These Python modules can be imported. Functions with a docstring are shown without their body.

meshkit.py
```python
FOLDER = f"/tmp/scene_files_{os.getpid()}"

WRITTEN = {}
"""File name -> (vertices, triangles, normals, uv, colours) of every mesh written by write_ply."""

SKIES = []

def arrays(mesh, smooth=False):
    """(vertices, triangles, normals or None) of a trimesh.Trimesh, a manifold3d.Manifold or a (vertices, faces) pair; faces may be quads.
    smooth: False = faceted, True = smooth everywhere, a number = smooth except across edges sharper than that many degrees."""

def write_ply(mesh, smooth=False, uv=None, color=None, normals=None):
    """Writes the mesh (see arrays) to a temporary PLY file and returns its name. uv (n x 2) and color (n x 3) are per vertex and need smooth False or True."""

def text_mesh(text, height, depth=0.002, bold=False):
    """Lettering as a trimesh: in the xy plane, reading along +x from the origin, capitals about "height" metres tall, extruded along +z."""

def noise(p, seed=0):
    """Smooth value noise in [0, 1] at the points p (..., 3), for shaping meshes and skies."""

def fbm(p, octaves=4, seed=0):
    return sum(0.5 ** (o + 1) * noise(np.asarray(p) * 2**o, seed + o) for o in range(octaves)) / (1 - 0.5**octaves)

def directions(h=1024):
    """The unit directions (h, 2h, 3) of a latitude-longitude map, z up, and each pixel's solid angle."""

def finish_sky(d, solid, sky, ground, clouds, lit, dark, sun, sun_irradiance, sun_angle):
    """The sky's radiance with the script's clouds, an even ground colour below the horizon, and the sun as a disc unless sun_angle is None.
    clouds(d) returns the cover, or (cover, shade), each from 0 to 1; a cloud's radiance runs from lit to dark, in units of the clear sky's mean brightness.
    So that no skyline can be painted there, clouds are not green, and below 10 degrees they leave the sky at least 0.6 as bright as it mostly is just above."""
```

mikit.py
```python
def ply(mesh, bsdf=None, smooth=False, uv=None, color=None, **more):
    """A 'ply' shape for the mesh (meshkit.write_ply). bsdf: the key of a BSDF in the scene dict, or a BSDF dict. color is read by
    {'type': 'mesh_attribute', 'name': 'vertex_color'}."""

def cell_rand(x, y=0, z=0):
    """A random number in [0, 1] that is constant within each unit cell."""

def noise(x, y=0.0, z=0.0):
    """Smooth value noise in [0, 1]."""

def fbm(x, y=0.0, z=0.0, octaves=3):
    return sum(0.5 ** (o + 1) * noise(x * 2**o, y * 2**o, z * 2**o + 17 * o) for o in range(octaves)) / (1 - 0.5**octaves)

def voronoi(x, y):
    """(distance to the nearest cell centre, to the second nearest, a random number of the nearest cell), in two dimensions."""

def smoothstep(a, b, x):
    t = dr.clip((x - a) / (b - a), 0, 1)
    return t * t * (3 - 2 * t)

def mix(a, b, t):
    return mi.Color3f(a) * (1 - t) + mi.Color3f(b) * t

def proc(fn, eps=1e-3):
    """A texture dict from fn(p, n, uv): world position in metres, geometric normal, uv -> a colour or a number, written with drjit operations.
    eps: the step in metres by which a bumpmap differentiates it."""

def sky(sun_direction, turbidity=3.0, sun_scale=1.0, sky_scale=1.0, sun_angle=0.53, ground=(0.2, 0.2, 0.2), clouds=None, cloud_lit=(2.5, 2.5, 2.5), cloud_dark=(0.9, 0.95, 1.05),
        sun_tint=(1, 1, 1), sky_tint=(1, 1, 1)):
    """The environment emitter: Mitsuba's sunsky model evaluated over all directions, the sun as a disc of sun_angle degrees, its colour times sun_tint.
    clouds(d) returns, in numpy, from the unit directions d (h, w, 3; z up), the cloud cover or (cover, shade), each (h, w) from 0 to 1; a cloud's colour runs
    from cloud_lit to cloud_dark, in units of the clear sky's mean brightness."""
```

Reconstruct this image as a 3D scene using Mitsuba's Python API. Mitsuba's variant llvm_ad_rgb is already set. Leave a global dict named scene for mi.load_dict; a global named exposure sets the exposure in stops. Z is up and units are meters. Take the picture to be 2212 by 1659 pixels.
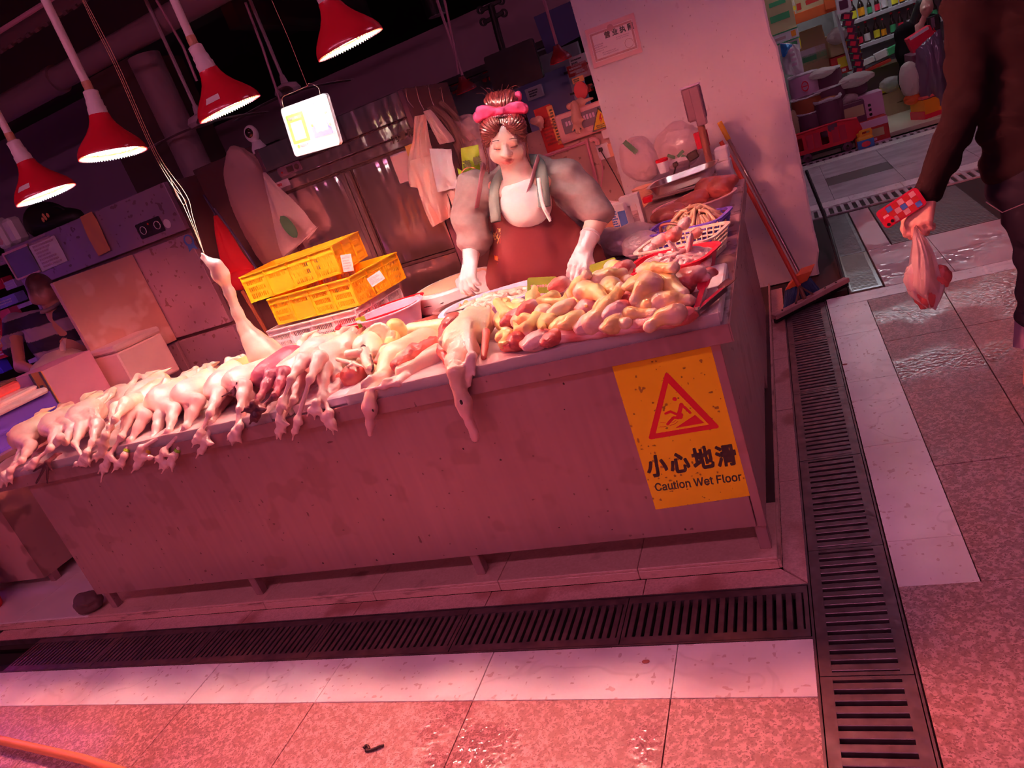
import math, random
import numpy as np, trimesh, drjit as dr, mitsuba as mi, mikit, meshkit
from scipy.spatial.transform import Rotation
from mikit import proc, noise, fbm, voronoi, cell_rand, smoothstep, mix

scene, labels = {}, {}
T = mi.ScalarTransform4f
rng = np.random.default_rng(7)
random.seed(7)

# ------------------------------------------------------------------ camera
CAM = np.array([0.0, 0.0, 1.54])
FOC = 1551.7                                   # focal length in pixels of the 2212 x 1659 frame
RM = np.array([[0.89750056, 0.29628552, -0.32666136],   # rows: camera right, down, forward in the world
               [-0.18607771, -0.41713353, -0.88959244],
               [-0.39983476, 0.85919411, -0.31924544]])
scene['camera'] = {'type': 'perspective', 'fov_axis': 'x', 'fov': math.degrees(2 * math.atan(1106 / FOC)), 'near_clip': 0.05, 'far_clip': 100.0,
                   'to_world': T().look_at(origin=CAM.tolist(), target=(CAM + RM[2]).tolist(), up=(-RM[1]).tolist())}
exposure = 0.55

def _ray(px, py): return RM.T @ np.array([(px - 1106) / FOC, (py - 829.5) / FOC, 1.0])
def PZ(px, py, z): r = _ray(px, py); return CAM + r * (z - CAM[2]) / r[2]      # where the photo's point lies on the level z
def PY(px, py, y): r = _ray(px, py); return CAM + r * (y - CAM[1]) / r[1]      # ... on the plane y
def PX(px, py, x): r = _ray(px, py); return CAM + r * (x - CAM[0]) / r[0]

# ------------------------------------------------------------------ materials
def bs(name, d):
    scene[name] = d if d['type'] in ('dielectric', 'thindielectric', 'roughdielectric', 'principledthin') else {'type': 'twosided', 'bsdf': d}
    return name
def C(c): return {'type': 'rgb', 'value': [float(x) for x in c]}
def pr(base, rough=.5, metallic=0., spec=.5, **k):
    return {'type': 'principled', 'base_color': base if isinstance(base, dict) else C(base), 'roughness': rough, 'metallic': metallic, 'specular': spec, **k}
def M(name, base, rough=.5, metallic=0., spec=.5, **k): return bs('m_' + name, pr(base, rough, metallic, spec, **k))
VC = {'type': 'mesh_attribute', 'name': 'vertex_color'}
def bump(inner, fn, scale, eps=1e-3): return {'type': 'bumpmap', 'arbitrary': proc(fn, eps), 'scale': scale, 'bsdf': inner}

# ------------------------------------------------------------------ scene entries
_count = {}
def numbered(key):
    n = _count.get(key, 0); _count[key] = n + 1
    return key if n == 0 else f'{key}_{n:03d}'
def tag(key, label=None, cat=None, group=None, kind=None):
    d = labels.setdefault(key, {})
    for k, v in (('label', label), ('category', cat), ('group', group), ('kind', kind)):
        if v: d[k] = v
def thing(name, label, cat, group=None, kind=None):
    key = numbered(name); tag(key, label, cat, group, kind); return key
def E(name, mesh, mat, parent=None, smooth=False, label=None, cat=None, group=None, kind=None, color=None, uv=None, xf=None, **more):
    key = numbered((parent + '__' if parent else '') + name)
    d = mikit.ply(mesh, mat, smooth=smooth, color=color, uv=uv, **more) if not (isinstance(mesh, dict)) else dict(mesh)
    if xf is not None: d['to_world'] = T(np.asarray(xf, float))
    scene[key] = d
    if label or cat or group or kind: tag(key, label, cat, group, kind)
    return key
def P_(mesh, mat, smooth=False, color=None): return mikit.ply(mesh, mat, smooth=smooth, color=color)

# ------------------------------------------------------------------ mesh helpers
TM = trimesh.Trimesh
def cat(ms): 
    ms = [m for m in ms if m is not None]
    vs = []; fs = []; n = 0
    for m in ms:
        v, f = (m.vertices, m.faces) if hasattr(m, 'vertices') else m
        vs.append(np.asarray(v)); fs.append(np.asarray(f) + n); n += len(v)
    return TM(np.vstack(vs), np.vstack(fs), process=False)
def mv(m, t=(0, 0, 0), R=None, s=None):
    v = np.array(m.vertices, float)
    if s is not None: v = v * np.asarray(s)
    if R is not None: v = v @ np.asarray(R).T
    return TM(v + np.asarray(t), m.faces, process=False)
def RX(d): return Rotation.from_euler('x', d, degrees=True).as_matrix()
def RY(d): return Rotation.from_euler('y', d, degrees=True).as_matrix()
def RZ(d): return Rotation.from_euler('z', d, degrees=True).as_matrix()
def xf(t=(0, 0, 0), R=None, s=1.0):
    m = np.eye(4); m[:3, :3] = (np.eye(3) if R is None else np.asarray(R)) * s; m[:3, 3] = t; return m
_BF = np.array([[0, 1, 3], [0, 3, 2], [4, 6, 7], [4, 7, 5], [0, 4, 5], [0, 5, 1], [2, 3, 7], [2, 7, 6], [0, 2, 6], [0, 6, 4], [1, 5, 7], [1, 7, 3]])
def box(a, b):
    a, b = np.minimum(a, b), np.maximum(a, b)
    v = np.array([[x, y, z] for x in (a[0], b[0]) for y in (a[1], b[1]) for z in (a[2], b[2])], float)
    return TM(v, _BF, process=False)
def hexa(p8):  # bottom 4 then top 4 corners, both counter-clockwise seen from above
    f = [[0, 2, 1], [0, 3, 2], [4, 5, 6], [4, 6, 7]] + [t for i in range(4) for t in ([i, (i + 1) % 4, (i + 1) % 4 + 4], [i, (i + 1) % 4 + 4, i + 4])]
    return TM(np.asarray(p8, float), f, process=False)
_CBF = {}
def cbox(a, b, r):
    """A box with chamfered edges."""
    a, b = np.minimum(a, b).astype(float), np.maximum(a, b).astype(float)
    r = min(r, *(0.45 * (b - a)))
    u = []
    for s in np.ndindex(2, 2, 2):
        for k in range(3):
            u.append([(b[i] if s[i] else a[i]) + (0 if i == k else (-r if s[i] else r)) for i in range(3)])
    u = np.array(u)
    if 'f' not in _CBF:
        q = []
        for s in np.ndindex(2, 2, 2):
            for k in range(3): q.append([(1 if s[i] else -1) * (1. if i == k else .8) for i in range(3)])
        h = trimesh.Trimesh(np.array(q), process=False).convex_hull
        q = np.array(q); idx = np.array([np.argmin(np.linalg.norm(q - v, axis=1)) for v in h.vertices])
        _CBF['f'] = idx[h.faces]
    return TM(u, _CBF['f'], process=False)
def cboxd(size, r=.004, t=(0, 0, 0), R=None):
    s = np.asarray(size, float) / 2; return mv(cbox(-s, s, r), t, R)
def frame_of(d, up=(0, 0, 1)):
    d = np.asarray(d, float); d = d / np.linalg.norm(d); up = np.asarray(up, float)
    if abs(d @ up) > .99: up = np.array([1., 0, 0]) if abs(d[0]) < .9 else np.array([0, 1., 0])
    x = np.cross(up, d); x /= np.linalg.norm(x); return x, np.cross(d, x), d
def spline(p, n=6):
    p = np.asarray(p, float)
    if len(p) < 3: return p
    q = np.vstack([2 * p[0] - p[1], p, 2 * p[-1] - p[-2]]); out = []
    for i in range(1, len(q) - 2):
        t = np.linspace(0, 1, n, endpoint=False)[:, None]
        a, b, c, d = q[i - 1], q[i], q[i + 1], q[i + 2]
        out.append(.5 * (2 * b + (c - a) * t + (2 * a - 5 * b + 4 * c - d) * t ** 2 + (3 * b - a - 3 * c + d) * t ** 3))
    return np.vstack(out + [p[-1:]])
def tube(p, r, n=8, cap=True, sm=0, flat=None):
    """A swept tube; sm: spline points per span; p may carry radii in a 4th column."""
    p = np.asarray(p, float)
    if p.shape[1] == 3: p = np.c_[p, np.broadcast_to(np.asarray(r, float), len(p))]
    if sm: p = spline(p, sm)
    c, rad = p[:, :3], np.maximum(p[:, 3], 1e-5)
    d = np.gradient(c, axis=0); d /= np.linalg.norm(d, axis=1, keepdims=True) + 1e-12
    x, y, _ = frame_of(d[0]); ring = []; a = np.arange(n) * 2 * np.pi / n
    for i in range(len(c)):
        x = x - d[i] * (x @ d[i]); x /= np.linalg.norm(x) + 1e-12; y = np.cross(d[i], x)
        k = 1 if flat is None else flat
        ring.append(c[i] + rad[i] * (np.cos(a)[:, None] * x + k * np.sin(a)[:, None] * y))
    v = np.vstack(ring + [c[:1], c[-1:]]); m = len(c); f = []
    i = np.arange(n); j = (i + 1) % n
    for k in range(m - 1):
        f.append(np.c_[k * n + i, k * n + j, (k + 1) * n + j]); f.append(np.c_[k * n + i, (k + 1) * n + j, (k + 1) * n + i])
    if cap: f.append(np.c_[j, i, np.full(n, m * n)]); f.append(np.c_[(m - 1) * n + i, (m - 1) * n + j, np.full(n, m * n + 1)])
    return TM(v, np.vstack(f), process=False)
def lathe(prof, n=32, closed=False):
    """prof: (r, z) points, outside going up; axis z."""
    prof = np.asarray(prof, float); a = np.arange(n) * 2 * np.pi / n
    v = np.vstack([np.c_[r * np.cos(a), r * np.sin(a), np.full(n, z)] for r, z in prof]); f = []
    i = np.arange(n); j = (i + 1) % n; m = len(prof)
    for k in range(m if closed else m - 1):
        k2 = (k + 1) % m
        f.append(np.c_[k * n + i, k * n + j, k2 * n + j]); f.append(np.c_[k * n + i, k2 * n + j, k2 * n + i])
    return TM(v, np.vstack(f), process=False)
def lathe_super(prof, ax, ay, e, n=48, closed=False):
    """As lathe, but round-cornered rectangular: superellipse of half-axes (ax, ay) * r."""
    m = lathe(prof, n, closed); v = np.array(m.vertices)
    th = np.arctan2(v[:, 1], v[:, 0]); r = np.hypot(v[:, 0], v[:, 1])
    k = (np.abs(np.cos(th)) ** e + np.abs(np.sin(th)) ** e) ** (-1 / e)
    return TM(np.c_[r * k * np.cos(th) * ax, r * k * np.sin(th) * ay, v[:, 2]], m.faces, process=False)
def extrude(poly, h):  # shapely polygon (or coordinate list) along +z
    from shapely.geometry import Polygon
    from shapely.geometry.polygon import orient
    if not hasattr(poly, 'geom_type'): poly = Polygon(poly)
    gs = getattr(poly, 'geoms', [poly])
    return cat([trimesh.creation.extrude_polygon(g, h, engine='earcut') for g in gs if g.area > 1e-9])
def grid(nu, nv, fn, thick=0.0):
    """A sheet over (u, v) in [0, 1]^2; fn takes arrays and returns points."""
    u, v = np.meshgrid(np.linspace(0, 1, nu), np.linspace(0, 1, nv), indexing='ij')
    p = fn(u.ravel(), v.ravel()); i = np.arange(nu * nv).reshape(nu, nv)
    a, b, c, d = i[:-1, :-1].ravel(), i[1:, :-1].ravel(), i[1:, 1:].ravel(), i[:-1, 1:].ravel()
    f = np.vstack([np.c_[a, b, c], np.c_[a, c, d]])
    if not thick: return TM(p, f, process=False)
    m = TM(p, f, process=False); nrm = m.vertex_normals; q = p - nrm * thick; N = nu * nv
    rim = np.r_[i[:, 0], i[-1, 1:], i[-2::-1, -1], i[0, -2:0:-1]]; r2 = np.roll(rim, -1)
    return TM(np.vstack([p, q]), np.vstack([f, f[:, ::-1] + N, np.c_[rim, rim + N, r2 + N], np.c_[rim, r2 + N, r2]]), process=False)
def onto(m, o, ex, ey, ez=None):
    """Takes a flat mesh (xy plane, z out) to the plane at o with axes ex, ey."""
    ex, ey = np.asarray(ex, float), np.asarray(ey, float); ez = np.cross(ex, ey) if ez is None else np.asarray(ez, float)
    v = np.asarray(m.vertices); return TM(o + v[:, :1] * ex + v[:, 1:2] * ey + v[:, 2:] * ez, m.faces, process=False)
FRONT = (np.array([1., 0, 0]), np.array([0, 0, 1.]), np.array([0, -1., 0]))   # a picture on a wall that faces the camera

# ------------------------------------------------------------------ soft bodies: smooth union of round cones and ellipsoids, meshed by surface nets
def cone(a, b, ra, rb=None, c=None): return ('c', np.asarray(a, float), np.asarray(b, float), float(ra), float(ra if rb is None else rb), c)
def ell(o, r, R=None, c=None): return ('e', np.asarray(o, float), np.asarray(r, float), np.eye(3) if R is None else np.asarray(R), None, c)
def chain(ps, c=None): return [cone(p[:3], q[:3], p[3], q[3], c) for p, q in zip(ps[:-1], ps[1:])]
def _dist(pr_, X):
    if pr_[0] == 'c':
        _, a, b, ra, rb, _c = pr_; ba = b - a; L = max(ba @ ba, 1e-12)
        t = np.clip(((X - a) @ ba) / L, 0, 1)
        return np.linalg.norm(X - a - t[..., None] * ba, axis=-1) - (ra + (rb - ra) * t)
    _, o, r, R, _, _c = pr_; q = (X - o) @ R
    k0 = np.linalg.norm(q / r, axis=-1); k1 = np.linalg.norm(q / r ** 2, axis=-1)
    return np.where(k1 > 1e-9, k0 * (k0 - 1) / np.maximum(k1, 1e-9), -r.min())
def blob(prims, res, k=.02, disp=None, base=(.8, .6, .5), cut=None, ks=None):
    """(mesh, vertex colours). disp(p): outward displacement in metres; cut: prims to subtract."""
    lo, hi, boxes = np.full(3, 1e9), np.full(3, -1e9), []
    for p in prims:
        if p[0] == 'c': a = np.minimum(p[1] - p[3], p[2] - p[4]); b = np.maximum(p[1] + p[3], p[2] + p[4])
        else: e = np.sqrt((p[3] ** 2 @ p[2] ** 2)); a, b = p[1] - e, p[1] + e
        boxes.append((a, b)); lo = np.minimum(lo, a); hi = np.maximum(hi, b)
    lo = lo - 3 * res; n = np.ceil((hi + 3 * res - lo) / res).astype(int) + 1
    F = np.full(n, 10 * max(k, res)); ax = [lo[i] + res * np.arange(n[i]) for i in range(3)]
    for i, (p, (a, b)) in enumerate(zip(prims, boxes)):
        kk = k if ks is None else ks[i]
        s = [slice(max(0, int((a[j] - kk - 2 * res - lo[j]) / res)), min(n[j], int((b[j] + kk + 2 * res - lo[j]) / res) + 2)) for j in range(3)]
        X = np.stack(np.meshgrid(ax[0][s[0]], ax[1][s[1]], ax[2][s[2]], indexing='ij'), -1)
        d = _dist(p, X); G = F[tuple(s)]
        h = np.maximum(kk - np.abs(G - d), 0) / kk
        F[tuple(s)] = np.minimum(G, d) - h * h * kk * .25
    for p in cut or ():
        X = np.stack(np.meshgrid(*ax, indexing='ij'), -1); d = -_dist(p, X)
        h = np.maximum(k * .5 - np.abs(F - d), 0) / (k * .5); F = np.maximum(F, d) + h * h * k * .125
    v, f = surface_nets(F); v = lo + v * res
    if disp is not None:
        m = TM(v, f, process=False); v = v + m.vertex_normals * disp(v)[:, None]
    col = None
    if any(p[5] is not None for p in prims):
        W = np.zeros(len(v)); col = np.zeros((len(v), 3))
        for p in prims:
            w = np.exp(-np.maximum(_dist(p, v), 0) / (.35 * k)) + 1e-9
            col += w[:, None] * np.asarray(base if p[5] is None else p[5]); W += w
        col /= W[:, None]
    return TM(v, f, process=False), col
_NB = np.array(list(np.ndindex(2, 2, 2)))
def surface_nets(F):
    S = F < 0; n = np.array(F.shape)
    c = sum(S[o[0]:n[0] - 1 + o[0], o[1]:n[1] - 1 + o[1], o[2]:n[2] - 1 + o[2]].astype(np.int8) for o in _NB)
    cell = np.argwhere((c > 0) & (c < 8)); idx = np.full(n - 1, -1, np.int64); idx[tuple(cell.T)] = np.arange(len(cell))
    acc = np.zeros((len(cell), 3)); cnt = np.zeros(len(cell))
    for i, o in enumerate(_NB):
        for ax in range(3):
            if o[ax]: continue
            o2 = o.copy(); o2[ax] = 1
            a, b = F[tuple((cell + o).T)], F[tuple((cell + o2).T)]; w = (a < 0) != (b < 0)
            t = a / np.where(a == b, 1, a - b); p = np.broadcast_to(o, (len(cell), 3)).astype(float).copy(); p[:, ax] += t
            acc[w] += p[w]; cnt[w] += 1
    v = cell + acc / np.maximum(cnt, 1)[:, None]; f = []
    for ax in range(3):
        u, w = (ax + 1) % 3, (ax + 2) % 3
        sl0 = [slice(1, m - 1) for m in n]; sl0[ax] = slice(0, n[ax] - 1); sl1 = list(sl0); sl1[ax] = slice(1, n[ax])
        A, B = S[tuple(sl0)], S[tuple(sl1)]; e = np.argwhere(A != B)
        if not len(e): continue
        off = np.array([1, 1, 1]); off[ax] = 0; e = e + off; ins = S[tuple(e.T)]
        def at(du, dw): q = e.copy(); q[:, u] += du; q[:, w] += dw; return idx[tuple(q.T)]
        q = np.c_[at(-1, -1), at(0, -1), at(0, 0), at(-1, 0)]
        q[~ins] = q[~ins][:, ::-1]; f.append(q)
    f = np.vstack(f); return v, np.vstack([f[:, [0, 1, 2]], f[:, [0, 2, 3]]])
def ico(r=1., s=2): return trimesh.creation.icosphere(subdivisions=s, radius=r)
def nz(p, f=1., seed=0, o=3): return meshkit.fbm(np.asarray(p) * f, o, seed) - .5
# ------------------------------------------------------------------ light: the stall's five heat lamps hang further down, with their builder
def emit(c): return {'type': 'area', 'radiance': C(c)}
HALL = {'type': 'constant', 'radiance': C((.020, .0075, .0125))}      # what the rest of the market hall sends in
scene['hall_glow'] = HALL
def hall_tube(x, y, z, l, c, ang=0, w=.09):
    """A ceiling batten of the market hall, outside the frame: housing and glowing tube."""
    k = thing('hall_batten', 'ceiling batten light of the market hall', 'ceiling light', 'hall battens')
    R = RZ(ang)
    E('housing', mv(box((-l / 2, -w, .05), (l / 2, w, .10)), (x, y, z), R), M_WHITE, k)
    E('tube', mv(box((-l / 2, -w * .8, 0), (l / 2, w * .8, .048)), (x, y, z), R), M_WHITE, k, emitter=emit(c))
M_WHITE = M('white_enamel', (.75, .74, .72), .4)
for x in (-4.2, -2.6, -1.0, .6): hall_tube(x, -.9, 3.5, 1.2, (17, 5.0, 9.6))
for x in (-3.2, -1.0, 1.2): hall_tube(x, -3.6, 3.3, 1.2, (17, 5.2, 10))
hall_tube(1.35, 3.6, 3.6, 1.2, (13, 4.6, 8.4), 90)
hall_tube(1.0, 7.2, 3.6, 1.2, (11, 4.4, 8), 90)
def far_lamp(x, y, z, c):
    """A heat lamp of the stall across the aisle, behind the camera."""
    k = thing('heat_lamp_across', 'red heat lamp of the stall across the aisle', 'lamp', 'heat lamps across the aisle')
    E('shade', mv(lathe([(.12, 0), (.125, 0), (.10, .06), (.05, .12), (.02, .2), (.015, .2)], 20), (x, y, z)), M('red_shade_far', (.5, .02, .03), .3), k, smooth=40)
    E('bulb', mv(lathe([(.0, -.005), (.06, 0), (.085, .03), (.04, .06), (0, .07)][::1], 16), (x, y, z)), M_WHITE, k, emitter=emit(c))
for i in range(6): far_lamp(-5.0 + i * 1.15, -2.3, 1.85, (95, 14, 25))
for i in range(3): far_lamp(-8.6, 2.2 + i * .8, 2.2, (130, 24, 230))           # the stall to the left glows violet
# ------------------------------------------------------------------ setting
def f_gran(p, n, uv):
    g = fbm(p.x * 95, p.y * 95, 0, 3); h = fbm(p.x * 230, p.y * 260, 3, 2); w = fbm(p.x * 2.1, p.y * 2.3, 7, 2)
    c = mix((.30, .19, .18), (.50, .35, .34), smoothstep(.35, .68, g)); c = mix(c, (.22, .13, .125), smoothstep(.57, .72, h))
    return c * (.86 + .28 * w)
def f_gran_r(p, n, uv):
    w = fbm(p.x * 3.3 + 5, p.y * 3.0, 2, 3); return mix((.42,) * 3, (.10,) * 3, smoothstep(.52, .66, w))
bs('m_granite', bump({'type': 'principled', 'base_color': proc(f_gran), 'roughness': proc(f_gran_r), 'specular': .5}, lambda p, n, uv: fbm(p.x * 75, p.y * 75, 1, 2), .0016))
def f_marb(p, n, uv):
    w = fbm(p.x * 3.1, p.y * 2.7, 1, 4); v = dr.abs(fbm(p.x * 2.3 + 2 * w, p.y * 3.1 - w, 5, 4) - .5)
    c = mix((.80, .77, .75), (.93, .91, .89), smoothstep(.3, .62, w)); c = mix((.50, .46, .45), c, .78 + .22 * smoothstep(.0, .03, v))
    s = fbm(p.x * 60, p.y * 60, 9, 2); return mix(c, (.45, .3, .27), .5 * smoothstep(.76, .82, s))
bs('m_marble', pr(proc(f_marb), .28))
def f_kerb(p, n, uv):
    w = fbm(p.x * 9, p.y * 9, p.z * 30, 4); s = fbm(p.x * 150, p.y * 150, p.z * 150, 2)
    c = mix((.52, .30, .25), (.62, .40, .35), s); return mix(c, (.14, .06, .045), .6 * smoothstep(.62, .80, w))
bs('m_kerb', pr(proc(f_kerb), .45))
def f_strip(p, n, uv):
    s = fbm(p.x * 170, p.y * 170, 2, 2); w = fbm(p.x * 6, p.y * 6, 4, 3)
    return mix(mix((.47, .27, .25), (.64, .40, .37), s), (.30, .10, .08), .7 * smoothstep(.5, .72, w))
bs('m_strip', pr(proc(f_strip), .4))
def f_paint(p, n, uv):     # the pillar's old white wash: scuffs and small chips
    q = p.x + p.y
    w = fbm(q * 3, p.z * 3, 1, 3); s = fbm(q * 24, p.z * 22, 3, 3); e = fbm(q * 70, p.z * 60, 8, 2)
    c = mix((.80, .75, .74), (.87, .82, .81), w); c = mix(c, (.62, .52, .51), .4 * smoothstep(.78, .86, s))
    return mix(c, (.35, .25, .24), .6 * smoothstep(.88, .90, e))
bs('m_pillar', pr(proc(f_paint), .6))
def f_conc(p, n, uv):
    q = p.x + p.y; w = fbm(q * 4, p.z * 4, 2, 4); s = fbm(q * 28, p.z * 28, 5, 3); d = fbm(q * 9, p.z * 7, 6, 3)
    c = mix((.42, .30, .27), (.58, .43, .39), w); c = mix(c, (.20, .12, .10), .7 * smoothstep(.74, .82, s)); return mix(c, (.8, .68, .62), .6 * smoothstep(.76, .79, d))
bs('m_concrete', pr(proc(f_conc), .75))
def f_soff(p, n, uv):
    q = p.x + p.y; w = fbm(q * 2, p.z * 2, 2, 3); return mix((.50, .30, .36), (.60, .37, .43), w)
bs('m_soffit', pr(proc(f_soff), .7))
M('grout', (.035, .02, .02), .8); M('trench', (.03, .02, .022), .6)
M('dark_ceiling', (.07, .04, .045), .8); M('duct', (.34, .22, .25), .6); M('wall_mauve', (.42, .28, .40), .7); M('black', (.012, .010, .011), .5); M('black_gloss', (.01, .009, .01), .18)
M('dark_brown', (.08, .045, .045), .7)
G = .0018
GX, GY0, GY1 = -.176, 1.672, 1.898      # right drain's inner edge; front drain's edges
k = E('floor', cat([box((-9, -6, -.06), (-.178, GY0, -.012)), box((-9, GY1, -.06), (-.178, 4.6, -.012)), box((.057, -6, -.06), (6, 4.50, -.012)), box((-9, 4.6, -.06), (.19, 16, -.012)),
      box((.376, 4.5, -.06), (6, 16, -.012)), box((.19, 6.5, -.06), (.376, 16, -.012)), box((-9, -6, -.2), (6, 16, -.14))]), 'm_grout', kind='structure')
def slab(name, x0, x1, y0, y1, mat, z=0., th=.011, hold='floor', q=None):
    q = [(x0 + G, y0 + G), (x1 - G, y0 + G), (x1 - G, y1 - G), (x0 + G, y1 - G)] if q is None else q
    t = z + rng.uniform(-.0006, .0006)
    return E(name, hexa([(*a, t - th) for a in q] + [(*a, t) for a in q]), mat, hold)
fx = [-.176, -.558, -1.178, -1.80, -2.42, -3.04, -3.66, -4.28, -4.9]
for a, b in zip(fx[1:], fx[:-1]):
    slab('marble_tile', a, b, 1.463, GY0 - .004, 'm_marble')
    for yy in (1.463, .85, .24): slab('granite_tile', a, b, yy - .613, yy, 'm_granite')
ry = [1.458, 2.074, 2.673, 3.267, 3.844, 4.31]
for a, b in zip(ry[:-1], ry[1:]): slab('marble_tile', .061, .268, a, b, 'm_marble')
gy = [-.02, .60, 1.25, 1.86, 2.476, 3.070, 3.66, 4.306]
def jx(y): return .58 + .028 * (y - 2.4)          # the long joint runs a little askew
for i, (a, b) in enumerate(zip(gy[:-1], gy[1:])):
    l = .268 if a > 1.45 else .061
    for u, w in (((lambda y: l), jx), (jx, (lambda y: jx(y) + .60)), ((lambda y: jx(y) + .6), (lambda y: jx(y) + 1.2))):
        slab('granite_tile', 0, 0, 0, 0, 'm_granite', q=[(u(a) + G, a + G), (w(a) - G * 1.6, a + G), (w(b) - G * 1.6, b - G), (u(b) + G, b - G)])
slab('granite_tile', .061, .268, 1.25, 1.458, 'm_granite')
# the crossing behind: thresholds, wet tiles, ribbed mats
def f_wet(p, n, uv):
    w = fbm(p.x * 4, p.y * 4, 2, 3); return mix((.60, .50, .50), (.72, .62, .62), w)
def f_wet_r(p, n, uv): return mix((.03,) * 3, (.4,) * 3, smoothstep(.42, .56, fbm(p.x * 6, p.y * 4.4, 3, 3)))
bs('m_wet', bump({'type': 'principled', 'base_color': proc(f_wet), 'roughness': proc(f_wet_r), 'specular': .8}, lambda p, n, uv: fbm(p.x * 25, p.y * 25, 1, 2), .003))
for a, b in ((.061, .62), (.62, 1.24), (1.24, 1.9)): slab('marble_tile', a, b, 4.31, 4.468, 'm_marble')
for x0, x1 in ((.385, .74), (.74, 1.34), (1.34, 1.94)):
    for y0, y1 in ((4.472, 4.88), (4.88, 5.29)): slab('wet_tile', x0, x1, y0, y1, 'm_wet')
slab('marble_tile', .385, .53, 5.29, 6.5, 'm_wet')
for y0, y1 in ((6.9, 7.12),): 
    for i in range(6): slab('marble_tile', -.4 + i * .42, .02 + i * .42, y0, y1, 'm_marble')
for i in range(5):
    for j in range(4):
        slab('aisle_tile', -.4 + i * .6, .2 + i * .6, 7.12 + j * .5, 7.62 + j * .5, 'm_dark_tile' if (i, j) == (1, 1) else 'm_strip') if False else None
M('dark_tile', (.12, .09, .10), .35)
bs('m_aisle', pr(proc(lambda p, n, uv: mix((.36, .28, .33), (.62, .55, .60), fbm(p.x * 5, p.y * 9, 3, 4))), .35))
for i in range(5):
    for j, y in enumerate((7.12, 7.8, 8.22, 8.9)):
        y1 = (7.8, 8.22, 8.9, 9.1)[j]
        slab('aisle_tile', -.25 + i * .58, .33 + i * .58, y, y1, 'm_dark_tile' if (i, j) == (1, 1) else 'm_aisle')
for i in range(5): slab('marble_tile', -.2 + i * .6, .4 + i * .6, 9.1, 9.32, 'm_marble')
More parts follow.
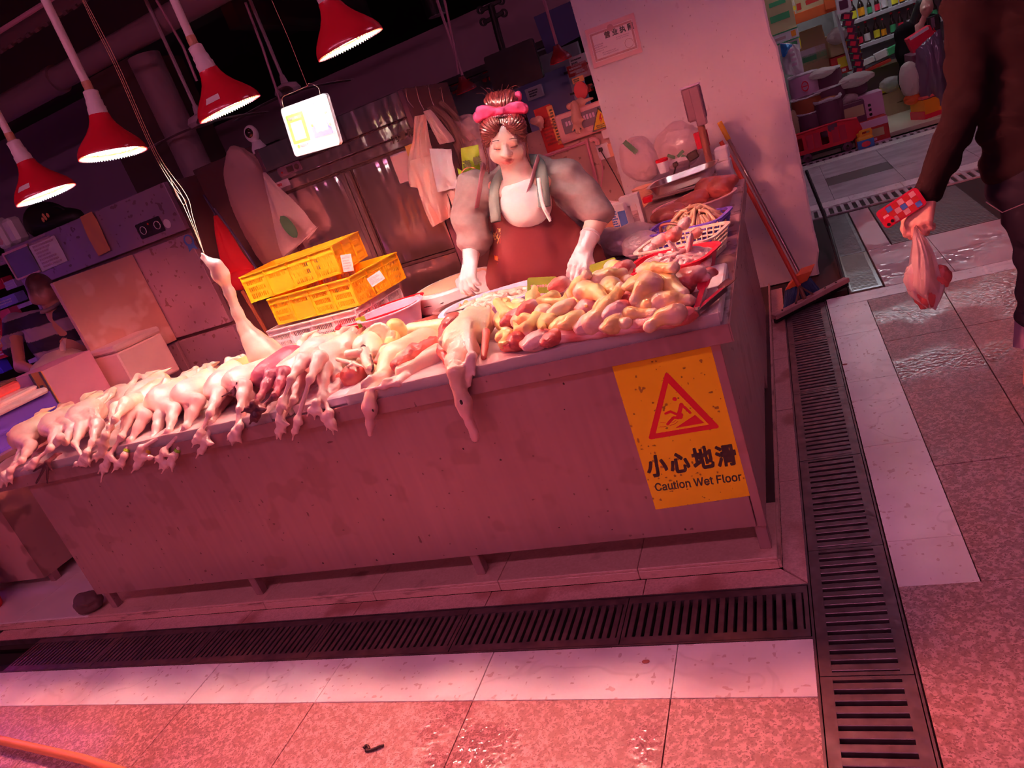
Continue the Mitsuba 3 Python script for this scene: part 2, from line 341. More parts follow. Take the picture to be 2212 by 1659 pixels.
# kerb under the counter and its border strip
k = E('kerb', box((-3.55, 2.0, -.05), (-.262, 4.9, .033)), 'm_grout', kind='structure')
kx = [-.258, -.72, -1.26, -1.83, -2.42, -3.0, -3.58]
for a, b in zip(kx[1:], kx[:-1]):
    E('top_stone', cbox((a + .001, 1.985, .034), (b - .001, 2.30, .045), .002), 'm_kerb', k)
    E('face_stone', cbox((a + .001, 1.983, .0), (b - .001, 1.994, .0335), .002), 'm_kerb', k)
    if b < -.3: E('top_stone', cbox((a + .001, 2.302, .034), (b - .001, 2.9, .0445), .002), 'm_kerb', k)
for a, b in ((1.985, 2.47), (2.47, 3.1), (3.1, 3.75), (3.75, 4.4), (4.4, 4.95)):
    E('side_stone', cbox((-.262, a + .001, .0), (-.251, b - .001, .0335), .002), 'm_kerb', k)
E('border', box((-5, 1.9, -.05), (-.178, 1.984, -.012)), 'm_grout', k)
sx = [-.258, -.70, -1.30, -1.90, -2.5, -3.1, -3.7, -4.3]
E('strip_tile', hexa([(x, y, z) for z in (-.011, 0) for x, y in ((-.70 + G, 1.90), (-.180, 1.90), (-.257, 1.982), (-.70 + G, 1.982))]), 'm_strip', k)
for a, b in zip(sx[2:], sx[1:-1]): E('strip_tile', hexa([(x, y, z) for z in (-.011, 0) for x, y in ((a + G, 1.90), (b - G, 1.90), (b - G, 1.982), (a + G, 1.982))]), 'm_strip', k)
for a, b in ((1.905, 2.50), (2.5, 3.1), (3.1, 3.7), (3.7, 4.3), (4.3, 4.9)):
    E('strip_tile', hexa([(x, y, z) for z in (-.011, 0) for x, y in ((-.250, a + G + (.08 if a < 1.95 else 0)), (-.180, a + G), (-.180, b - G), (-.250, b - G))]), 'm_strip', k)
k = E('platform_left', box((-9, 2.0, -.05), (-3.56, 4.9, .033)), 'm_grout', kind='structure')
for i in range(7): E('platform_tile', cbox((-3.565 - .6 * (i + 1) + .002, 1.99, .034), (-3.565 - .6 * i - .002, 2.6, .045), .002), 'm_wet', k); E('face_stone', cbox((-3.58 - .6 * (i + 1) + .001, 1.983, 0), (-3.58 - .6 * i - .001, 1.994, .0335), .002), 'm_kerb', k)
# ------------------------------------------------------------------ drains
bs('m_iron', bump(pr(proc(lambda p, n, uv: mix((.10, .075, .09), (.22, .17, .19), fbm(p.x * 30, p.y * 30, 2, 3))), .38, .75), lambda p, n, uv: fbm(p.x * 60, p.y * 60, 0, 2), .0012))
M('steel_shiny', (.62, .60, .62), .16, .95)
def grate(x0, x1, y0, y1, pitch, bar, along, lab, mat='m_iron', z=.0, border=.03, group=None, nmax=99):
    """A drain cover: frame and one bar after the other. along: the axis the row of bars runs along."""
    k = thing('drain_grate', lab, 'drain grate', group)
    e = .0015; x0, x1, y0, y1 = x0 + e, x1 - e, y0 + e, y1 - e
    r = [box((x0, y0, z - .024), (x1, y0 + border, z)), box((x0, y1 - border, z - .024), (x1, y1, z)), box((x0, y0 + border, z - .024), (x0 + border, y1 - border, z)), box((x1 - border, y0 + border, z - .024), (x1, y1 - border, z))]
    if along == 'x': r[2] = box((x0, y0 + border, z - .024), (x0 + .012, y1 - border, z)); r[3] = box((x1 - .012, y0 + border, z - .024), (x1, y1 - border, z)); a, b = x0 + .012, x1 - .012
    else: r[0] = box((x0, y0, z - .024), (x1, y0 + .012, z)); r[1] = box((x0, y1 - .012, z - .024), (x1, y1, z)); a, b = y0 + .012, y1 - .012; r[2] = box((x0, y0 + .012, z - .024), (x0 + border, y1 - .012, z)); r[3] = box((x1 - border, y0 + .012, z - .024), (x1, y1 - .012, z))
    E('frame', cat(r), mat, k)
    n = max(2, int(round((b - a) / pitch))); p = (b - a) / n
    m = cbox((-bar / 2, -(y1 - y0) / 2 + border - .002, -.022), (bar / 2, (y1 - y0) / 2 - border + .002, 0), .0016) if along == 'x' else cbox((-(x1 - x0) / 2 + border - .002, -bar / 2, -.022), ((x1 - x0) / 2 - border + .002, bar / 2, 0), .0016)
    d = P_(m, mat)
    for i in range(n):
        c = a + p * (i + .5)
        if i == 0 and False: continue
        E('bar', d, None, k, xf=xf((c, (y0 + y1) / 2, z - .001) if along == 'x' else ((x0 + x1) / 2, c, z - .001), RX(rng.uniform(-.6, .6)) if along == 'y' else RY(rng.uniform(-.8, .8))))
    return k
fgx = [-.182, -.745, -1.36, -1.985, -2.61, -3.23, -3.86]
where = ['next to the corner', 'second from the corner', 'third from the corner', 'fourth from the corner', 'fifth from the corner, with the violet sheen', 'last at the picture edge']
for i, (a, b) in enumerate(zip(fgx[1:], fgx[:-1])): grate(a, b, GY0 + .004, GY1 - .004, .0285, .0185, 'x', f'iron drain grate before the counter, {where[i]}')
E('trench_kerb', cat([box((-9, GY0 - .003, -.03), (-.18, GY0 + .003, .001)), box((-9, GY1 - .003, -.03), (-.18, GY1 + .003, .001)), box((GX - .004, -1, -.03), (GX + .003, 4.45, .001)), box((.052, -1, -.03), (.058, 4.45, .001))]), 'm_iron', kind='structure', label='iron edge angles of the drain channels')
rgy = [.35, .95, 1.53, 2.06, 2.63, 3.24, 3.86, 4.44]
w2 = ['at the bottom edge of the picture', 'with the pale bars at the bottom right corner', 'at the corner where the two drains meet', 'with the caution sign to its left', 'beside the reddish strip, fourth up', 'beside the counter, fifth up', 'under the broom head']
for i, (a, b) in enumerate(zip(rgy[:-1], rgy[1:])): grate(GX + .004, .051, a, b, .036 if i < 4 else .034, .0225, 'y', f'iron drain grate along the white tiles, {w2[i]}')
k = grate(.192, .376, 4.50, 5.28, .026, .017, 'y', 'wet shiny steel drain grate beyond the squeegee', 'm_steel_shiny', border=.02)
k = grate(.192, .376, 5.285, 6.5, .03, .02, 'y', 'dull steel drain grate beyond the wet shiny one', 'm_iron', border=.02)
k = grate(-.6, 2.0, 6.58, 6.88, .062, .03, 'x', 'cast drain channel cover crossing the aisle near the pillar', 'm_aisle', border=.02)
k = grate(-.6, 2.4, 9.33, 9.52, .07, .035, 'x', 'drain channel cover in front of the grocery shop', 'm_aisle', border=.02)
bs('m_mat', pr((.16, .15, .17), .35, .3))
k = thing('ribbed_mat', 'grey ribbed floor plate in the aisle behind the held shopping bag', 'floor plate')
E('plate', box((.54, 5.29, -.012), (1.15, 6.5, -.003)), 'm_mat', k)
d = P_(box((-.305, -.009, 0), (.305, .009, .006)), 'm_mat')
for i in range(34): E('rib', d, None, k, xf=xf((.845, 5.31 + i * .0353, -.004)))
# ------------------------------------------------------------------ pillar, walls, ceiling
pm = trimesh.creation.box((1.10, .8, 4.6)); 
def pillar_poly():
    r = .006; pts = [(-1.03, 0), (-.2, 0)]
    zs = np.linspace(0, 4.5, 60); e = .085 + .012 * nz(np.c_[zs * 0, zs * 0, zs], 5, 3) - .02 * (np.abs(zs - .05) < .06)
    e = np.where(zs > 1.50, e - .022, e); return zs, e
zs, e = pillar_poly(); v = []
for z, x in zip(zs, e): v += [(-1.03, 5.0, z), (x - .012, 5.0, z), (x, 5.012, z), (x, 5.8, z), (-1.03, 5.8, z)]
f = []
for i in range(len(zs) - 1):
    for j in range(5): a, b = i * 5 + j, i * 5 + (j + 1) % 5; f += [[a, b, b + 5], [a, b + 5, a + 5]]
E('pillar', TM(np.array(v), f, process=False), 'm_pillar', kind='structure', label='white painted pillar behind the counter')
E('wall_low', box((-2.6, 5.25, 0), (-1.03, 5.37, 1.452)), 'm_concrete', kind='structure', label='low concrete partition behind the woman')
E('ceiling', box((-16, -6, 4.7), (6, 18, 4.8)), 'm_dark_ceiling', kind='structure')
E('wall_back', box((-16, 14.4, 0), (6, 14.5, 4.7)), 'm_dark_ceiling', kind='structure')
E('wall_left', box((-16.1, -6, 0), (-16, 18, 4.7)), 'm_dark_ceiling', kind='structure')
k = E('soffit', box((-9, 7.5, 2.18), (.2, 7.7, 2.68)), 'm_soffit', kind='structure', label='long magenta-lit bulkhead under the dark ceiling')
E('rail', cat([box((-5.5, 7.36, 2.12), (.2, 7.5, 2.18)), box((-5.5, 7.42, 2.06), (.2, 7.46, 2.10))]), 'm_black', k)
E('wall_rear', box((-8.6, 6.3, 0), (-5.75, 6.4, 3.25)), 'm_wall_mauve', kind='structure', label='mauve wall behind the left lamps')
E('column', box((-5.02, 5.0, 0), (-4.46, 5.6, 3.0)), 'm_dark_brown', kind='structure', label='dark brown column behind the freezer')
k = thing('downpipe', 'fat round pipe coming down beside the brown column', 'pipe')
E('run', tube([(-4.36, 5.05, 1.6), (-4.36, 5.05, 2.97)], .125, 24), 'm_duct', k, smooth=40)
k = thing('air_duct', 'large round mauve air duct crossing under the dark ceiling', 'duct')
E('run', tube([(-9, 5.0, 3.10), (-5.25, 5.0, 3.10)], .105, 28), 'm_duct', k, smooth=40); E('run', tube([(-5.25, 5.0, 3.10), (-1.1, 5.0, 3.10)], .09, 28), 'm_duct', k, smooth=40)
E('collar', tube([(-5.30, 5.0, 3.10), (-5.22, 5.0, 3.10)], .112, 28), 'm_duct', k, smooth=40)
M('tray', (.16, .09, .10), .6)
k = thing('cable_tray', 'dark perforated cable tray under the ceiling at the upper left', 'cable tray')
for y, z in ((4.35, 3.22), (4.62, 3.36)):
    E('rail', box((-7, y, z), (-1, y + .02, z + .07)), 'm_tray', k)
d = P_(box((-.02, -.02, -.012), (.02, .30, .01)), 'm_tray')
for i in range(60): E('rung', d, None, k, xf=xf((-7 + i * .1, 4.35, 3.22), RX(26)))
M('pink_pipe', (.62, .30, .40), .4)
k = E('conduit', tube([(-6.5, 3.6, 3.02), (-2, 3.6, 3.02)], .014, 8), 'm_pink_pipe', label='thin pink conduit crossing behind the first lamp stem', cat='pipe')
E('ceiling_beam', box((-9, 6.0, 3.3), (1, 6.25, 4.7)), 'm_dark_ceiling', kind='structure')
for x in (-3.9, -2.9, -1.6): E('joist', box((x, 5.6, 3.0), (x + .12, 8, 3.3)), 'm_dark_ceiling', kind='structure')
# ------------------------------------------------------------------ lettering: outlines of the characters in 1/200 of their height; 0 = outline, 1 = hole in the outline before
CHARACTERS = '小心地滑生猛海鲜味无限美穷内置精铜管营业执照新风从我做起幸福你开始活推荐使用微信支付宝'
OUTLINES = [
    ([0,0,0], [[136,111,138,119,149,124,157,125,161,121,190,65,200,35,199,26,180,19,175,20,170,41,160,67,144,101],[58,-21,49,1,51,4,87,4,88,167,91,171,111,171,114,169,112,-7,106,-16,96,-20],[1,34,3,40,15,57,25,79,36,122,44,124,59,121,62,117,62,114,56,90,46,61,31,33,25,24,19,23]]),
    ([0,0,0,0], [[148,94,148,100,153,104,163,107,169,107,171,105,194,47,199,27,196,23,181,16,176,16,174,19,164,57],[54,115,56,117,77,118,80,114,80,8,129,6,134,9,135,13,138,46,140,49,145,49,161,40,159,6,154,-6,146,-14,135,-17,76,-17,63,-12,59,-9,54,5],[64,149,64,155,74,165,81,166,120,137,137,120,137,114,125,101,119,101,98,122],[4,20,15,57,21,97,25,102,44,100,46,97,45,80,39,46,30,15,26,10,23,10,5,18]]),
    ([0,1,1,0], [[59,85,60,90,81,99,81,152,84,155,102,155,105,152,105,111,112,111,122,117,123,171,125,174,144,174,146,171,147,128,151,128,165,134,171,140,176,140,189,134,187,53,184,41,179,36,197,27,196,9,189,-9,174,-16,104,-16,90,-11,85,-6,81,4,81,71,68,68],[106,10,108,8,168,8,171,9,174,18,174,34,147,34,146,26,144,24,123,25,122,89,105,82],[146,56,162,56,163,106,146,99],[8,14,1,32,5,36,24,43,29,46,29,101,6,101,4,104,4,124,28,125,29,169,31,171,51,171,54,166,54,125,76,124,76,104,74,101,54,101,54,57,57,56,69,62,75,61,79,50,79,40,16,11,10,11]]),
    ([0,1,1,1,1,1,0,0], [[4,104,14,115,17,116,53,96,55,111,75,113,75,164,78,166,171,166,174,164,174,113,192,112,195,110,195,70,192,68,175,67,174,-12,169,-17,162,-20,133,-21,130,-20,125,-6,126,0,148,0,151,2,151,12,98,12,96,-19,94,-21,76,-21,74,-19,74,67,56,68,54,70,53,83,45,74,39,74,27,84,6,95,4,98],[78,87,170,86,171,89,78,90],[98,35,150,34,151,37,98,38],[98,60,150,59,151,63,98,64],[99,141,137,139,138,113,150,113,150,144,100,144],[99,113,114,113,115,119,99,120],[14,154,14,159,26,171,30,171,65,147,69,144,69,138,57,125,51,125,36,139],[10,-5,10,-1,20,14,43,62,52,62,64,52,64,48,32,-16,24,-16]]),
    ([0], [[8,-14,8,6,89,7,88,52,31,53,31,72,88,73,88,111,48,111,25,78,8,86,11,97,19,104,22,114,27,118,33,129,44,167,58,167,67,161,58,140,60,131,88,131,89,169,92,172,108,172,111,169,112,131,183,131,183,111,111,110,112,73,175,72,175,53,112,52,111,7,192,6,192,-14]]),
    ([0,1,1,1], [[3,42,27,67,28,72,42,91,38,108,31,108,17,94,3,106,26,131,25,138,8,156,8,161,17,169,22,169,40,152,47,156,53,169,61,169,69,164,67,150,53,134,53,124,58,114,58,101,61,100,61,71,64,69,61,11,58,9,60,3,72,4,72,61,99,61,100,68,94,75,94,83,119,85,118,100,67,100,64,103,64,117,67,119,118,120,119,133,133,141,132,144,81,144,81,164,169,164,178,156,167,142,162,141,156,133,142,127,139,121,192,119,192,100,140,100,139,72,133,67,126,66,125,63,181,61,181,4,194,3,194,-17,58,-17,54,-13,42,-19,14,-19,11,0,34,0,39,4,39,14,42,16,42,49,37,50,19,31,14,31],[150,5,161,4,160,44,150,43],[119,5,131,4,129,44,119,43],[89,5,103,4,103,40,98,44,93,44,89,40]]),
    ([0,1,1,1,1,0,0], [[11,-8,39,61,54,56,56,72,75,73,77,99,64,94,53,103,53,108,69,129,86,169,106,167,106,158,100,151,102,147,189,147,192,144,192,131,189,128,91,128,86,121,88,114,181,114,181,74,194,72,194,53,178,51,178,29,189,28,189,8,176,8,172,4,172,-6,164,-17,158,-19,125,-19,122,-17,119,0,149,-3,153,4,151,8,67,8,67,28,72,43,70,53,56,52,53,36,47,29,44,14,39,7,39,0,31,-17,22,-17],[133,92,144,81,145,73,161,73,160,94,135,94],[128,50,139,39,143,28,158,29,157,52,129,53],[97,81,94,79,96,72,125,74,107,94,98,94],[92,42,89,40,90,28,119,29,119,35,113,41,108,42,102,53,92,52],[17,158,25,167,33,167,58,153,64,147,64,139,56,131,50,131,38,141,19,150],[6,94,14,108,19,108,42,97,48,89,53,89,53,83,44,72,36,72,30,80,25,81,21,86,11,89]]),
    ([0,1,1,1,1,1,1,0], [[6,106,6,114,19,129,30,151,33,167,39,172,56,167,53,162,54,153,83,153,89,150,92,144,81,127,80,121,95,116,97,131,117,132,114,143,106,156,106,164,119,167,133,144,134,131,148,131,161,154,164,167,178,167,183,164,183,156,172,138,172,132,192,131,192,114,189,111,156,111,156,91,186,89,189,86,189,72,186,69,156,69,156,46,194,44,194,25,156,24,156,-19,153,-22,136,-22,135,25,17,25,14,28,14,101],[136,110,94,109,95,45,135,45,136,69,103,69,100,72,100,86,103,89,135,89],[61,46,65,42,75,43,74,64,61,63],[65,103,61,98,61,82,74,81,75,102],[43,136,36,124,37,120,57,120,64,129,64,135],[33,44,44,43,43,64,34,63],[33,83,44,82,43,103,34,102],[8,8,29,8,31,11,57,11,58,14,97,17,97,0,94,-3,30,-8,28,-11,8,-11]]),
    ([0,1], [[11,150,14,153,69,153,71,89,119,90,119,116,81,117,81,136,119,137,119,169,142,169,143,136,183,136,186,133,186,119,183,117,142,116,142,91,192,89,192,69,152,69,150,66,164,40,172,33,173,28,190,12,194,11,194,3,183,-8,178,-8,156,17,147,35,143,36,142,-19,119,-19,117,36,81,-6,69,-8,61,0,58,8,74,17,91,34,92,39,105,54,111,65,109,69,70,69,69,31,32,30,31,14,11,14],[32,133,31,52,48,50,50,132]]),
    ([0], [[6,-8,6,-3,24,3,28,8,41,14,58,31,58,36,66,43,78,69,76,78,8,78,8,97,82,97,83,111,86,113,85,136,19,136,19,156,181,156,181,136,106,136,106,103,103,99,192,97,192,78,124,78,119,73,120,6,124,3,168,3,175,18,175,36,181,36,187,31,194,31,192,-3,183,-14,178,-17,114,-17,108,-14,100,-6,98,61,95,60,94,53,81,25,61,3,56,2,50,-6,19,-22]]),
    ([0,1,1,1,1,0], [[78,-8,78,-3,86,5,86,161,178,161,181,158,180,68,192,56,192,50,187,50,181,42,167,36,161,30,161,24,184,3,194,0,194,-8,187,-15,186,-19,181,-19,169,-14,163,-6,158,-6,155,2,144,11,139,-6,112,-11,94,-19,86,-19],[143,67,142,57,149,47,163,53,172,65],[106,88,157,86,158,104,107,105],[156,125,157,142,106,140,107,125],[117,11,140,14,142,18,133,28,133,35,125,47,122,66,107,67,106,10,115,8],[17,164,72,164,81,158,72,125,64,109,64,98,69,94,78,75,78,42,64,28,42,28,39,47,57,47,61,57,55,82,42,97,56,143,33,143,33,-19,17,-19]]),
    ([0], [[6,-8,8,0,43,6,60,14,75,27,73,33,14,33,14,53,86,54,84,64,8,64,8,81,11,83,89,85,87,94,28,94,28,114,89,115,87,122,17,122,17,142,53,143,53,149,42,161,44,167,61,172,62,167,72,158,79,142,120,142,136,172,142,172,156,167,156,158,147,149,148,142,183,142,183,122,111,121,113,114,172,114,175,111,175,97,172,94,113,94,111,85,192,83,192,64,110,64,108,55,189,53,189,33,122,31,128,23,133,22,151,8,178,3,179,0,194,0,194,-6,186,-15,186,-19,169,-19,128,-3,99,25,78,0,50,-14,40,-14,28,-19,14,-19]]),
    ([0], [[14,106,14,150,88,150,89,154,83,161,83,167,94,172,106,169,115,150,186,150,186,108,183,106,169,106,167,108,165,130,130,129,131,125,144,119,151,111,164,106,176,92,181,92,181,83,176,83,172,78,158,81,147,94,142,94,119,114,114,114,114,122,122,126,122,130,82,131,81,126,89,122,89,117,61,92,33,76,35,72,79,72,83,100,103,100,104,72,169,72,172,69,169,62,169,33,167,32,164,0,158,-11,147,-19,108,-19,103,0,137,0,141,4,144,22,147,24,148,49,145,53,99,53,92,38,92,31,78,13,78,8,56,-11,33,-22,25,-22,25,-17,17,-11,17,-3,24,-3,49,12,66,31,75,51,19,53,19,72,28,74,17,86,17,92,46,106,69,126,69,129,35,130,33,106]]),
    ([0,1,1], [[17,136,88,136,89,169,92,172,108,172,111,169,112,136,183,136,183,-8,181,-14,172,-19,131,-19,128,0,164,1,164,29,160,30,147,22,136,33,136,38,101,70,98,69,89,50,69,31,65,30,53,19,41,30,37,30,36,-22,19,-22,17,-19],[108,93,159,42,163,42,164,112,161,116,112,116,108,109],[36,41,43,39,49,42,75,68,86,90,88,116,41,117,36,113]]),
    ([0,1,1,1,1,1,1,1], [[8,-14,8,3,36,4,36,89,83,91,82,94,11,94,11,111,86,113,84,117,22,117,19,119,19,161,22,164,181,164,181,117,110,117,108,113,186,111,186,94,105,94,103,91,164,89,164,4,192,3,192,-14],[161,145,135,147,133,135,160,133],[56,5,142,3,144,6,57,8],[56,46,142,44,144,48,57,50],[56,66,143,64,144,70,57,72],[57,31,57,22,144,24,143,31],[86,135,113,133,114,146,87,147],[42,135,65,133,67,146,43,147]]),
    ([0,1,1,1,0,1,1], [[3,19,3,25,8,29,28,74,27,83,6,83,6,103,20,105,8,156,22,158,28,140,32,139,33,169,53,169,55,133,58,135,58,144,64,158,82,155,123,156,125,172,142,172,146,156,189,156,189,139,144,137,146,131,183,131,186,128,186,117,183,114,146,114,144,107,194,106,194,89,77,89,75,83,56,83,59,73,75,53,78,39,69,31,64,31,58,44,53,43,53,-19,33,-19,33,30,28,30,17,6,11,6,11,10],[72,122,65,103,76,103,78,106,124,106,123,114,89,114,86,117,86,128,89,131,124,131,125,138,83,139,83,146,79,147],[57,103,58,107,54,108,53,104],[25,106,32,103,33,107,27,108],[89,-19,89,81,181,81,181,-14,172,-19,142,-19,139,-3,160,-2,161,11,110,11,108,-19],[108,30,159,28,161,37,110,39],[108,58,159,56,161,62,110,64]]),
    ([0,1,1,0,1], [[3,117,19,137,33,169,44,169,53,164,47,154,49,147,85,147,86,161,189,161,189,-8,186,-14,175,-19,150,-19,144,-6,144,0,169,2,169,110,111,108,111,128,164,128,168,125,169,141,106,140,106,-17,103,-19,86,-19,84,9,59,-3,39,-19,31,-17,25,-3,36,10,36,49,8,50,8,69,35,70,36,90,19,92,19,102,11,103,11,107],[28,114,29,111,81,111,81,92,56,91,56,71,86,67,85,128,38,128],[58,19,78,28,81,15,86,14,85,55,81,55,81,50,56,49,56,21],[114,94,161,94,161,28,129,28,128,17,114,17],[128,49,132,44,144,45,143,78,132,78,128,74]]),
    ([0,1,1,1,1,1,1], [[6,122,8,131,16,137,31,172,50,169,49,156,100,156,102,144,108,148,117,172,133,169,136,167,133,162,135,156,189,156,192,153,192,142,189,139,162,139,161,132,167,122,156,118,157,114,186,114,186,75,162,77,161,44,61,43,63,33,172,33,172,-19,169,-22,153,-22,148,-14,63,-14,58,-22,42,-22,39,-19,39,74,19,75,17,78,17,113,13,119],[41,89,164,90,162,97,39,95],[61,5,151,3,153,15,63,17],[109,121,113,114,147,116,144,127,134,139,123,138,119,128],[63,72,63,61,142,63,140,72],[69,117,71,114,88,114,86,128,94,128,97,138,73,138,78,122],[28,117,29,114,57,114,58,123,49,138,40,139]]),
    ([0,1,0,1,0,1], [[8,136,8,150,11,153,52,153,53,169,75,169,77,153,123,153,125,169,144,169,146,153,189,153,192,150,192,136,189,133,144,132,146,120,186,119,186,75,167,75,165,103,38,103,36,78,33,75,17,75,14,78,14,117,17,119,52,120,53,132,11,133],[77,133,76,120,125,121,124,133],[31,42,172,42,172,-19,169,-22,153,-22,151,-14,52,-14,50,-22,33,-22,31,-19],[50,8,151,6,153,20,52,22],[44,53,44,92,47,94,156,94,158,92,158,53,156,50,47,50],[64,69,134,67,136,76,66,78]]),
    ([0], [[8,-8,8,8,64,10,64,46,54,47,47,42,42,42,14,119,28,125,36,119,36,112,56,72,58,57,63,56,64,167,67,169,83,169,86,167,87,8,114,10,114,167,117,169,133,169,136,167,137,61,141,62,161,101,167,122,178,122,186,117,181,94,156,44,153,42,136,44,136,10,192,8,192,-11,11,-11]]),
    ([0,1,1,1], [[3,58,6,64,29,70,33,74,33,107,8,108,6,111,6,125,8,128,33,129,33,172,50,172,53,169,54,128,101,128,103,169,106,172,119,172,122,169,123,128,167,128,169,125,167,118,167,21,169,19,169,7,175,6,178,28,181,28,194,19,194,0,183,-19,161,-17,150,3,147,33,133,31,116,44,111,40,111,33,100,11,75,-17,61,-19,61,-15,52,-8,39,-19,14,-19,11,0,33,1,33,45,29,48,8,44],[119,66,139,56,143,50,147,51,146,108,123,107],[53,80,57,78,69,83,76,81,81,86,99,81,103,107,54,108],[53,2,60,0,83,23,94,49,94,57,88,64,77,67,72,61,57,58,53,55]]),
    ([0,1,1,1,1,1,0,0], [[6,-14,31,27,29,30,17,31,17,164,78,164,81,161,83,164,186,164,189,161,186,157,183,111,172,99,181,94,181,36,169,31,194,-11,192,-17,178,-22,172,-19,172,-12,167,-8,155,16,150,19,150,28,155,28,155,33,92,33,89,36,89,90,83,95,81,44,78,42,37,41,37,31,44,31,53,25,44,6,39,2,36,-8,25,-22,19,-22],[108,100,110,97,138,98,136,117,160,117,167,132,166,144,137,144,125,114],[108,55,160,53,161,77,110,78],[114,143,81,143,81,113,87,111,108,126],[38,94,36,62,60,61,61,94],[61,140,37,141,37,114,61,114],[108,19,111,28,128,28,139,0,139,-10,142,-11,139,-17,119,-19,117,1],[67,3,67,25,83,28,86,25,86,7,89,6,89,-17,86,-19,69,-19,69,1]]),
    ([0,1,1,1,1], [[6,14,19,32,25,48,8,50,8,69,47,71,46,83,8,83,6,86,6,100,8,103,31,105,22,130,8,133,8,147,11,150,43,150,42,169,58,172,70,150,103,150,103,133,92,130,83,105,106,103,108,153,135,156,167,167,178,167,189,156,181,147,171,147,161,142,149,142,147,139,135,139,128,134,129,103,194,103,194,83,172,82,172,-19,153,-19,151,83,128,82,128,53,125,51,122,17,106,-19,97,-17,89,-8,94,5,86,6,72,38,69,39,67,-8,56,-17,33,-17,31,3,47,4,46,50,39,49,42,44,39,31,22,3,14,3,10,8,6,8],[103,69,104,67,108,68,107,83,67,82,68,70],[86,47,98,23,102,22,106,32,105,49,88,50],[67,46,74,45,75,48,68,50],[46,131,48,103,63,103,69,130]]),
    ([0,1], [[6,-11,6,-6,14,4,14,11,19,18,22,36,25,38,25,53,28,55,28,158,31,161,169,161,169,46,172,44,172,18,175,17,175,7,179,5,181,31,183,33,197,22,197,6,195,4,192,-14,186,-19,167,-17,158,-6,154,14,148,14,139,6,131,6,104,47,98,44,89,28,64,3,56,3,44,16,80,51,89,68,52,114,50,67,47,65,47,42,42,26,42,17,39,16,33,-6,28,-9,22,-22],[50,118,57,117,61,122,72,122,81,114,81,109,94,97,95,92,101,89,114,112,117,128,119,131,139,128,133,108,128,101,128,94,114,68,144,28,148,17,152,17,149,141,51,142]]),
    ([0], [[6,-8,6,-3,14,4,30,34,36,58,39,60,39,72,44,88,44,108,47,110,50,164,72,164,67,99,83,81,84,76,105,47,108,48,117,86,119,88,122,128,125,130,125,161,128,167,147,164,147,133,144,132,142,93,144,92,150,62,156,56,161,37,167,33,173,20,194,0,189,-11,183,-17,178,-17,156,6,153,16,147,19,139,36,136,49,132,50,114,8,100,-6,100,-11,92,-19,86,-19,80,-12,72,-8,72,-3,88,12,97,29,89,28,86,31,80,46,63,70,50,22,31,-14,25,-19,19,-19,13,-12]]),
    ([0,1,0], [[6,44,8,53,46,58,50,63,49,91,8,92,8,111,49,112,50,135,14,133,11,150,48,156,50,158,88,167,89,169,94,169,98,162,107,155,111,169,131,169,131,127,133,125,134,112,192,111,192,92,136,90,139,60,143,58,155,70,164,86,172,86,183,81,178,67,149,29,153,15,166,0,175,4,178,36,183,36,190,28,194,28,192,-8,178,-22,161,-22,150,-17,139,-3,132,14,92,-14,78,-3,78,6,94,11,122,35,122,48,119,50,113,92,72,90,73,67,85,67,86,69,106,72,108,69,108,53,73,44,72,-6,70,-7,69,-14,61,-19,25,-19,19,-8,19,0,50,1,50,38,11,31],[99,150,72,140,73,112,111,112,111,149],[139,153,139,158,153,167,175,147,175,142,186,133,186,125,181,125,175,117,169,117,169,121,158,131,158,135]]),
    ([0,1,1,1,1], [[0,83,3,92,16,107,19,117,25,120,44,169,56,169,64,164,53,138,54,131,80,131,81,169,97,169,100,167,100,131,126,130,130,135,136,169,139,172,153,169,156,158,153,157,151,134,192,133,194,131,194,114,187,114,183,107,181,75,172,54,172,44,167,38,167,27,178,14,178,9,184,3,189,3,197,-8,183,-22,164,-6,164,-1,153,9,119,-22,106,-11,107,0,77,0,75,-11,58,-11,58,81,80,81,81,109,53,111,51,125,47,123,47,-19,44,-22,31,-22,28,-19,28,79,23,80,17,74,17,69,11,67],[147,94,150,68,157,64,166,113,145,113,144,96],[122,10,127,9,136,17,142,32,136,60,133,61,133,71,129,73,126,72,122,65],[109,81,122,107,121,111,100,110,100,82],[77,61,75,20,102,20,102,60]]),
    ([0], [[3,-8,8,-2,11,17,14,18,17,78,36,78,36,43,42,28,46,25,50,27,50,88,8,89,6,92,6,106,8,108,44,110,44,127,14,128,11,131,11,144,14,147,43,147,44,167,47,169,64,169,65,148,97,147,97,128,65,128,65,109,103,108,105,103,108,106,162,106,163,141,106,142,106,161,183,161,183,81,164,81,162,86,128,86,128,32,171,31,175,35,175,56,183,58,194,53,192,22,178,11,122,11,121,14,114,14,108,19,108,32,106,33,105,88,71,89,70,65,100,64,100,44,70,44,69,10,76,6,92,6,93,3,197,3,197,-3,189,-17,83,-17,82,-14,58,-11,47,-6,33,9,28,1,28,-8,19,-22,3,-17]]),
    ([0,1], [[8,94,8,114,89,115,88,130,28,131,28,147,31,150,88,150,89,169,111,169,113,150,172,150,172,131,113,131,111,116,192,114,194,111,194,97,192,94,157,94,147,76,149,69,178,69,178,50,113,50,111,35,186,33,189,31,189,17,186,14,112,14,111,-19,108,-22,92,-22,89,-19,88,14,14,14,11,17,11,31,14,33,87,33,89,48,25,50,22,53,22,67,25,69,52,70,53,79,43,94],[69,92,79,70,120,69,133,92,71,94]]),
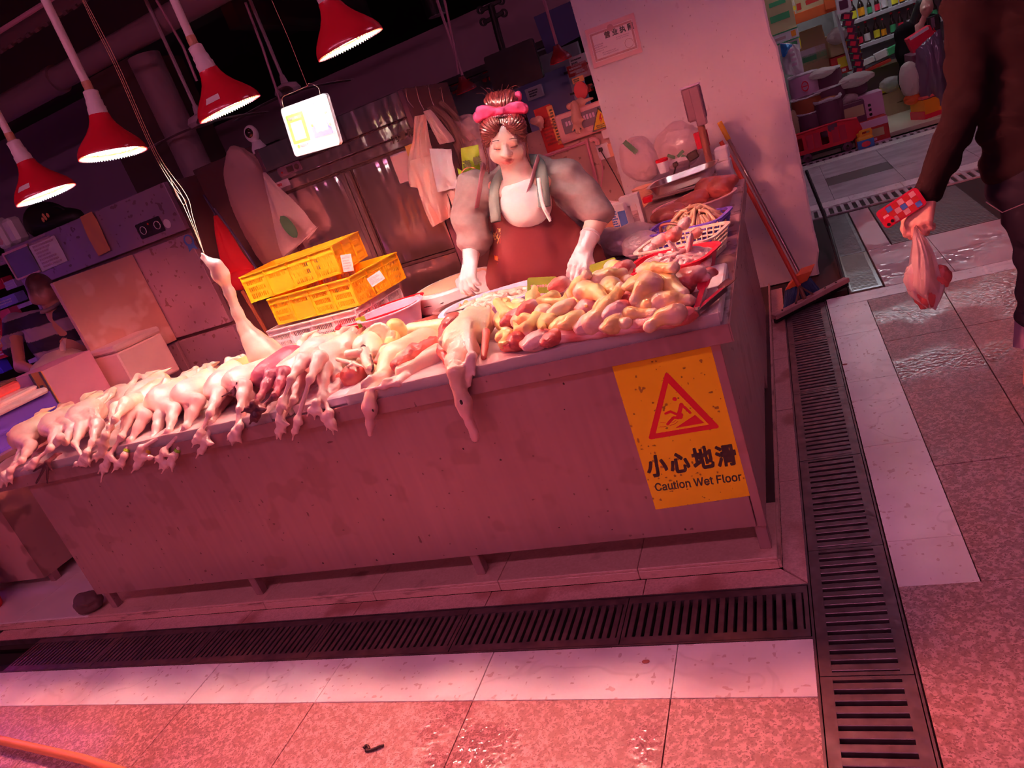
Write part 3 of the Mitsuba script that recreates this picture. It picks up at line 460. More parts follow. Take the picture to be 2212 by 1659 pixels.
    ([0,0,1,1,1,1,0,1], [[78,158,81,161,192,161,192,144,189,142,81,142,78,144],[0,47,6,56,10,56,38,84,39,89,47,95,47,100,55,110,54,114,8,114,8,133,36,134,30,152,25,156,25,164,33,169,42,169,56,144,56,134,75,133,83,128,75,103,61,85,73,70,79,69,81,72,189,72,189,-19,169,-19,168,-11,102,-11,97,-22,83,-22,81,-19,80,43,69,44,66,52,58,59,56,-19,36,-19,36,46,26,44,17,33,8,33,5,44],[144,10,168,8,169,21,146,22],[144,41,168,39,169,55,145,55],[100,10,124,8,125,21,101,22],[100,41,124,39,125,55,101,55],[92,133,181,133,181,83,92,83],[108,102,160,100,161,115,110,117]]),
    ([0,0,0], [[58,86,58,94,66,101,78,123,92,169,111,167,111,158,103,137,104,131,192,131,194,128,194,117,192,115,186,81,175,81,173,83,169,81,192,28,192,11,172,8,167,38,150,72,150,81,163,84,169,90,171,111,139,110,139,-11,131,-19,100,-19,100,-12,94,-6,97,0,119,2,119,110,93,111,81,83,75,78,67,78],[61,22,78,48,86,81,89,83,106,81,106,67,97,49,97,42,83,14,78,8,69,8,61,14],[0,83,0,89,16,103,28,125,33,129,50,169,67,167,69,158,50,120,50,-19,31,-19,30,82,26,83,14,69,8,69,5,80]]),
    ([0,1], [[8,-11,8,-6,19,0,39,20,53,52,51,67,8,67,8,86,56,88,55,138,17,139,14,142,14,156,17,158,186,158,186,139,147,137,148,87,192,86,192,67,147,66,147,-22,128,-22,126,67,76,66,75,53,72,51,67,25,56,6,25,-22],[78,88,127,87,127,138,78,138]]),
    ([0,1,0,1], [[6,-8,6,-3,13,1,39,29,27,44,11,53,11,64,14,65,17,86,19,88,22,109,6,111,6,131,28,132,33,169,53,169,48,131,78,131,81,128,80,100,97,118,122,169,128,172,129,170,144,167,136,144,131,141,122,119,117,116,111,104,160,106,158,116,153,119,144,136,156,142,164,142,164,137,178,122,184,106,189,103,197,81,183,72,178,72,173,86,113,83,111,81,93,80,92,78,83,78,83,83,76,86,69,50,64,38,83,19,81,6,72,0,54,17,50,8,22,-19,14,-19,13,-15],[33,63,45,53,50,54,53,72,56,74,56,86,58,88,57,111,42,110,39,86,33,73],[89,-19,89,64,92,67,183,67,183,-19,164,-19,162,-11,110,-11,108,-19],[108,10,163,9,164,46,109,47]]),
    ([0,1,0,0,0], [[61,92,61,111,119,113,119,138,75,133,72,153,126,158,128,161,163,167,164,169,175,169,186,156,169,147,139,141,139,113,194,111,194,92,140,92,139,66,181,64,181,-19,161,-19,159,-11,96,-11,94,-19,75,-19,75,61,78,64,119,64,119,90],[94,10,160,9,161,43,95,44],[17,153,19,164,28,169,50,158,54,153,64,150,67,142,58,131,50,131,46,136],[11,-8,11,0,16,4,19,14,33,32,47,61,53,64,64,53,64,44,56,28,50,24,42,3,36,-1,33,-11,28,-17,22,-17],[6,97,6,103,14,111,25,111,29,106,50,97,56,92,56,86,47,75,42,75]]),
    ([0,1,1,1,1], [[3,56,6,64,15,64,31,71,30,110,6,111,6,131,30,131,31,169,50,169,50,132,72,131,74,117,77,118,89,140,97,169,117,167,117,156,108,140,110,133,136,134,136,140,125,158,125,164,142,169,158,142,159,134,189,133,189,114,153,113,154,95,186,94,186,75,154,75,153,55,186,53,186,33,154,33,153,16,192,14,194,11,194,-3,192,-6,105,-6,103,-19,83,-19,81,86,72,76,75,64,50,54,50,-11,39,-19,14,-19,8,0,30,1,31,45,27,47,25,44,8,42],[103,16,130,14,130,32,104,33],[103,55,130,53,130,74,104,75],[103,96,130,95,130,113,104,114],[52,111,50,80,57,78,59,82,56,92,66,101,70,109]]),
    ([0,0], [[3,42,11,53,16,53,28,67,33,67,36,75,50,88,49,94,11,94,8,97,8,111,11,114,67,116,65,119,53,119,51,136,8,136,8,156,51,156,53,169,72,169,77,156,123,156,128,172,144,172,149,156,192,156,192,136,148,136,147,119,125,119,123,136,84,135,84,131,92,131,90,114,189,114,189,94,78,94,56,62,56,-22,39,-22,36,-19,36,41,31,41,22,31,14,28],[64,28,64,42,67,44,118,45,119,56,133,62,132,67,81,67,81,83,162,83,167,86,178,78,178,72,153,53,142,50,142,45,192,44,192,25,140,25,139,-14,133,-19,116,-19,114,-22,100,-22,92,-8,92,-3,119,-2,119,24,67,25]]),
    ([0,1,1,1,1], [[3,83,3,92,16,103,17,108,30,123,53,169,72,167,72,158,67,151,68,147,115,147,117,169,136,169,137,147,194,147,194,128,136,127,138,114,189,114,189,53,137,53,131,28,125,19,151,6,197,-3,197,-8,186,-22,181,-22,179,-19,144,-14,138,-8,131,-8,112,1,69,-22,64,-22,61,-15,55,-11,50,-22,33,-22,31,-19,30,82,26,83,11,69],[136,74,168,72,169,93,137,94],[53,-1,62,-3,71,0,92,13,67,44,67,114,115,114,116,128,61,128,59,131,53,124],[86,74,116,73,116,94,87,94],[90,53,89,45,104,31,111,34,114,41,113,52]]),
    ([0,1,1,1,1], [[3,-11,19,15,22,33,25,35,25,50,28,52,28,156,181,156,181,-6,172,-17,167,-19,128,-19,128,-12,122,-6,125,0,157,0,161,4,161,37,156,42,111,41,111,-19,92,-19,90,42,45,41,42,17,28,-14,17,-22],[111,63,160,61,161,88,112,89],[111,110,157,109,161,113,161,135,112,136],[47,63,91,61,91,88,48,89],[47,110,91,109,91,135,48,136]]),
    ([0,1,1,0], [[0,67,0,72,16,87,17,92,30,106,39,128,42,131,58,128,58,153,61,156,72,156,75,153,75,118,83,117,83,169,86,172,97,172,100,169,100,121,104,117,108,118,108,153,111,156,122,156,125,153,127,108,130,110,133,133,136,135,139,169,158,169,156,131,194,131,194,111,186,110,186,92,183,90,181,64,169,32,178,12,197,-8,186,-19,181,-19,164,-3,163,2,154,8,136,-14,131,-14,122,-22,111,-11,111,-6,122,1,136,15,136,18,132,19,128,14,115,8,108,0,103,0,97,8,97,17,103,24,103,46,82,47,81,17,78,15,75,-3,67,-12,67,-17,58,-19,49,-11,44,-19,28,-19,28,65,23,66,17,56,8,56],[151,111,153,74,156,72,156,65,160,64,169,110],[53,110,47,98,48,-3,52,-2,61,15,64,64,119,64,120,34,133,39,137,28,144,26,147,34,139,56,138,69,128,67,123,72,56,72,53,75,53,89,56,92,123,92,124,100,58,100,56,111],[3,125,3,131,27,153,36,169,56,167,56,158,50,155,50,150,17,114,11,114]]),
    ([0,0,1,0,0], [[3,86,25,115,42,148,47,169,67,167,67,158,61,148,62,139,116,139,117,143,106,161,106,167,113,167,122,172,131,161,140,139,189,139,192,136,192,119,61,119,58,130,53,130,50,123,50,-22,33,-22,31,-19,30,82,26,83,25,78,17,69,11,69],[72,50,178,50,178,-19,161,-19,156,-11,93,-11,89,-19,72,-19],[91,31,90,6,158,7,157,33,94,33],[72,106,75,108,175,108,178,106,178,92,75,92,72,94],[72,64,72,75,75,78,175,78,178,75,178,64,175,61,75,61]]),
    ([0,1], [[6,-8,6,0,40,6,78,21,50,53,38,74,22,75,22,94,89,96,88,119,14,119,14,139,88,139,89,169,92,172,108,172,111,169,112,139,186,139,186,119,111,118,112,95,161,94,169,89,169,81,150,47,128,25,123,24,122,21,160,6,194,0,194,-6,186,-19,139,-11,101,8,75,-6,60,-8,42,-17,29,-17,28,-19,11,-19],[66,75,64,71,75,58,75,53,99,33,108,37,117,47,122,48,139,71,137,75]]),
    ([0,0,0], [[67,125,146,125,147,167,150,169,167,169,169,167,170,126,194,125,194,108,192,106,170,104,169,0,167,-2,167,-11,161,-17,156,-19,108,-19,103,-6,103,0,147,1,147,105,67,106],[81,75,83,86,97,89,106,73,111,69,114,59,119,56,123,45,128,42,128,36,117,28,108,28,97,52,92,56,89,66],[6,81,6,89,19,101,19,106,27,112,33,125,39,129,53,157,56,169,75,167,75,156,70,149,69,142,61,125,56,120,56,-19,36,-19,33,-17,33,80,28,80,28,75,19,67,14,67,11,77]]),
    ([0,1,1], [[11,6,89,8,88,41,36,42,33,44,33,58,36,61,88,61,89,85,31,86,30,97,14,97,14,144,90,145,92,149,83,161,83,169,93,169,94,172,106,169,118,145,186,144,186,97,170,97,169,86,112,86,111,63,167,61,167,42,143,42,142,37,147,36,167,17,167,6,189,6,189,-14,11,-14],[33,110,38,106,162,106,164,123,35,125],[111,8,145,7,119,33,121,42,111,40]]),
]
_GL = {}
def _glyphs():
    from shapely.geometry import Polygon
    from shapely import union_all
    for ch, (kinds, rings) in zip(CHARACTERS, OUTLINES):
        ps = []
        for kd, r in zip(kinds, rings):
            q = Polygon(np.array(r).reshape(-1, 2) / 200).buffer(0)
            if kd: ps[-1] = ps[-1].difference(q)
            else: ps.append(q)
        _GL[ch] = union_all(ps)
_glyphs()
def hanzi(text, h, depth=.0006, gap=.08, bold=0., sx=1.0):
    """Characters h metres tall, in the xy plane, from the origin along +x."""
    from shapely import affinity
    ms = []
    for i, ch in enumerate(text):
        if ch not in _GL: continue
        g = _GL[ch].buffer(bold) if bold else _GL[ch]
        ms.append(mv(extrude(affinity.scale(g, h * sx, h, origin=(0, 0)), depth), (i * h * (1 + gap) * sx, 0, 0)))
    return cat(ms)
def latin(text, h, depth=.0006, bold=False): 
    m = meshkit.text_mesh(text, h, depth, bold); return TM(m.vertices, m.faces, process=False)
def scribble(w, h, rows, seed=0, fill=.8, depth=.0004):
    """Lines of print too small to read."""
    r = np.random.default_rng(seed); ms = []
    for i in range(rows):
        y = h * (1 - (i + .5) / rows); x = 0; t = h / rows * .28; end = w * r.uniform(fill * .6, 1)
        while x < end:
            l = w * r.uniform(.03, .09); ms.append(box((x, y - t, 0), (min(x + l, w), y + t, depth))); x += l + w * .02
    return cat(ms)
# ------------------------------------------------------------------ counter
def f_panel(p, n, uv):
    q = p.x + p.y * .7; w = fbm(q * 2.2, p.z * 2.6, 2, 3); sc = fbm(q * 60, p.z * 4, 3, 2); d = fbm(q * 42, p.z * 42, 6, 2); b = fbm(q * 9, p.z * 9, 4, 3)
    c = mix((.30, .17, .18), (.39, .24, .24), w); c = c * (.93 + .14 * sc)
    c = mix(c, (.10, .04, .04), .7 * smoothstep(.88, .91, d)); return mix(c, (.22, .12, .11), .35 * smoothstep(.62, .74, b))
bs('m_panel', pr(proc(f_panel), .42, .25))
def f_top(p, n, uv):
    w = fbm(p.x * 5, p.y * 5, 2, 4); s = fbm(p.x * 18, p.y * 18, 5, 3); return mix(mix((.36, .28, .32), (.55, .46, .50), w), (.16, .09, .10), .7 * smoothstep(.58, .70, s))
bs('m_worktop', pr(proc(f_top), .22, .7))
M('speck', (.05, .02, .02), .6)
k = thing('counter', 'long stainless steel market counter with the yellow caution sign on its front', 'counter')
E('front_panel', cbox((-3.455, 2.008, .15), (-.300, 2.020, .80), .002), 'm_panel', k)
E('corner_strip', cbox((-.297, 2.006, .15), (-.268, 2.020, .80), .002), 'm_panel', k)
E('worktop', cat([cbox((-3.60, 1.978, .795), (-.229, 2.74, .85), .003), cbox((-1.02, 2.741, .795), (-.229, 4.36, .85), .003)]), 'm_worktop', k)
E('lip', cat([cbox((-3.60, 1.9735, .796), (-.229, 1.9775, .852), .001), cbox((-.2285, 1.974, .796), (-.224, 4.36, .852), .001)]), 'm_panel', k)
E('side_panel', cbox((-.282, 2.022, .15), (-.270, 3.25, .795), .002), 'm_panel', k); E('side_panel', cbox((-.288, 3.252, .05), (-.276, 4.36, .795), .002), 'm_panel', k)
E('end_panel', cbox((-3.455, 2.022, .15), (-3.443, 2.70, .795), .002), 'm_panel', k)
E('underside', cat([box((-3.44, 2.02, .152), (-.29, 2.70, .16)), box((-3.44, 2.55, .045), (-.4, 2.56, .152))]), 'm_panel', k)
for x in (-.292, -1.345, -2.47, -3.425): E('leg', cbox((x - .019, 2.03, .045), (x + .019, 2.068, .152), .003), 'm_panel', k)
E('leg', cbox((-.31, 4.2, .0), (-.28, 4.24, .15), .003), 'm_panel', k)
r2 = np.random.default_rng(3); ms = []
for _ in range(26): x, z, s = r2.uniform(-3.3, -.32), r2.choice([r2.uniform(.16, .2), r2.uniform(.2, .78)]), r2.uniform(.0015, .0045); ms.append(mv(ico(1, 1), (x, 2.0078, z), s=(s, .0006, s * r2.uniform(.7, 1.4))))
E('rivet_marks', cat(ms), 'm_speck', k, kind='stuff', label='dark rivet dots and specks on the front panel')
# yellow caution sign, stuck on the front
def f_sign(p, n, uv):
    w = fbm(p.x * 14, p.z * 14, 1, 3); d = fbm(p.x * 75, p.z * 75, 4, 2); return mix(mix((.93, .58, .0), (.98, .66, .01), w), (.2, .07, .01), .8 * smoothstep(.80, .83, d))
bs('m_sign', pr(proc(f_sign), .45)); M('sign_red', (.72, .012, .03), .45); M('ink', (.022, .014, .014), .5)
k = thing('caution_sign', 'yellow wet floor caution sign stuck on the counter front beside the corner', 'sign')
SO = np.array([-.600, 2.0075, .258]); SW, SH = .318, .530
E('sheet', onto(extrude([(0, 0), (SW, .010), (SW - .001, SH), (.004, SH - .003)], .0008), SO, *FRONT), 'm_sign', k)
from shapely.geometry import Polygon, LineString, Point
from shapely import affinity, union_all
def sp(px, py): q = PY(px, py, 2.0067); return (q[0] - SO[0], q[2] - SO[2])
def zs_(x, y): return sp(1252 + x * .25316, 740 + y * .25316)       # zoomed sign photo -> sign plane
tri = Polygon([zs_(745, 275), zs_(1168, 715), zs_(608, 810)]).buffer(.0065); tin = Polygon([zs_(757, 345), zs_(1105, 700), zs_(650, 775)])
FR2 = (FRONT[0], FRONT[1], FRONT[2])
o1 = SO + np.array([0, -.0009, 0])
E('triangle', onto(extrude(tri.difference(tin), .0004), o1, *FR2), 'm_sign_red', k)
L = lambda pts, w: LineString([zs_(*p) for p in pts]).buffer(w)
fig = [Point(zs_(811, 482)).buffer(.0066), L([(735, 605), (775, 588), (830, 612)], .0042), L([(868, 530), (850, 605), (838, 640)], .0062), L([(868, 530), (905, 560), (943, 598)], .0042), L([(872, 615), (865, 640), (800, 640), (752, 695)], .0046), Polygon([zs_(820, 728), zs_(985, 618), zs_(1062, 685)]).buffer(.0004),
       L([(692, 680), (712, 686), (732, 684)], .0007), L([(683, 718), (712, 720), (740, 714)], .0008), L([(770, 708), (812, 694), (838, 672)], .0009), L([(785, 685), (805, 676), (822, 662)], .0008)]
E('slipping_figure', onto(extrude(union_all(fig), .0004), o1, *FR2), 'm_sign_red', k)
def quad_text(m, w, h, bl, br, tl):
    """Sets flat lettering w x h into the sign's parallelogram given by three photo points."""
    a, b, c = (np.array([*zs_(*q)]) for q in (bl, br, tl)); v = np.array(m.vertices)
    p = a + v[:, :1] / w * (b - a) + v[:, 1:2] / h * (c - a); return onto(TM(np.c_[p, v[:, 2]], m.faces, process=False), o1, *FR2)
chs = [((590, 1160), (762, 1128), (555, 975)), ((785, 1130), (952, 1100), (752, 950)), ((985, 1098), (1160, 1068), (940, 905)), ((1180, 1068), (1356, 1040), (1140, 885))]
E('lettering', cat([quad_text(mv(hanzi(c, 1., .0004, bold=.018), (0, .12, 0)), 1., 1., *q) for c, q in zip('小心地滑', chs)]), 'm_ink', k, label='black characters and the words Caution Wet Floor')
m = latin('Caution Wet Floor', .02, .0004, True); w = m.bounds[1][0]
E('lettering', quad_text(m, w, .02, (646, 1268), (1388, 1175), (632, 1205)), 'm_ink', k)
# white plastic boards and film the meat lies on
bs('m_board', pr(proc(lambda p, n, uv: mix((.86, .80, .76), (.90, .62, .58), .8 * smoothstep(.5, .8, fbm(p.x * 9, p.y * 14, p.z * 9, 3)))), .35))
for x0, x1, lab in ((-1.80, -.245, 'white plastic cutting board under the poultry pieces and the ducks'), (-3.30, -1.815, 'white plastic cutting board under the whole chickens')):
    E('cutting_board', cbox((x0, 1.992, .851), (x1, 2.50, .888), .006), 'm_board', label=lab, cat='cutting board')
bs('m_film', {'type': 'principledthin', 'base_color': C((.93, .88, .88)), 'roughness': .22, 'spec_trans': .55, 'diff_trans': .6, 'eta': 1.35})
def film(x0, x1, seed, lab, drop=.05):
    def fn(u, v):
        x = x0 + (x1 - x0) * u; s = v * .34
        y = np.where(s < .25, 2.25 - s, 1.985 - .004); z = np.where(s < .255, .8895, .889 - (s - .255))
        y = np.where(s < .25, 2.235 - s, 1.985); n_ = nz(np.c_[x * 9, s * 20, x * 0], 1, seed)
        return np.c_[x, y - .006 * np.abs(n_) - .004, z + .010 * np.maximum(n_, -.05) * (s < .27) + .0]
    E('cling_film', grid(90, 34, fn), 'm_film', smooth=True, label=lab, cat='plastic film')
film(-1.55, -.25, 5, 'crumpled clear film over the front of the cutting board with the poultry pieces')
film(-3.45, -1.9, 8, 'crumpled clear film hanging under the chicken feet')
# ------------------------------------------------------------------ heat lamps over the counter
M('lamp_red', (.70, .012, .035), .16, 0, .6, clearcoat=1., clearcoat_gloss=.95); M('lamp_inner', (.95, .26, .03), .45); M('socket', (.78, .70, .66), .5); M('pvc', (.82, .70, .64), .42); M('tag_paper', (.85, .78, .70), .6); M('tape_brown', (.55, .30, .16), .5)  # lamp_inner: orange of the brightly lit red shade is put into its colour
BULB = (1000, 205, 165)
prof = [(.125, 0), (.1265, .004), (.122, .020), (.110, .040), (.090, .062), (.068, .085), (.050, .110), (.040, .132), (.036, .150), (.033, .150)]
sh_out = lathe(prof + [(.0, .150)], 48)
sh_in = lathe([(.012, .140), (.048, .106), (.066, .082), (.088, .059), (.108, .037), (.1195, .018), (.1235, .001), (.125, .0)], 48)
tri_m = cat([mv(box((-.0016, -.0025, -.0035), (.0016, .0015, .001)), RZ(a) @ np.array([0, -.1235, 0]), RZ(a)) for a in np.arange(0, 360, 5)])
led = []
for i in range(7):
    rr = .092 * (i / 6) if i else 0; n_ = max(1, int(round(2 * math.pi * rr / .0155)))
    for j in range(n_): led.append(mv(ico(1, 1), (rr * math.cos(2 * math.pi * j / n_ + i), rr * math.sin(2 * math.pi * j / n_ + i), .0195), s=(.0052, .0052, .0042)))
led = cat(led); plate = mv(lathe([(.0, 0), (.100, 0), (.100, .004), (0, .004)], 40), (0, 0, .021))
vents = cat([mv(ico(.0022, 1), RZ(a) @ np.array([0, -(.0405 + (.108 - h) * .92), h + .0015])) for a in range(0, 360, 45) for b in (-9, 0, 9) for h in (.078, .086, .094, .102, .110) for a in (a + b,)])
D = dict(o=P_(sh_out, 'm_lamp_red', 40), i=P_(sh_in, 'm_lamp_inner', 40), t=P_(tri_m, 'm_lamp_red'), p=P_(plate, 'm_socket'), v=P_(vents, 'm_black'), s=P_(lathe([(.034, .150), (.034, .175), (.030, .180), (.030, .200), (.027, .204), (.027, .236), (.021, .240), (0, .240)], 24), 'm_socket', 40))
LAMPS = [(-2.905, 2.42, 1.935, 'red heat lamp cut by the left picture edge', 0, (2, -3)), (-2.357, 2.328, 1.952, 'red heat lamp on a white pipe with only its orange inside showing', 1, (-6, 4)), (-1.873, 2.484, 1.952, 'red heat lamp on a white pipe, paper label on its shade', 1, (6, -3)),
         (-1.286, 2.477, 1.977, 'red heat lamp at the top edge, above the hanging payment card', 1, (7, -4)), (-.655, 2.47, 2.005, 'red heat lamp of which only the rim shows at the top edge', 0, (6, -3))]
for i, (x, y, z, lab, pipe, (ta, tb)) in enumerate(LAMPS):
    k = thing('heat_lamp', lab, 'lamp', 'red heat lamps over the counter'); R = RX(ta) @ RY(tb); X = xf((x, y, z), R)
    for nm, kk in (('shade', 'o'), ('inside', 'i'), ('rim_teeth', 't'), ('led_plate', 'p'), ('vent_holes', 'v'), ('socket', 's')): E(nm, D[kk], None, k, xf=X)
    if i: pass
    E('leds', mv(led, (x, y, z), R), 'm_socket', k, emitter=emit(BULB))
    top = np.array([x, y, z]) + R @ np.array([0, 0, .238])
    E('pipe', tube([top, top + (0.0, 0, .09), (top[0] + .015, top[1], 3.3), (top[0] + .03, top[1], 4.7)], .0155, 14), 'm_pvc', k, smooth=50)
    E('tape', tube([top - (0, 0, .004), top + (.0, 0, .035)], .0175, 12), 'm_tape_brown', k, smooth=50)
    if i in (0, 2): E('paper_label', mv(grid(8, 3, lambda u, v: np.c_[(.1145 - .019 * v) * np.sin((u - .5) * .55 + .25), -(.1145 - .019 * v) * np.cos((u - .5) * .55 + .25), .036 + .02 * v], .0006), (x, y, z), R), 'm_tag_paper', k)
# payment card hanging from a wire
M('card_pink', (.90, .74, .72), .4); M('card_edge', (.95, .88, .80), .35); M('pay_green', (.10, .52, .03), .4); M('pay_blue', (.10, .22, .55), .4); M('card_white', (.92, .82, .82), .4); M('grey_text', (.62, .42, .44), .5); M('wire', (.75, .38, .25), .4); M('gold', (.85, .45, .12), .4)
k = thing('payment_card', 'pale acrylic payment card with a green and a blue panel hanging by a wire', 'sign')
a, b, c = PY(607, 237, 2.72), PY(703, 203, 2.64), PY(652, 331, 2.70); ex = (b - a); W_ = np.linalg.norm(ex); ex /= W_; ey = a - c; H_ = np.linalg.norm(ey); ey = ey - ex * (ey @ ex); ey /= np.linalg.norm(ey); ez = np.cross(ex, ey); o = a - ey * H_ + ex * .0
def card(poly, lift, h=.0006): return onto(extrude(poly, h), o + ez * lift, ex, ey, ez)
rect = lambda x0, y0, x1, y1, r=.004: Polygon([(x0 + r, y0 + r), (x1 - r, y0 + r), (x1 - r, y1 - r), (x0 + r, y1 - r)]).buffer(r)
E('plate', card(rect(0, 0, W_, H_, .014), -.012, .012), 'm_card_pink', k); E('rim', card(rect(-.003, -.003, W_ + .004, H_ + .004, .016).difference(rect(.004, .003, W_ - .006, H_ - .006, .012)), -.014, .0155), 'm_card_edge', k)
u, w = W_, H_
E('green_panel', card(rect(.05 * u, .24 * w, .43 * u, .84 * w, .003), .0002), 'm_pay_green', k); E('blue_panel', card(rect(.53 * u, .24 * w, .93 * u, .84 * w, .006), .0002), 'm_pay_blue', k)
E('white_field', card(rect(.11 * u, .30 * w, .37 * u, .68 * w, .004), .0009), 'm_card_white', k); E('white_field', card(rect(.60 * u, .34 * w, .87 * u, .68 * w, .004), .0009), 'm_card_white', k)
def ctext(s, x, y, h, mat, wide=None, bold=.02):
    m = hanzi(s, h, .0004, .06, bold)
    if wide: m = mv(m, s=(wide / m.bounds[1][0], 1, 1))
    E('lettering', onto(mv(m, (x, y, 0)), o + ez * .0009, ex, ey, ez), mat, k)
ctext('推荐使用微信支付', .09 * u, .735 * w, .012, 'm_card_white', .30 * u); ctext('推荐使用支付宝', .58 * u, .735 * w, .013, 'm_card_white', .31 * u); ctext('支付宝', .66 * u, .89 * w, .010, 'm_pay_blue'); ctext('微信支付', .19 * u, .15 * w, .012, 'm_grey_text')
E('logo', card(rect(.59 * u, .885 * w, .635 * u, .945 * w, .002), .0009), 'm_pay_blue', k); E('tick_badge', card(Point(.14 * u, .175 * w).buffer(.0075), .0009), 'm_pay_green', k)
for cx, cy, r in ((.90, .67, .006), (.555, .5, .0055), (.915, .42, .005)): E('coin', card(Point(cx * u, cy * w).buffer(r), .0012), 'm_gold', k)
q = o + ey * H_; kn = PY(664, 186, 2.7)
E('wire', cat([tube([q + ex * .02, q + ex * .03 + ey * .04, q + ex * .09 + ey * .045, kn], .0012, 5, sm=4), tube([q + ex * (W_ - .03), q + ex * (W_ - .03) + ey * .03, q + ex * (W_ - .07) + ey * .055, kn], .0012, 5, sm=4), tube([kn, PY(622, 80, 2.7), PY(585, -5, 2.7), PY(560, -80, 2.7)], .0013, 5, sm=4)]), 'm_wire', k, smooth=True)
# ------------------------------------------------------------------ poultry
def skin_mat(name, rough, sc, spec=.5):
    bs(name, bump(pr(VC, rough, 0, spec), lambda p, n, uv: noise(p.x * 310, p.y * 310, p.z * 310) * .7 + .5 * fbm(p.x * 60, p.y * 60, p.z * 60, 2), sc))
skin_mat('m_skin_wet', .30, .0016, .6); skin_mat('m_meat_wet', .22, .0022, .7)
PALE, PINK, YEL, RAW, FEET, FATC = (.86, .62, .46), (.84, .50, .45), (.90, .62, .22), (.62, .12, .10), (.86, .60, .52), (.93, .74, .42)
def Zo(s, ox, oy): return lambda p: (ox + p[0] * s, oy + p[1] * s)
ZA, ZB = Zo(.25316, 400, 640), Zo(.25316, 0, 740)
def leg_prims(K, H, F, toes, body, ck=PINK, cf=FEET, yk=2.115, yh=2.005, yf=1.958, yt=1.950, rk=.027):
    """A whole leg from photo points: knee, hock, foot, toe tips; body: where the thigh is rooted."""
    k, h, f = PY(*K, yk), PY(*H, yh), PY(*F, yf); m = k * .55 + h * .45
    out = [cone(body, k, .042, rk, ck), cone(k, m, rk * 1.08, rk * .72, ck), cone(m, h, rk * .72, .0105, ck), ell(h, (.0125, .0125, .0145), None, cf), cone(h, f, .0085, .0078, cf), ell(f, (.0105, .010, .0105), None, cf)]
    for i, t in enumerate(toes):
        e = PY(*t, yt - .004 * (i % 2)); q = f * .48 + e * .52 + np.array([0, -.006, 0])
        out += [cone(f, q, .0062, .0055, cf), ell(q, (.0063,) * 3, None, cf), cone(q, e, .0052, .0030, cf)]
    return out
def wing_prims(a, b, c, d, col=PALE, r=.016):
    a, b, c, d = (np.asarray(q, float) for q in (a, b, c, d)); return [cone(a, b, r * 1.25, r * .8, col), cone(b, c, r * .85, r * .62, col), cone(c, d, r * .6, r * .22, col)]
def bird(lab, prims, res=.0034, k=.016, group='whole chickens with feet over the counter edge', cat_='chicken', mat='m_skin_wet', base=PALE, amp=.0022, cut=None):
    v, c = blob(prims, res, k, lambda p: amp * (nz(p, 34, 4, 3) * 1.6 + .5 * nz(p, 110, 9, 2)), base, cut)
    c = np.clip(c * (1 + .22 * nz(v.vertices, 26, 2, 3)[:, None]) - .10 * np.maximum(nz(v.vertices, 17, 6, 2), 0)[:, None] * np.array([0, 1, .9]), .01, .97)
    return E('whole_chicken' if cat_ == 'chicken' else cat_, v, mat, smooth=True, color=c, label=lab, cat=cat_, group=group)
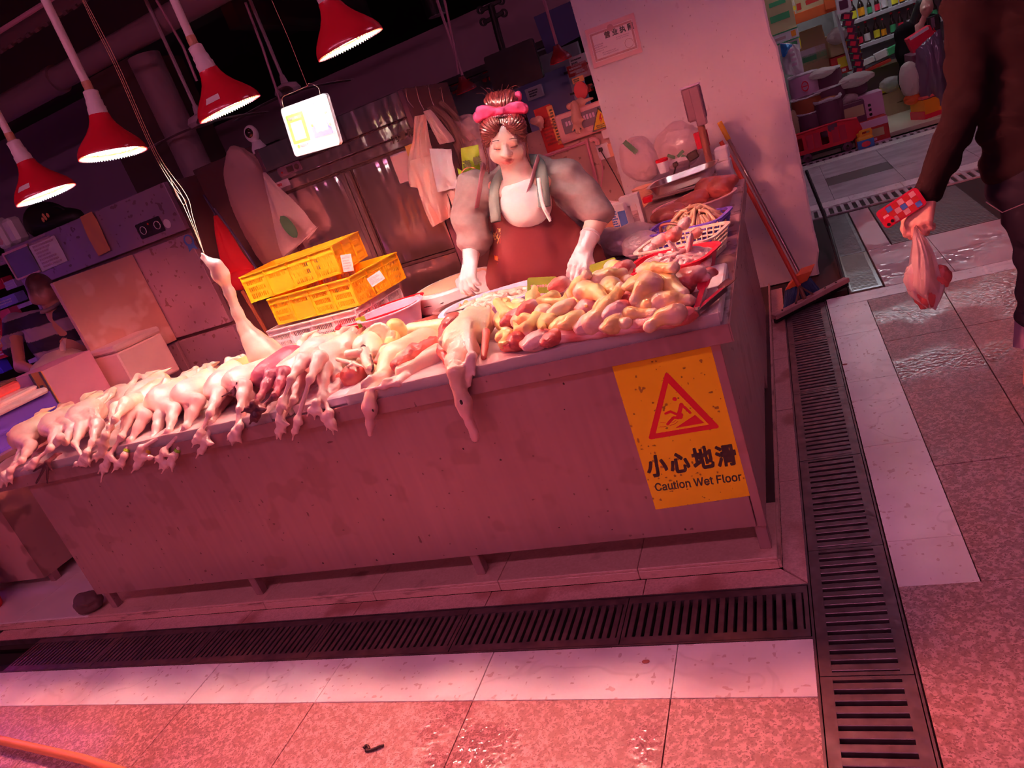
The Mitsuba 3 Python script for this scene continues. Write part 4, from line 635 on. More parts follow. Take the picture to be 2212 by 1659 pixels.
CH = [  # label, body centre (photo point, plane y), body axes, legs (K, H, F, toes), map
 ('plucked chicken nearest the ducks, one foot on the board edge', ZA((1300, 610)), 2.28, [((1190, 610), (1165, 850), (1120, 905), [(1040, 1020), (1105, 1052), (1172, 1035)]), ((1345, 740), (1185, 870), (1232, 995), [(1208, 1142), (1268, 1184), (1300, 1146), (1165, 1058)])], ZA, PINK, FEET),
 ('plucked chicken with bright yellow back and two legs hanging straight down', ZA((1180, 480)), 2.34, [((1150, 530), (1068, 700), (962, 1050), [(915, 1230), (955, 1165), (992, 1085)]), ((1010, 545), (905, 705), (830, 890), [(815, 1040), (862, 960), (800, 985)])], ZA, PINK, FEET),
 ('plucked chicken half hidden between the black chicken and the yellow one', ZA((1010, 720)), 2.22, [((985, 700), (930, 880), (812, 1065), [(782, 1215), (815, 1225), (862, 1165), (892, 1095)]), ((890, 830), (850, 960), (815, 1010), [(800, 1100), (840, 1110)])], ZA, PINK, FEET),
 ('plucked chicken whose two feet reach down left of the black feet', ZA((600, 770)), 2.26, [((505, 765), (468, 960), (432, 1145), [(360, 1225), (400, 1276), (482, 1250)]), ((540, 860), (480, 1010), (470, 1110), [(395, 1180), (440, 1215)])], ZA, PINK, FEET),
 ('plucked chicken with a dimpled thigh and a sideways spread foot', ZA((380, 800)), 2.30, [((285, 830), (215, 990), (132, 1165), [(58, 1292), (120, 1252), (90, 1230)]), ((260, 960), (230, 1090), (182, 1235), [(92, 1384), (150, 1350), (246, 1258)])], ZA, PINK, FEET),
 ('plucked chicken with a lime green ring on its ankle, left of the dimpled one', ZB((1740, 520)), 2.30, [((1690, 500), (1590, 720), (1400, 925), [(1318, 1030), (1368, 1052), (1440, 960)]), ((1640, 640), (1580, 800), (1490, 965), [(1378, 1120), (1470, 1102), (1356, 1080)])], ZB, PINK, FEET),
 ('plucked chicken with a yellow and pink ring on its ankle', ZB((1500, 560)), 2.30, [((1480, 570), (1445, 760), (1205, 900), [(1150, 1050), (1190, 1022), (1160, 985)]), ((1370, 640), (1310, 830), (1240, 972), [(1118, 1115), (1326, 976), (1170, 1080)])], ZB, PINK, FEET),
 ('plucked chicken with a lime green ring on its ankle, above the left film', ZB((1260, 560)), 2.32, [((1110, 615), (1040, 800), (932, 965), [(836, 1120), (860, 1196), (1004, 1016), (920, 1105)]), ((1235, 625), (1115, 840), (1062, 965), [(955, 1110), (1046, 1086), (1000, 1080)])], ZB, PINK, FEET),
 ('plucked chicken with cream skin lying on top of the left pile', ZB((1270, 430)), 2.42, [((1080, 520), (985, 650), (905, 790), [(800, 880), (840, 905), (880, 900)]), ((1000, 560), (940, 720), (900, 880), [(760, 1030), (820, 1020), (890, 990)])], ZB, PALE, PALE),
 ('plucked chicken with thin legs left of the cream one', ZB((760, 600)), 2.36, [((700, 720), (640, 860), (710, 990), [(622, 1062), (690, 1050), (740, 1060)]), ((830, 700), (790, 850), (740, 940), [(725, 1030), (770, 1060), (700, 1010)])], ZB, PINK, FEET),
 ('plucked chicken with folded legs near the left end of the counter', ZB((540, 700)), 2.34, [((480, 760), (430, 900), (300, 1010), [(180, 1100), (240, 1090), (290, 1085)]), ((620, 740), (560, 850), (520, 800), [(455, 860), (480, 900), (500, 815)])], ZB, PINK, FEET),
 ('plucked duck with big webbed feet at the far left end of the counter', ZB((330, 830)), 2.30, [((260, 880), (190, 1000), (90, 1090), [(0, 1232), (55, 1232), (105, 1205)]), ((200, 960), (130, 1040), (40, 1120), [(-20, 1190), (10, 1240), (60, 1150)])], ZB, PINK, FEET),
]
rb = np.random.default_rng(11)
for i, (lab, bc, by, legs, zm, ck, cf) in enumerate(CH):
    o = PY(*bc, by); o[2] = max(o[2], .955); r = RZ(rb.uniform(-25, 25)) @ RX(rb.uniform(-12, 12))
    pr_ = [ell(o, (.080, .125, .068), r, PALE), ell(o + r @ np.array([0, -.05, .01]), (.068, .075, .060), r, ck), ell(o + r @ np.array([.01, .07, .015]), (.060, .07, .055), r, FATC)]
    for j, (K, H, F, ts) in enumerate(legs): pr_ += leg_prims(zm(K), zm(H), zm(F), [zm(t) for t in ts], o + r @ np.array([(-.04, .04)[j] , -.06, 0]), ck, cf)
    w = o + r @ np.array([.065, .05, .03]); s_ = 1 if i % 2 else -1
    pr_ += wing_prims(w, w + r @ np.array([.04 * s_, .05, .02]), w + r @ np.array([.07 * s_, -.02, .01]), w + r @ np.array([.06 * s_, -.085, -.005]))
    w = o + r @ np.array([-.06, .06, .02]); pr_ += wing_prims(w, w + r @ np.array([-.03, .07, .03]), w + r @ np.array([-.05, .12, .035]), w + r @ np.array([-.02, .17, .03]))
    key = bird(lab, pr_, cat_='duck' if 'duck' in lab else 'chicken')
    if 'ring' in lab:
        f = PY(*zm(legs[1][2]), 1.958); h = PY(*zm(legs[1][1]), 2.005); d_ = (h - f) / np.linalg.norm(h - f); p = f + d_ * .022
        M('ring_green', (.25, .62, .03), .4); M('ring_yellow', (.85, .55, .05), .4)
        E('leg_ring', tube([p - d_ * .006, p + d_ * .006], .0125, 16), 'm_ring_yellow' if 'yellow and' in lab else 'm_ring_green', key, smooth=50, label='coloured plastic leg ring')
# the black chicken
BLK, BLK2 = (.055, .022, .035), (.22, .075, .13)
o = PY(*ZA((800, 620)), 2.25)
pr_ = [ell(o, (.085, .12, .062), RZ(-30), BLK2), ell(o + (.03, .05, .02), (.07, .08, .05), None, BLK2)]
pr_ += leg_prims(ZA((735, 680)), ZA((640, 860)), ZA((600, 920)), [ZA((480, 992)), ZA((545, 985)), ZA((580, 900))], o, BLK2, BLK, rk=.026)
pr_ += leg_prims(ZA((850, 660)), ZA((770, 850)), ZA((640, 960)), [ZA((548, 1092)), ZA((608, 1076)), ZA((570, 1040)), ZA((690, 960))], o, BLK2, BLK, rk=.026)
w = PY(*ZA((720, 660)), 2.22); pr_ += wing_prims(o, w, PY(*ZA((560, 740)), 2.17), PY(*ZA((470, 780)), 2.13), BLK, .017)
f = PY(*ZA((445, 790)), 2.12)
for t in ((315, 855), (370, 820), (410, 850), (440, 735)): pr_ += [cone(f, PY(*ZA(t), 2.09), .008, .0035, BLK)]
bird('black silkie chicken with dark scaly feet among the pale ones', pr_, group=None, base=BLK2)
# black feet at the far left
o = PY(*ZB((480, 960)), 2.03); f = PY(*ZB((405, 1020)), 1.955); pr_ = [cone(PY(*ZB((600, 960)), 2.08), o, .012, .010, BLK2), cone(o, f, .009, .009, BLK)]
for t in ((310, 1200), (405, 1200), (285, 1100), (440, 1090)): pr_ += [cone(f, PY(*ZB(t), 1.95), .0075, .004, BLK)]
bird('pair of dark chicken feet poking out over the left film', pr_, group=None, base=BLK, cat_='chicken_claw', k=.008)
# more bodies heaped behind, each one a bird
for j, (p, y, col, ang, lab) in enumerate([((250, 862), 2.52, PINK, 20, 'reddish plucked chicken lying behind the cream one on the pile'), ((420, 845), 2.55, PALE, -30, 'plucked chicken with pointed wing tips behind the left pile'), ((470, 850), 2.46, YEL, 40, 'opened chicken with red neck stump, middle of the pile'),
        ((540, 815), 2.55, YEL, -15, 'pale chicken directly under the upright goose neck'), ((160, 900), 2.50, PINK, 60, 'pink chicken stretching a leg towards the blue crate'), ((100, 925), 2.44, PINK, 50, 'pink plucked bird bent over at the far left of the pile'), ((640, 800), 2.50, FATC, 10, 'fatty chicken half hidden behind the black chicken')]):
    o = PY(*p, y); o[2] = max(o[2], .93); r = RZ(ang)
    pr_ = [ell(o, (.075, .125, .062), r, col), ell(o + r @ np.array([0, .08, .005]), (.05, .06, .045), r, PALE)]
    w = o + r @ np.array([.06, .04, .02]); pr_ += wing_prims(w, w + r @ np.array([.04, .07, .035]), w + r @ np.array([.09, .03, .03]), w + r @ np.array([.12, -.04, .01]))
    w = o + r @ np.array([-.06, .03, .02]); pr_ += wing_prims(w, w + r @ np.array([-.05, .05, .02]), w + r @ np.array([-.10, 0, .015]), w + r @ np.array([-.11, -.07, 0]))
    if j == 4: e = PY(182, 897, 2.5); pr_ += [cone(o, e, .03, .012, PINK), cone(e, PY(128, 896, 2.47), .010, .008, FEET)] + [cone(PY(128, 896, 2.47), PY(*q, 2.46), .006, .003, FEET) for q in ((104, 898), (112, 904), (121, 911))]
    if j == 2: e = PY(470, 803, 2.46); pr_ += [cone(o, e, .035, .026, PINK), ell(e, (.028, .02, .022), None, RAW)]
    bird(lab, pr_, .0042, .02)
# goose, its neck hung up by the bill
NK = [(600, 790, .075), (570, 762, .070), (548, 735, .048), (530, 710, .030), (513, 676, .0215), (496, 632, .0205), (483, 605, .0215)]
pts = [np.r_[PY(a, b, 2.47), r] for a, b, r in NK]
h1, h2, b1, b2 = PY(476, 592, 2.455), PY(468, 574, 2.44), PY(456, 567, 2.435), PY(437, 548, 2.43)
pr_ = chain(pts, PALE) + [ell(PY(585, 800, 2.56), (.12, .20, .075), RZ(20), PALE), cone(pts[-1][:3], h1, .0215, .030, PALE), ell(h1, (.030, .033, .036), None, PALE), cone(h1, h2, .030, .024, PALE), ell(PY(468, 568, 2.43), (.013, .014, .013), None, PINK), cone(h2, b1, .021, .013, PINK), cone(b1, b2, .0125, .006, PINK), cone(h2 + (-.006, 0, -.012), PY(434, 557, 2.43), .011, .004, PINK)]
g = bird('plucked goose whose long neck is strung up vertically by the bill', pr_, .0042, .022, None, 'goose', amp=.0012)
E('eye', mv(ico(.0042, 1), PY(472, 590, 2.425)), 'm_black', g)
q = PY(441, 548, 2.43); k = thing('neck_wire', 'bundle of thin wires from the ceiling that holds the goose by its bill', 'wire')
for j, off in enumerate((0, 5, -4)): E('strand', tube([q, PY(412 + off, 470, 2.5), PY(392 + off * 2, 420, 2.55), PY(335 + off, 330, 2.6), PY(255 + off, 150, 2.6), PY(205 + off, 50, 2.6), PY(150, -60, 2.6)], .0014, 5, sm=5), 'm_wire', k, smooth=True)
E('loop', tube([PY(*s_, 2.55) for s_ in ((372, 395), (381, 420), (396, 441), (402, 436), (394, 424), (376, 405), (368, 385))], .0016, 5, sm=4), 'm_wire', k, smooth=True)
# duck with the long neck over the edge
ZC = Zo(.25316, 850, 560)
def pc(x, y, yy): return PY(*ZC((x, y)), yy)
DK = (.84, .55, .40)
neck = [np.r_[pc(600, 780, 2.09), .055], np.r_[pc(540, 880, 2.01), .038], np.r_[pc(530, 960, 1.952), .027], np.r_[pc(545, 1060, 1.945), .0215], np.r_[pc(575, 1150, 1.94), .021], np.r_[pc(600, 1220, 1.938), .026]]
hd, bl = pc(615, 1290, 1.937), pc(700, 1530, 1.94)
pr_ = [ell(pc(640, 600, 2.22), (.075, .16, .062), RZ(-6), FATC), ell(pc(720, 560, 2.26), (.06, .10, .05), None, DK)] + chain(neck, DK) + [cone(neck[-1][:3], hd, .026, .021, PINK), cone(hd, pc(650, 1400, 1.936), .019, .013, PINK), ell(pc(690, 1490, 1.937), (.0145, .010, .026), RY(18), PINK), cone(pc(650, 1400, 1.936), bl, .012, .0085, PINK)]
fo = pc(668, 830, 1.985); pr_ += [cone(pc(640, 560, 2.17), pc(640, 660, 2.10), .022, .013, DK), cone(pc(640, 660, 2.10), fo, .0105, .010, FEET)] + [cone(fo, pc(*t, 1.958), .008, .0045, FEET) for t in ((600, 1075), (650, 1078), (690, 985), (590, 925))] + [cone(fo, pc(640, 1000, 1.962), .011, .006, FEET)]
pr_ += wing_prims(pc(560, 540, 2.2), pc(660, 440, 2.28), pc(760, 470, 2.26), pc(800, 700, 2.12), FATC, .015) + [cone(pc(780, 560, 2.2), pc(825, 410, 2.3), .010, .006, DK), cone(pc(790, 620, 2.15), pc(770, 840, 2.03), .014, .010, RAW)]
d1 = bird('plucked duck with its neck and bill hanging far down over the counter front', pr_, .0036, .016, None, 'duck', base=DK)
E('eye', mv(ico(1, 2), pc(579, 1222, 1.912), s=(.0052, .004, .0095)), 'm_black', d1)
bl_ = blob([cone(pc(470, 610, 2.17), pc(430, 780, 2.12), .036, .024, RAW), cone(pc(430, 780, 2.12), pc(455, 880, 2.03), .024, .012, RAW), ell(pc(500, 520, 2.2), (.03, .05, .025), None, RAW), ell(pc(430, 700, 2.10), (.018, .02, .022), None, FATC)], .0036, .012, lambda p: .004 * nz(p, 60, 2, 3) * 2)
E('innards', bl_[0], 'm_meat_wet', d1, smooth=True, color=bl_[1], label='opened red breast cavity')
# the other duck: halved carcass, wing spread, head hanging
HK = [(1620, 1000), (1700, 820), (1850, 560), (2000, 380)]
pr_ = [cone(PY(*ZA((1680, 760)), 2.08), PY(*ZA((1830, 560)), 2.2), .045, .075, FATC), cone(PY(*ZA((1830, 560)), 2.2), PY(*ZA((2050, 420)), 2.36), .075, .07, FATC), cone(PY(*ZA((1900, 640)), 2.08), PY(*ZA((2160, 520)), 2.16), .045, .05, DK)]
hk = PY(*ZA((1580, 860)), 1.96); pr_ += [cone(PY(*ZA((1640, 740)), 2.06), hk, .032, .022, DK), ell(PY(*ZA((1575, 950)), 1.945), (.026, .024, .032), RY(-8), PINK), cone(PY(*ZA((1575, 960)), 1.945), PY(*ZA((1578, 1090)), 1.944), .022, .013, PINK), cone(PY(*ZA((1578, 1090)), 1.944), PY(*ZA((1578, 1175)), 1.943), .013, .009, PINK)]
pr_ += wing_prims(PY(*ZA((2000, 610)), 2.10), PY(*ZA((1830, 740)), 1.99), PY(*ZA((1700, 770)), 1.975), PY(*ZA((1530, 800)), 1.965), PINK, .013) + [cone(PY(*ZA((1860, 690)), 2.02), PY(*ZA((1700, 720)), 1.985), .012, .007, PALE)]
pr_ += wing_prims(PY(*ZA((1700, 700)), 2.07), PY(*ZA((1580, 700)), 2.02), PY(*ZA((1525, 740)), 2.0), PY(*ZA((1500, 790)), 1.985), FEET, .011)
pr_ += [cone(PY(*ZA((1930, 280)), 2.5), PY(*ZA((2200, 250)), 2.48), .026, .03, FATC), ell(PY(*ZA((1880, 305)), 2.48), (.022,) * 3, None, (.95, .85, .6))]
d2 = bird('opened duck carcass on the board, its wing and pink bill over the edge', pr_, .004, .018, None, 'duck', base=FATC, cut=[cone(PY(*ZA((1920, 560)), 2.12) + (0, -.035, .03), PY(*ZA((2130, 430)), 2.22) + (0, -.02, .045), .035, .04)])
E('eye', mv(ico(1, 1), PY(*ZA((1602, 975)), 1.921), s=(.003, .003, .006)), 'm_black', d2)
bl_ = blob([cone(PY(*ZA((1800, 590)), 2.10) + (0, 0, .0), PY(*ZA((1950, 470)), 2.2), .022, .03, RAW), cone(PY(*ZA((1950, 500)), 2.18), PY(*ZA((2120, 400)), 2.26), .03, .028, RAW), ell(PY(*ZA((1830, 500)), 2.18), (.03, .05, .02), RZ(30), FATC)], .004, .014, lambda p: .006 * nz(p, 55, 3, 3) * 2)
E('innards', bl_[0], 'm_meat_wet', d2, smooth=True, color=bl_[1], label='glistening red cavity with fat')
# small goose head with pale bill lying on the pile, coiled gut, neck
pr_ = [ell(PY(*ZA((1530, 420)), 2.30), (.045, .055, .042), None, PALE), cone(PY(*ZA((1600, 370)), 2.34), PY(*ZA((1540, 440)), 2.28), .03, .035, PALE), cone(PY(*ZA((1530, 480)), 2.22), PY(*ZA((1580, 620)), 2.12), .024, .020, PALE), ell(PY(*ZA((1590, 620)), 2.115), (.020, .02, .022), None, FATC), cone(PY(*ZA((1600, 340)), 2.36), PY(*ZA((1620, 480)), 2.24), .038, .03, FATC)]
h_ = bird('goose head with a pale flat bill lying on the pile next to the halved duck', pr_, .0036, .012, None, 'severed_goose')
E('mouth', cat([tube([PY(*ZA((1578, 500)), 2.15), PY(*ZA((1605, 600)), 2.098), PY(*ZA((1590, 648)), 2.094)], .0035, 6, sm=3), mv(ico(.011, 1), PY(*ZA((1520, 435)), 2.235))]), 'm_black', h_, smooth=True)
gp = []
for j in range(46): a = j * .42; rr = .010 + .0011 * j; gp.append(PY(*ZA((1690 + 0, 320)), 2.36) + np.array([rr * 1.05 * math.cos(a), rr * .35 * math.sin(a) - .03, rr * .9 * math.sin(a)]))
pr_ = [cone(a, b, .010, .010, FATC) for a, b in zip(gp[:-1], gp[1:])] + [ell(PY(*ZA((1800, 290)), 2.42), (.045, .04, .05), None, YEL), cone(PY(*ZA((1780, 350)), 2.36), PY(*ZA((1690, 560)), 2.17), .026, .018, YEL), cone(PY(*ZA((1700, 430)), 2.26), PY(*ZA((1630, 560)), 2.16), .014, .010, RAW), ell(PY(*ZA((1720, 480)), 2.22), (.03, .025, .03), None, FATC)]
bird('coil of yellow poultry gut on top of the pile before the steel bowl', pr_, .0036, .007, None, 'offal')
# red gizzard lump and pale feet in front of it
pr_ = [ell(PY(*ZA((1440, 690)), 2.12), (.05, .045, .05), None, RAW), cone(PY(*ZA((1330, 700)), 2.12), PY(*ZA((1500, 660)), 2.16), .022, .02, RAW)]
bird('dark red liver lump between the chicken foot and the duck wing', pr_, .004, .012, None, 'offal', 'm_meat_wet', base=RAW)
f = PY(*ZA((1440, 575)), 2.13); pr_ = [cone(PY(*ZA((1300, 540)), 2.15), f, .009, .010, PALE)] + [cone(f, PY(*ZA(t), 2.10), .0075, .0045, PALE) for t in ((1520, 600), (1460, 640), (1440, 690), (1380, 600))] + [cone(PY(*ZA((1390, 490)), 2.2), PY(*ZA((1490, 480)), 2.2), .016, .02, PALE)]
bird('pale severed chicken foot with spread toes on the dark red lump', pr_, .0034, .008, None, 'chicken_claw')
# ------------------------------------------------------------------ cut pieces on the right half
ZE, ZF = Zo(.12658, 1080, 580), Zo(.12658, 1300, 560)
GRP = 'cut chicken pieces on the right half of the board'
def piece(name, lab, prims, k=.012, res=.0036, mat='m_skin_wet', amp=.0035, group=GRP):
    v, c = blob(prims, res, k, lambda p: amp * (nz(p, 42, 5, 3) * 1.6), YEL); c = np.clip(c * (1 + .28 * nz(v.vertices, 30, 3, 3)[:, None]), .02, .96)
    return E(name, v, mat, smooth=True, color=c, label=lab, cat='chicken piece', group=group)
def P3(p, z): q = PZ(*p, z); return q
def leg_piece(a, b, z0, z1, lab, r=.034, bend=.0, col=YEL, meat=PINK, end=.014, raw=False):
    A, B = P3(a, z0), P3(b, z1); d = B - A; L_ = np.linalg.norm(d); s = np.cross(d / L_, (0, 0, 1)); m = A + d * .42 + s * bend * L_ + np.array([0, 0, .008])
    pr_ = [ell(A, (r * 1.15, r * 1.1, r * .9), None, meat), cone(A, m, r, r * .72, col), cone(m, B, r * .74, end, col), ell(B, (end * 1.15,) * 3, None, meat if raw else (.9, .7, .55))]
    return piece('drumstick', lab, pr_)
LG = [(ZE((1600, 930)), ZE((2060, 330)), .935, .99, 'long shiny yellow chicken leg standing up across the middle of the pieces', .036, .14), (ZF((270, 1020)), ZF((880, 940)), .925, .925, 'chicken leg with a raw red end lying along the front film', .033, .05),
      (ZF((1250, 940)), ZF((810, 1150)), .925, .915, 'chicken drumstick nearest the tongs, its cut end to the front', .030, .08), (ZF((1000, 760)), ZF((1480, 700)), .935, .93, 'yellow chicken thigh behind the front drumstick by the tongs', .036, .03), (ZF((790, 450)), ZF((560, 700)), .985, .965, 'plump yellow drumstick with a cut bone end facing the viewer', .040, -.08),
      (ZF((1060, 380)), ZF((1400, 590)), .965, .945, 'scaly chicken leg pointing its bone at the tongs', .038, .05), (ZF((760, 200)), ZF((1240, 140)), 1.0, 1.01, 'thin chicken leg reaching right over the red tub', .026, .06), (ZE((1290, 480)), ZE((1480, 110)), .955, 1.03, 'chicken leg sticking up in front of the gloved hand', .036, .03),
      (ZE((1450, 380)), ZE((1830, 570)), .99, .975, 'yellow chicken leg lying slanted below the upright one', .034, -.05), (ZE((1680, 210)), ZE((2100, 80)), .995, .99, 'chicken leg before the second green card', .032, .08), (ZE((1880, 330)), ZE((2020, 500)), .97, .96, 'round chicken thigh left of the curled yellow skin', .036, .0),
      (ZE((330, 900)), ZE((640, 870)), .945, .95, 'pale chicken wing drumette on the left edge of the pieces', .026, .05), (ZF((120, 1150)), ZF((420, 1090)), .915, .925, 'small chicken leg under the long one at the front', .028, .0), (ZE((60, 880)), ZE((120, 1090)), .94, .92, 'chicken thigh beside the duck with the long neck', .034, .05),
      (ZF((180, 140)), ZF((440, 180)), .985, .98, 'pale chicken leg in front of the second green card, right end', .026, .03), (ZE((760, 780)), ZE((560, 690)), .95, .955, 'yellow thigh left of the white breast chunk', .033, .02), (ZE((1900, 120)), ZE((2200, 200)), .97, .97, 'chicken leg half covered by the curled yellow skin', .030, .04)]
for a, b, z0, z1, lab, r, bd in LG: leg_piece(a, b, z0, z1, lab, r, bd)
WG = [(ZE((560, 480)), ZE((540, 600)), ZE((590, 360)), ZE((600, 350)), .97, 'chicken wing with its tip pointing up before the first green card'), (ZE((330, 720)), ZE((160, 700)), ZE((60, 620)), ZE((10, 600)), .96, 'chicken wing with a pointed tip at the left rim of the tray'), (ZE((650, 880)), ZE((480, 1040)), ZE((300, 1050)), ZE((250, 950)), .95, 'chicken wing stretched out over the red meat'),
      (ZE((900, 500)), ZE((700, 620)), ZE((1100, 560)), ZE((1130, 480)), .975, 'golden chicken wing under the first green card'), (ZE((850, 900)), ZE((640, 860)), ZE((720, 1010)), ZE((740, 1060)), .945, 'chicken wing folded left of the yellow skin'), (ZE((60, 1170)), ZE((180, 1160)), ZE((40, 1290)), ZE((150, 1310)), .925, 'chicken wing lying flat at the front left of the pieces'),
      (ZE((120, 790)), ZE((-20, 620)), ZE((110, 560)), ZE((130, 620)), .965, 'red chicken wing with two raised tips by the lavender tray'), (ZE((1180, 640)), ZE((1340, 600)), ZE((1450, 650)), ZE((1500, 700)), .95, 'pink chicken wing between the upright leg and the white chunk')]
for a, b, c_, d_, z, lab in WG:
    q = [P3(p, z) for p in (a, b, c_, d_)]; piece('wing_piece', lab, [ell(q[0], (.028, .028, .022), None, YEL)] + wing_prims(q[0], q[1] + (0, 0, .01), q[2], q[3] + (0, 0, .012), YEL, .019) + [cone(q[0] - (0, 0, .02), q[1] - (0, 0, .012), .02, .016, PINK)])
CK = [(ZE((1060, 690)), .96, (.042, .026, .026), 15, FATC, PALE, 'white breast chunk in the middle of the pieces'), (ZE((1130, 1000)), .925, (.050, .036, .040), -20, YEL, YEL, 'large yellow flap of chicken skin in the front middle'), (ZE((620, 1240)), .918, (.044, .040, .030), 10, PINK, RAW, 'pink neck piece with holes at the front of the board'),
      (ZE((300, 1240)), .920, (.036, .034, .034), 30, RAW, RAW, 'deep red raw meat lump at the front left'), (ZE((500, 740)), .965, (.040, .034, .038), 0, RAW, PINK, 'raw red breast piece with a meaty hollow'), (ZE((870, 1200)), .915, (.040, .034, .024), 40, RAW, PINK, 'raw red slice behind the yellow skin flap'), (ZE((1530, 960)), .93, (.040, .036, .036), 0, PINK, YEL, 'fleshy thigh end at the foot of the long shiny leg'),
      (ZF((620, 390)), 1.0, (.042, .040, .024), 20, YEL, FATC, 'curled glossy yellow skin on the top of the heap'), (ZF((560, 880)), .93, (.036, .036, .03), 0, RAW, PINK, 'red meat chunk under the cut bone end'), (ZF((850, 720)), .945, (.040, .036, .030), 35, YEL, FATC, 'fatty yellow piece between the two drumsticks'), (ZF((380, 780)), .935, (.026, .034, .03), 0, RAW, RAW, 'dark red hollow piece left of the cut bone'),
      (ZF((1380, 360)), .95, (.060, .050, .036), -20, RAW, PINK, 'large pink breast piece behind the scaly leg'), (ZF((1650, 300)), .935, (.045, .026, .020), 10, PINK, RAW, 'stringy pink scrap next to the red tub'), (ZF((330, 160)), .99, (.035, .03, .022), 0, RAW, PINK, 'red shiny scrap right of the second green card'), (ZE((1000, 280)), .955, (.034, .03, .028), 0, RAW, PINK, 'red chunk right of the first green card'),
      (ZE((1560, 600)), .95, (.05, .04, .03), 30, PINK, RAW, 'red ribbed meat left of the yellow bone'), (ZE((1760, 640)), .96, (.024, .028, .028), 0, YEL, FATC, 'yellow cut bone stump in the middle of the heap'), (ZE((300, 640)), .955, (.034, .026, .026), -30, YEL, PALE, 'pale curled skin at the left rim of the pieces'), (ZE((1950, 950)), .925, (.034, .03, .030), 20, YEL, PINK, 'yellow fat lump at the foot of the front leg'),
      (ZE((1980, 760)), .945, (.04, .036, .034), 0, PINK, RAW, 'pink piece behind the front legs'), (ZE((200, 880)), .945, (.035, .04, .034), 0, RAW, PINK, 'red breast chunk beside the pale drumette'), (ZE((640, 1010)), .93, (.03, .026, .036), 0, PALE, PINK, 'pale ribbed piece behind the neck piece'), (ZE((1240, 900)), .945, (.036, .03, .028), 25, YEL, FATC, 'yellow skin blob right of the large flap')]
for p, z, r, ang, c1, c2, lab in CK:
    o = P3(p, z); R = RZ(ang); rr = np.array(r)
    piece('meat_chunk', lab, [ell(o, rr, R, c1), ell(o + R @ np.array([rr[0] * .6, rr[1] * .3, rr[2] * .35]), rr * .62, R, c2), ell(o + R @ np.array([-rr[0] * .5, -rr[1] * .5, 0]), rr * .6, R, c1), cone(o + R @ np.array([-rr[0], 0, 0]), o + R @ np.array([rr[0] * 1.2, rr[1] * .4, -rr[2] * .3]), rr[2] * .45, rr[2] * .35, c2)], .010, amp=.006, mat='m_meat_wet' if c1 is RAW else 'm_skin_wet')
# low layer of scraps that closes the gaps of the heap
pr_ = [ell(P3((x, 640 + (1500 - x) * .16 + dy), .905), (.05, .045, .022), None, PINK if (i + j) % 2 else RAW) for i, x in enumerate(range(1110, 1480, 36)) for j, dy in enumerate((-18, 12, 40))]
v, c = blob(pr_, .006, .02, lambda p: .010 * nz(p, 40, 3, 3)); E('meat_scraps', v, 'm_meat_wet', smooth=True, color=c, kind='stuff', label='pink meat scraps filling the gaps under the cut chicken pieces', cat='meat')
pr_ = [ell(PY(x, 985 - (x - 30) * .30 + 20, 2.3), (.08, .11, .05), None, PINK) for x in range(40, 760, 60)]
v, c = blob(pr_, .007, .03, lambda p: .014 * nz(p, 26, 3, 3)); E('skin_scraps', v, 'm_skin_wet', smooth=True, color=c, kind='stuff', label='wrinkled pink skin and fat under the row of whole chickens', cat='meat')
# ------------------------------------------------------------------ things on the counter's right wing
M('red_plastic', (.80, .015, .04), .3); M('blue_plastic', (.12, .11, .62), .32); M('pink_plastic', (.86, .48, .46), .35); M('lav_plastic', (.74, .60, .78), .35); M('magenta_plastic', (.86, .50, .68), .35); M('white_plastic', (.86, .82, .82), .38); M('cream_plastic', (.86, .76, .58), .4)
M('orange_plastic', (.95, .42, .22), .38); M('steel', (.66, .60, .61), .22, .95); M('steel_dull', (.42, .36, .37), .38, .8); M('rust', (.28, .14, .11), .5, .5); M('card_green', (.16, .40, .03), .4)
bs('m_bag', {'type': 'principledthin', 'base_color': C((.94, .87, .89)), 'roughness': .18, 'spec_trans': .55, 'diff_trans': .55, 'eta': 1.4})
bs('m_bag_white', {'type': 'principledthin', 'base_color': C((.90, .80, .76)), 'roughness': .35, 'spec_trans': .15, 'diff_trans': .8, 'eta': 1.4})
def tub(w, d, h, t=.004, taper=.82, e=4.5, lip=.014, n=56):
    """Open plastic basin, half sizes w, d at the rim."""
    p = [(0, 0), (taper, 0), (taper + .02, .006), (1, h - .006), (1 + lip / w, h - .004), (1 + lip / w, h), (1 - t / w, h), (taper + .02 - t / w, t + .004), (taper - .03, t), (0, t)]
    return lathe_super(p, w, d, e, n)
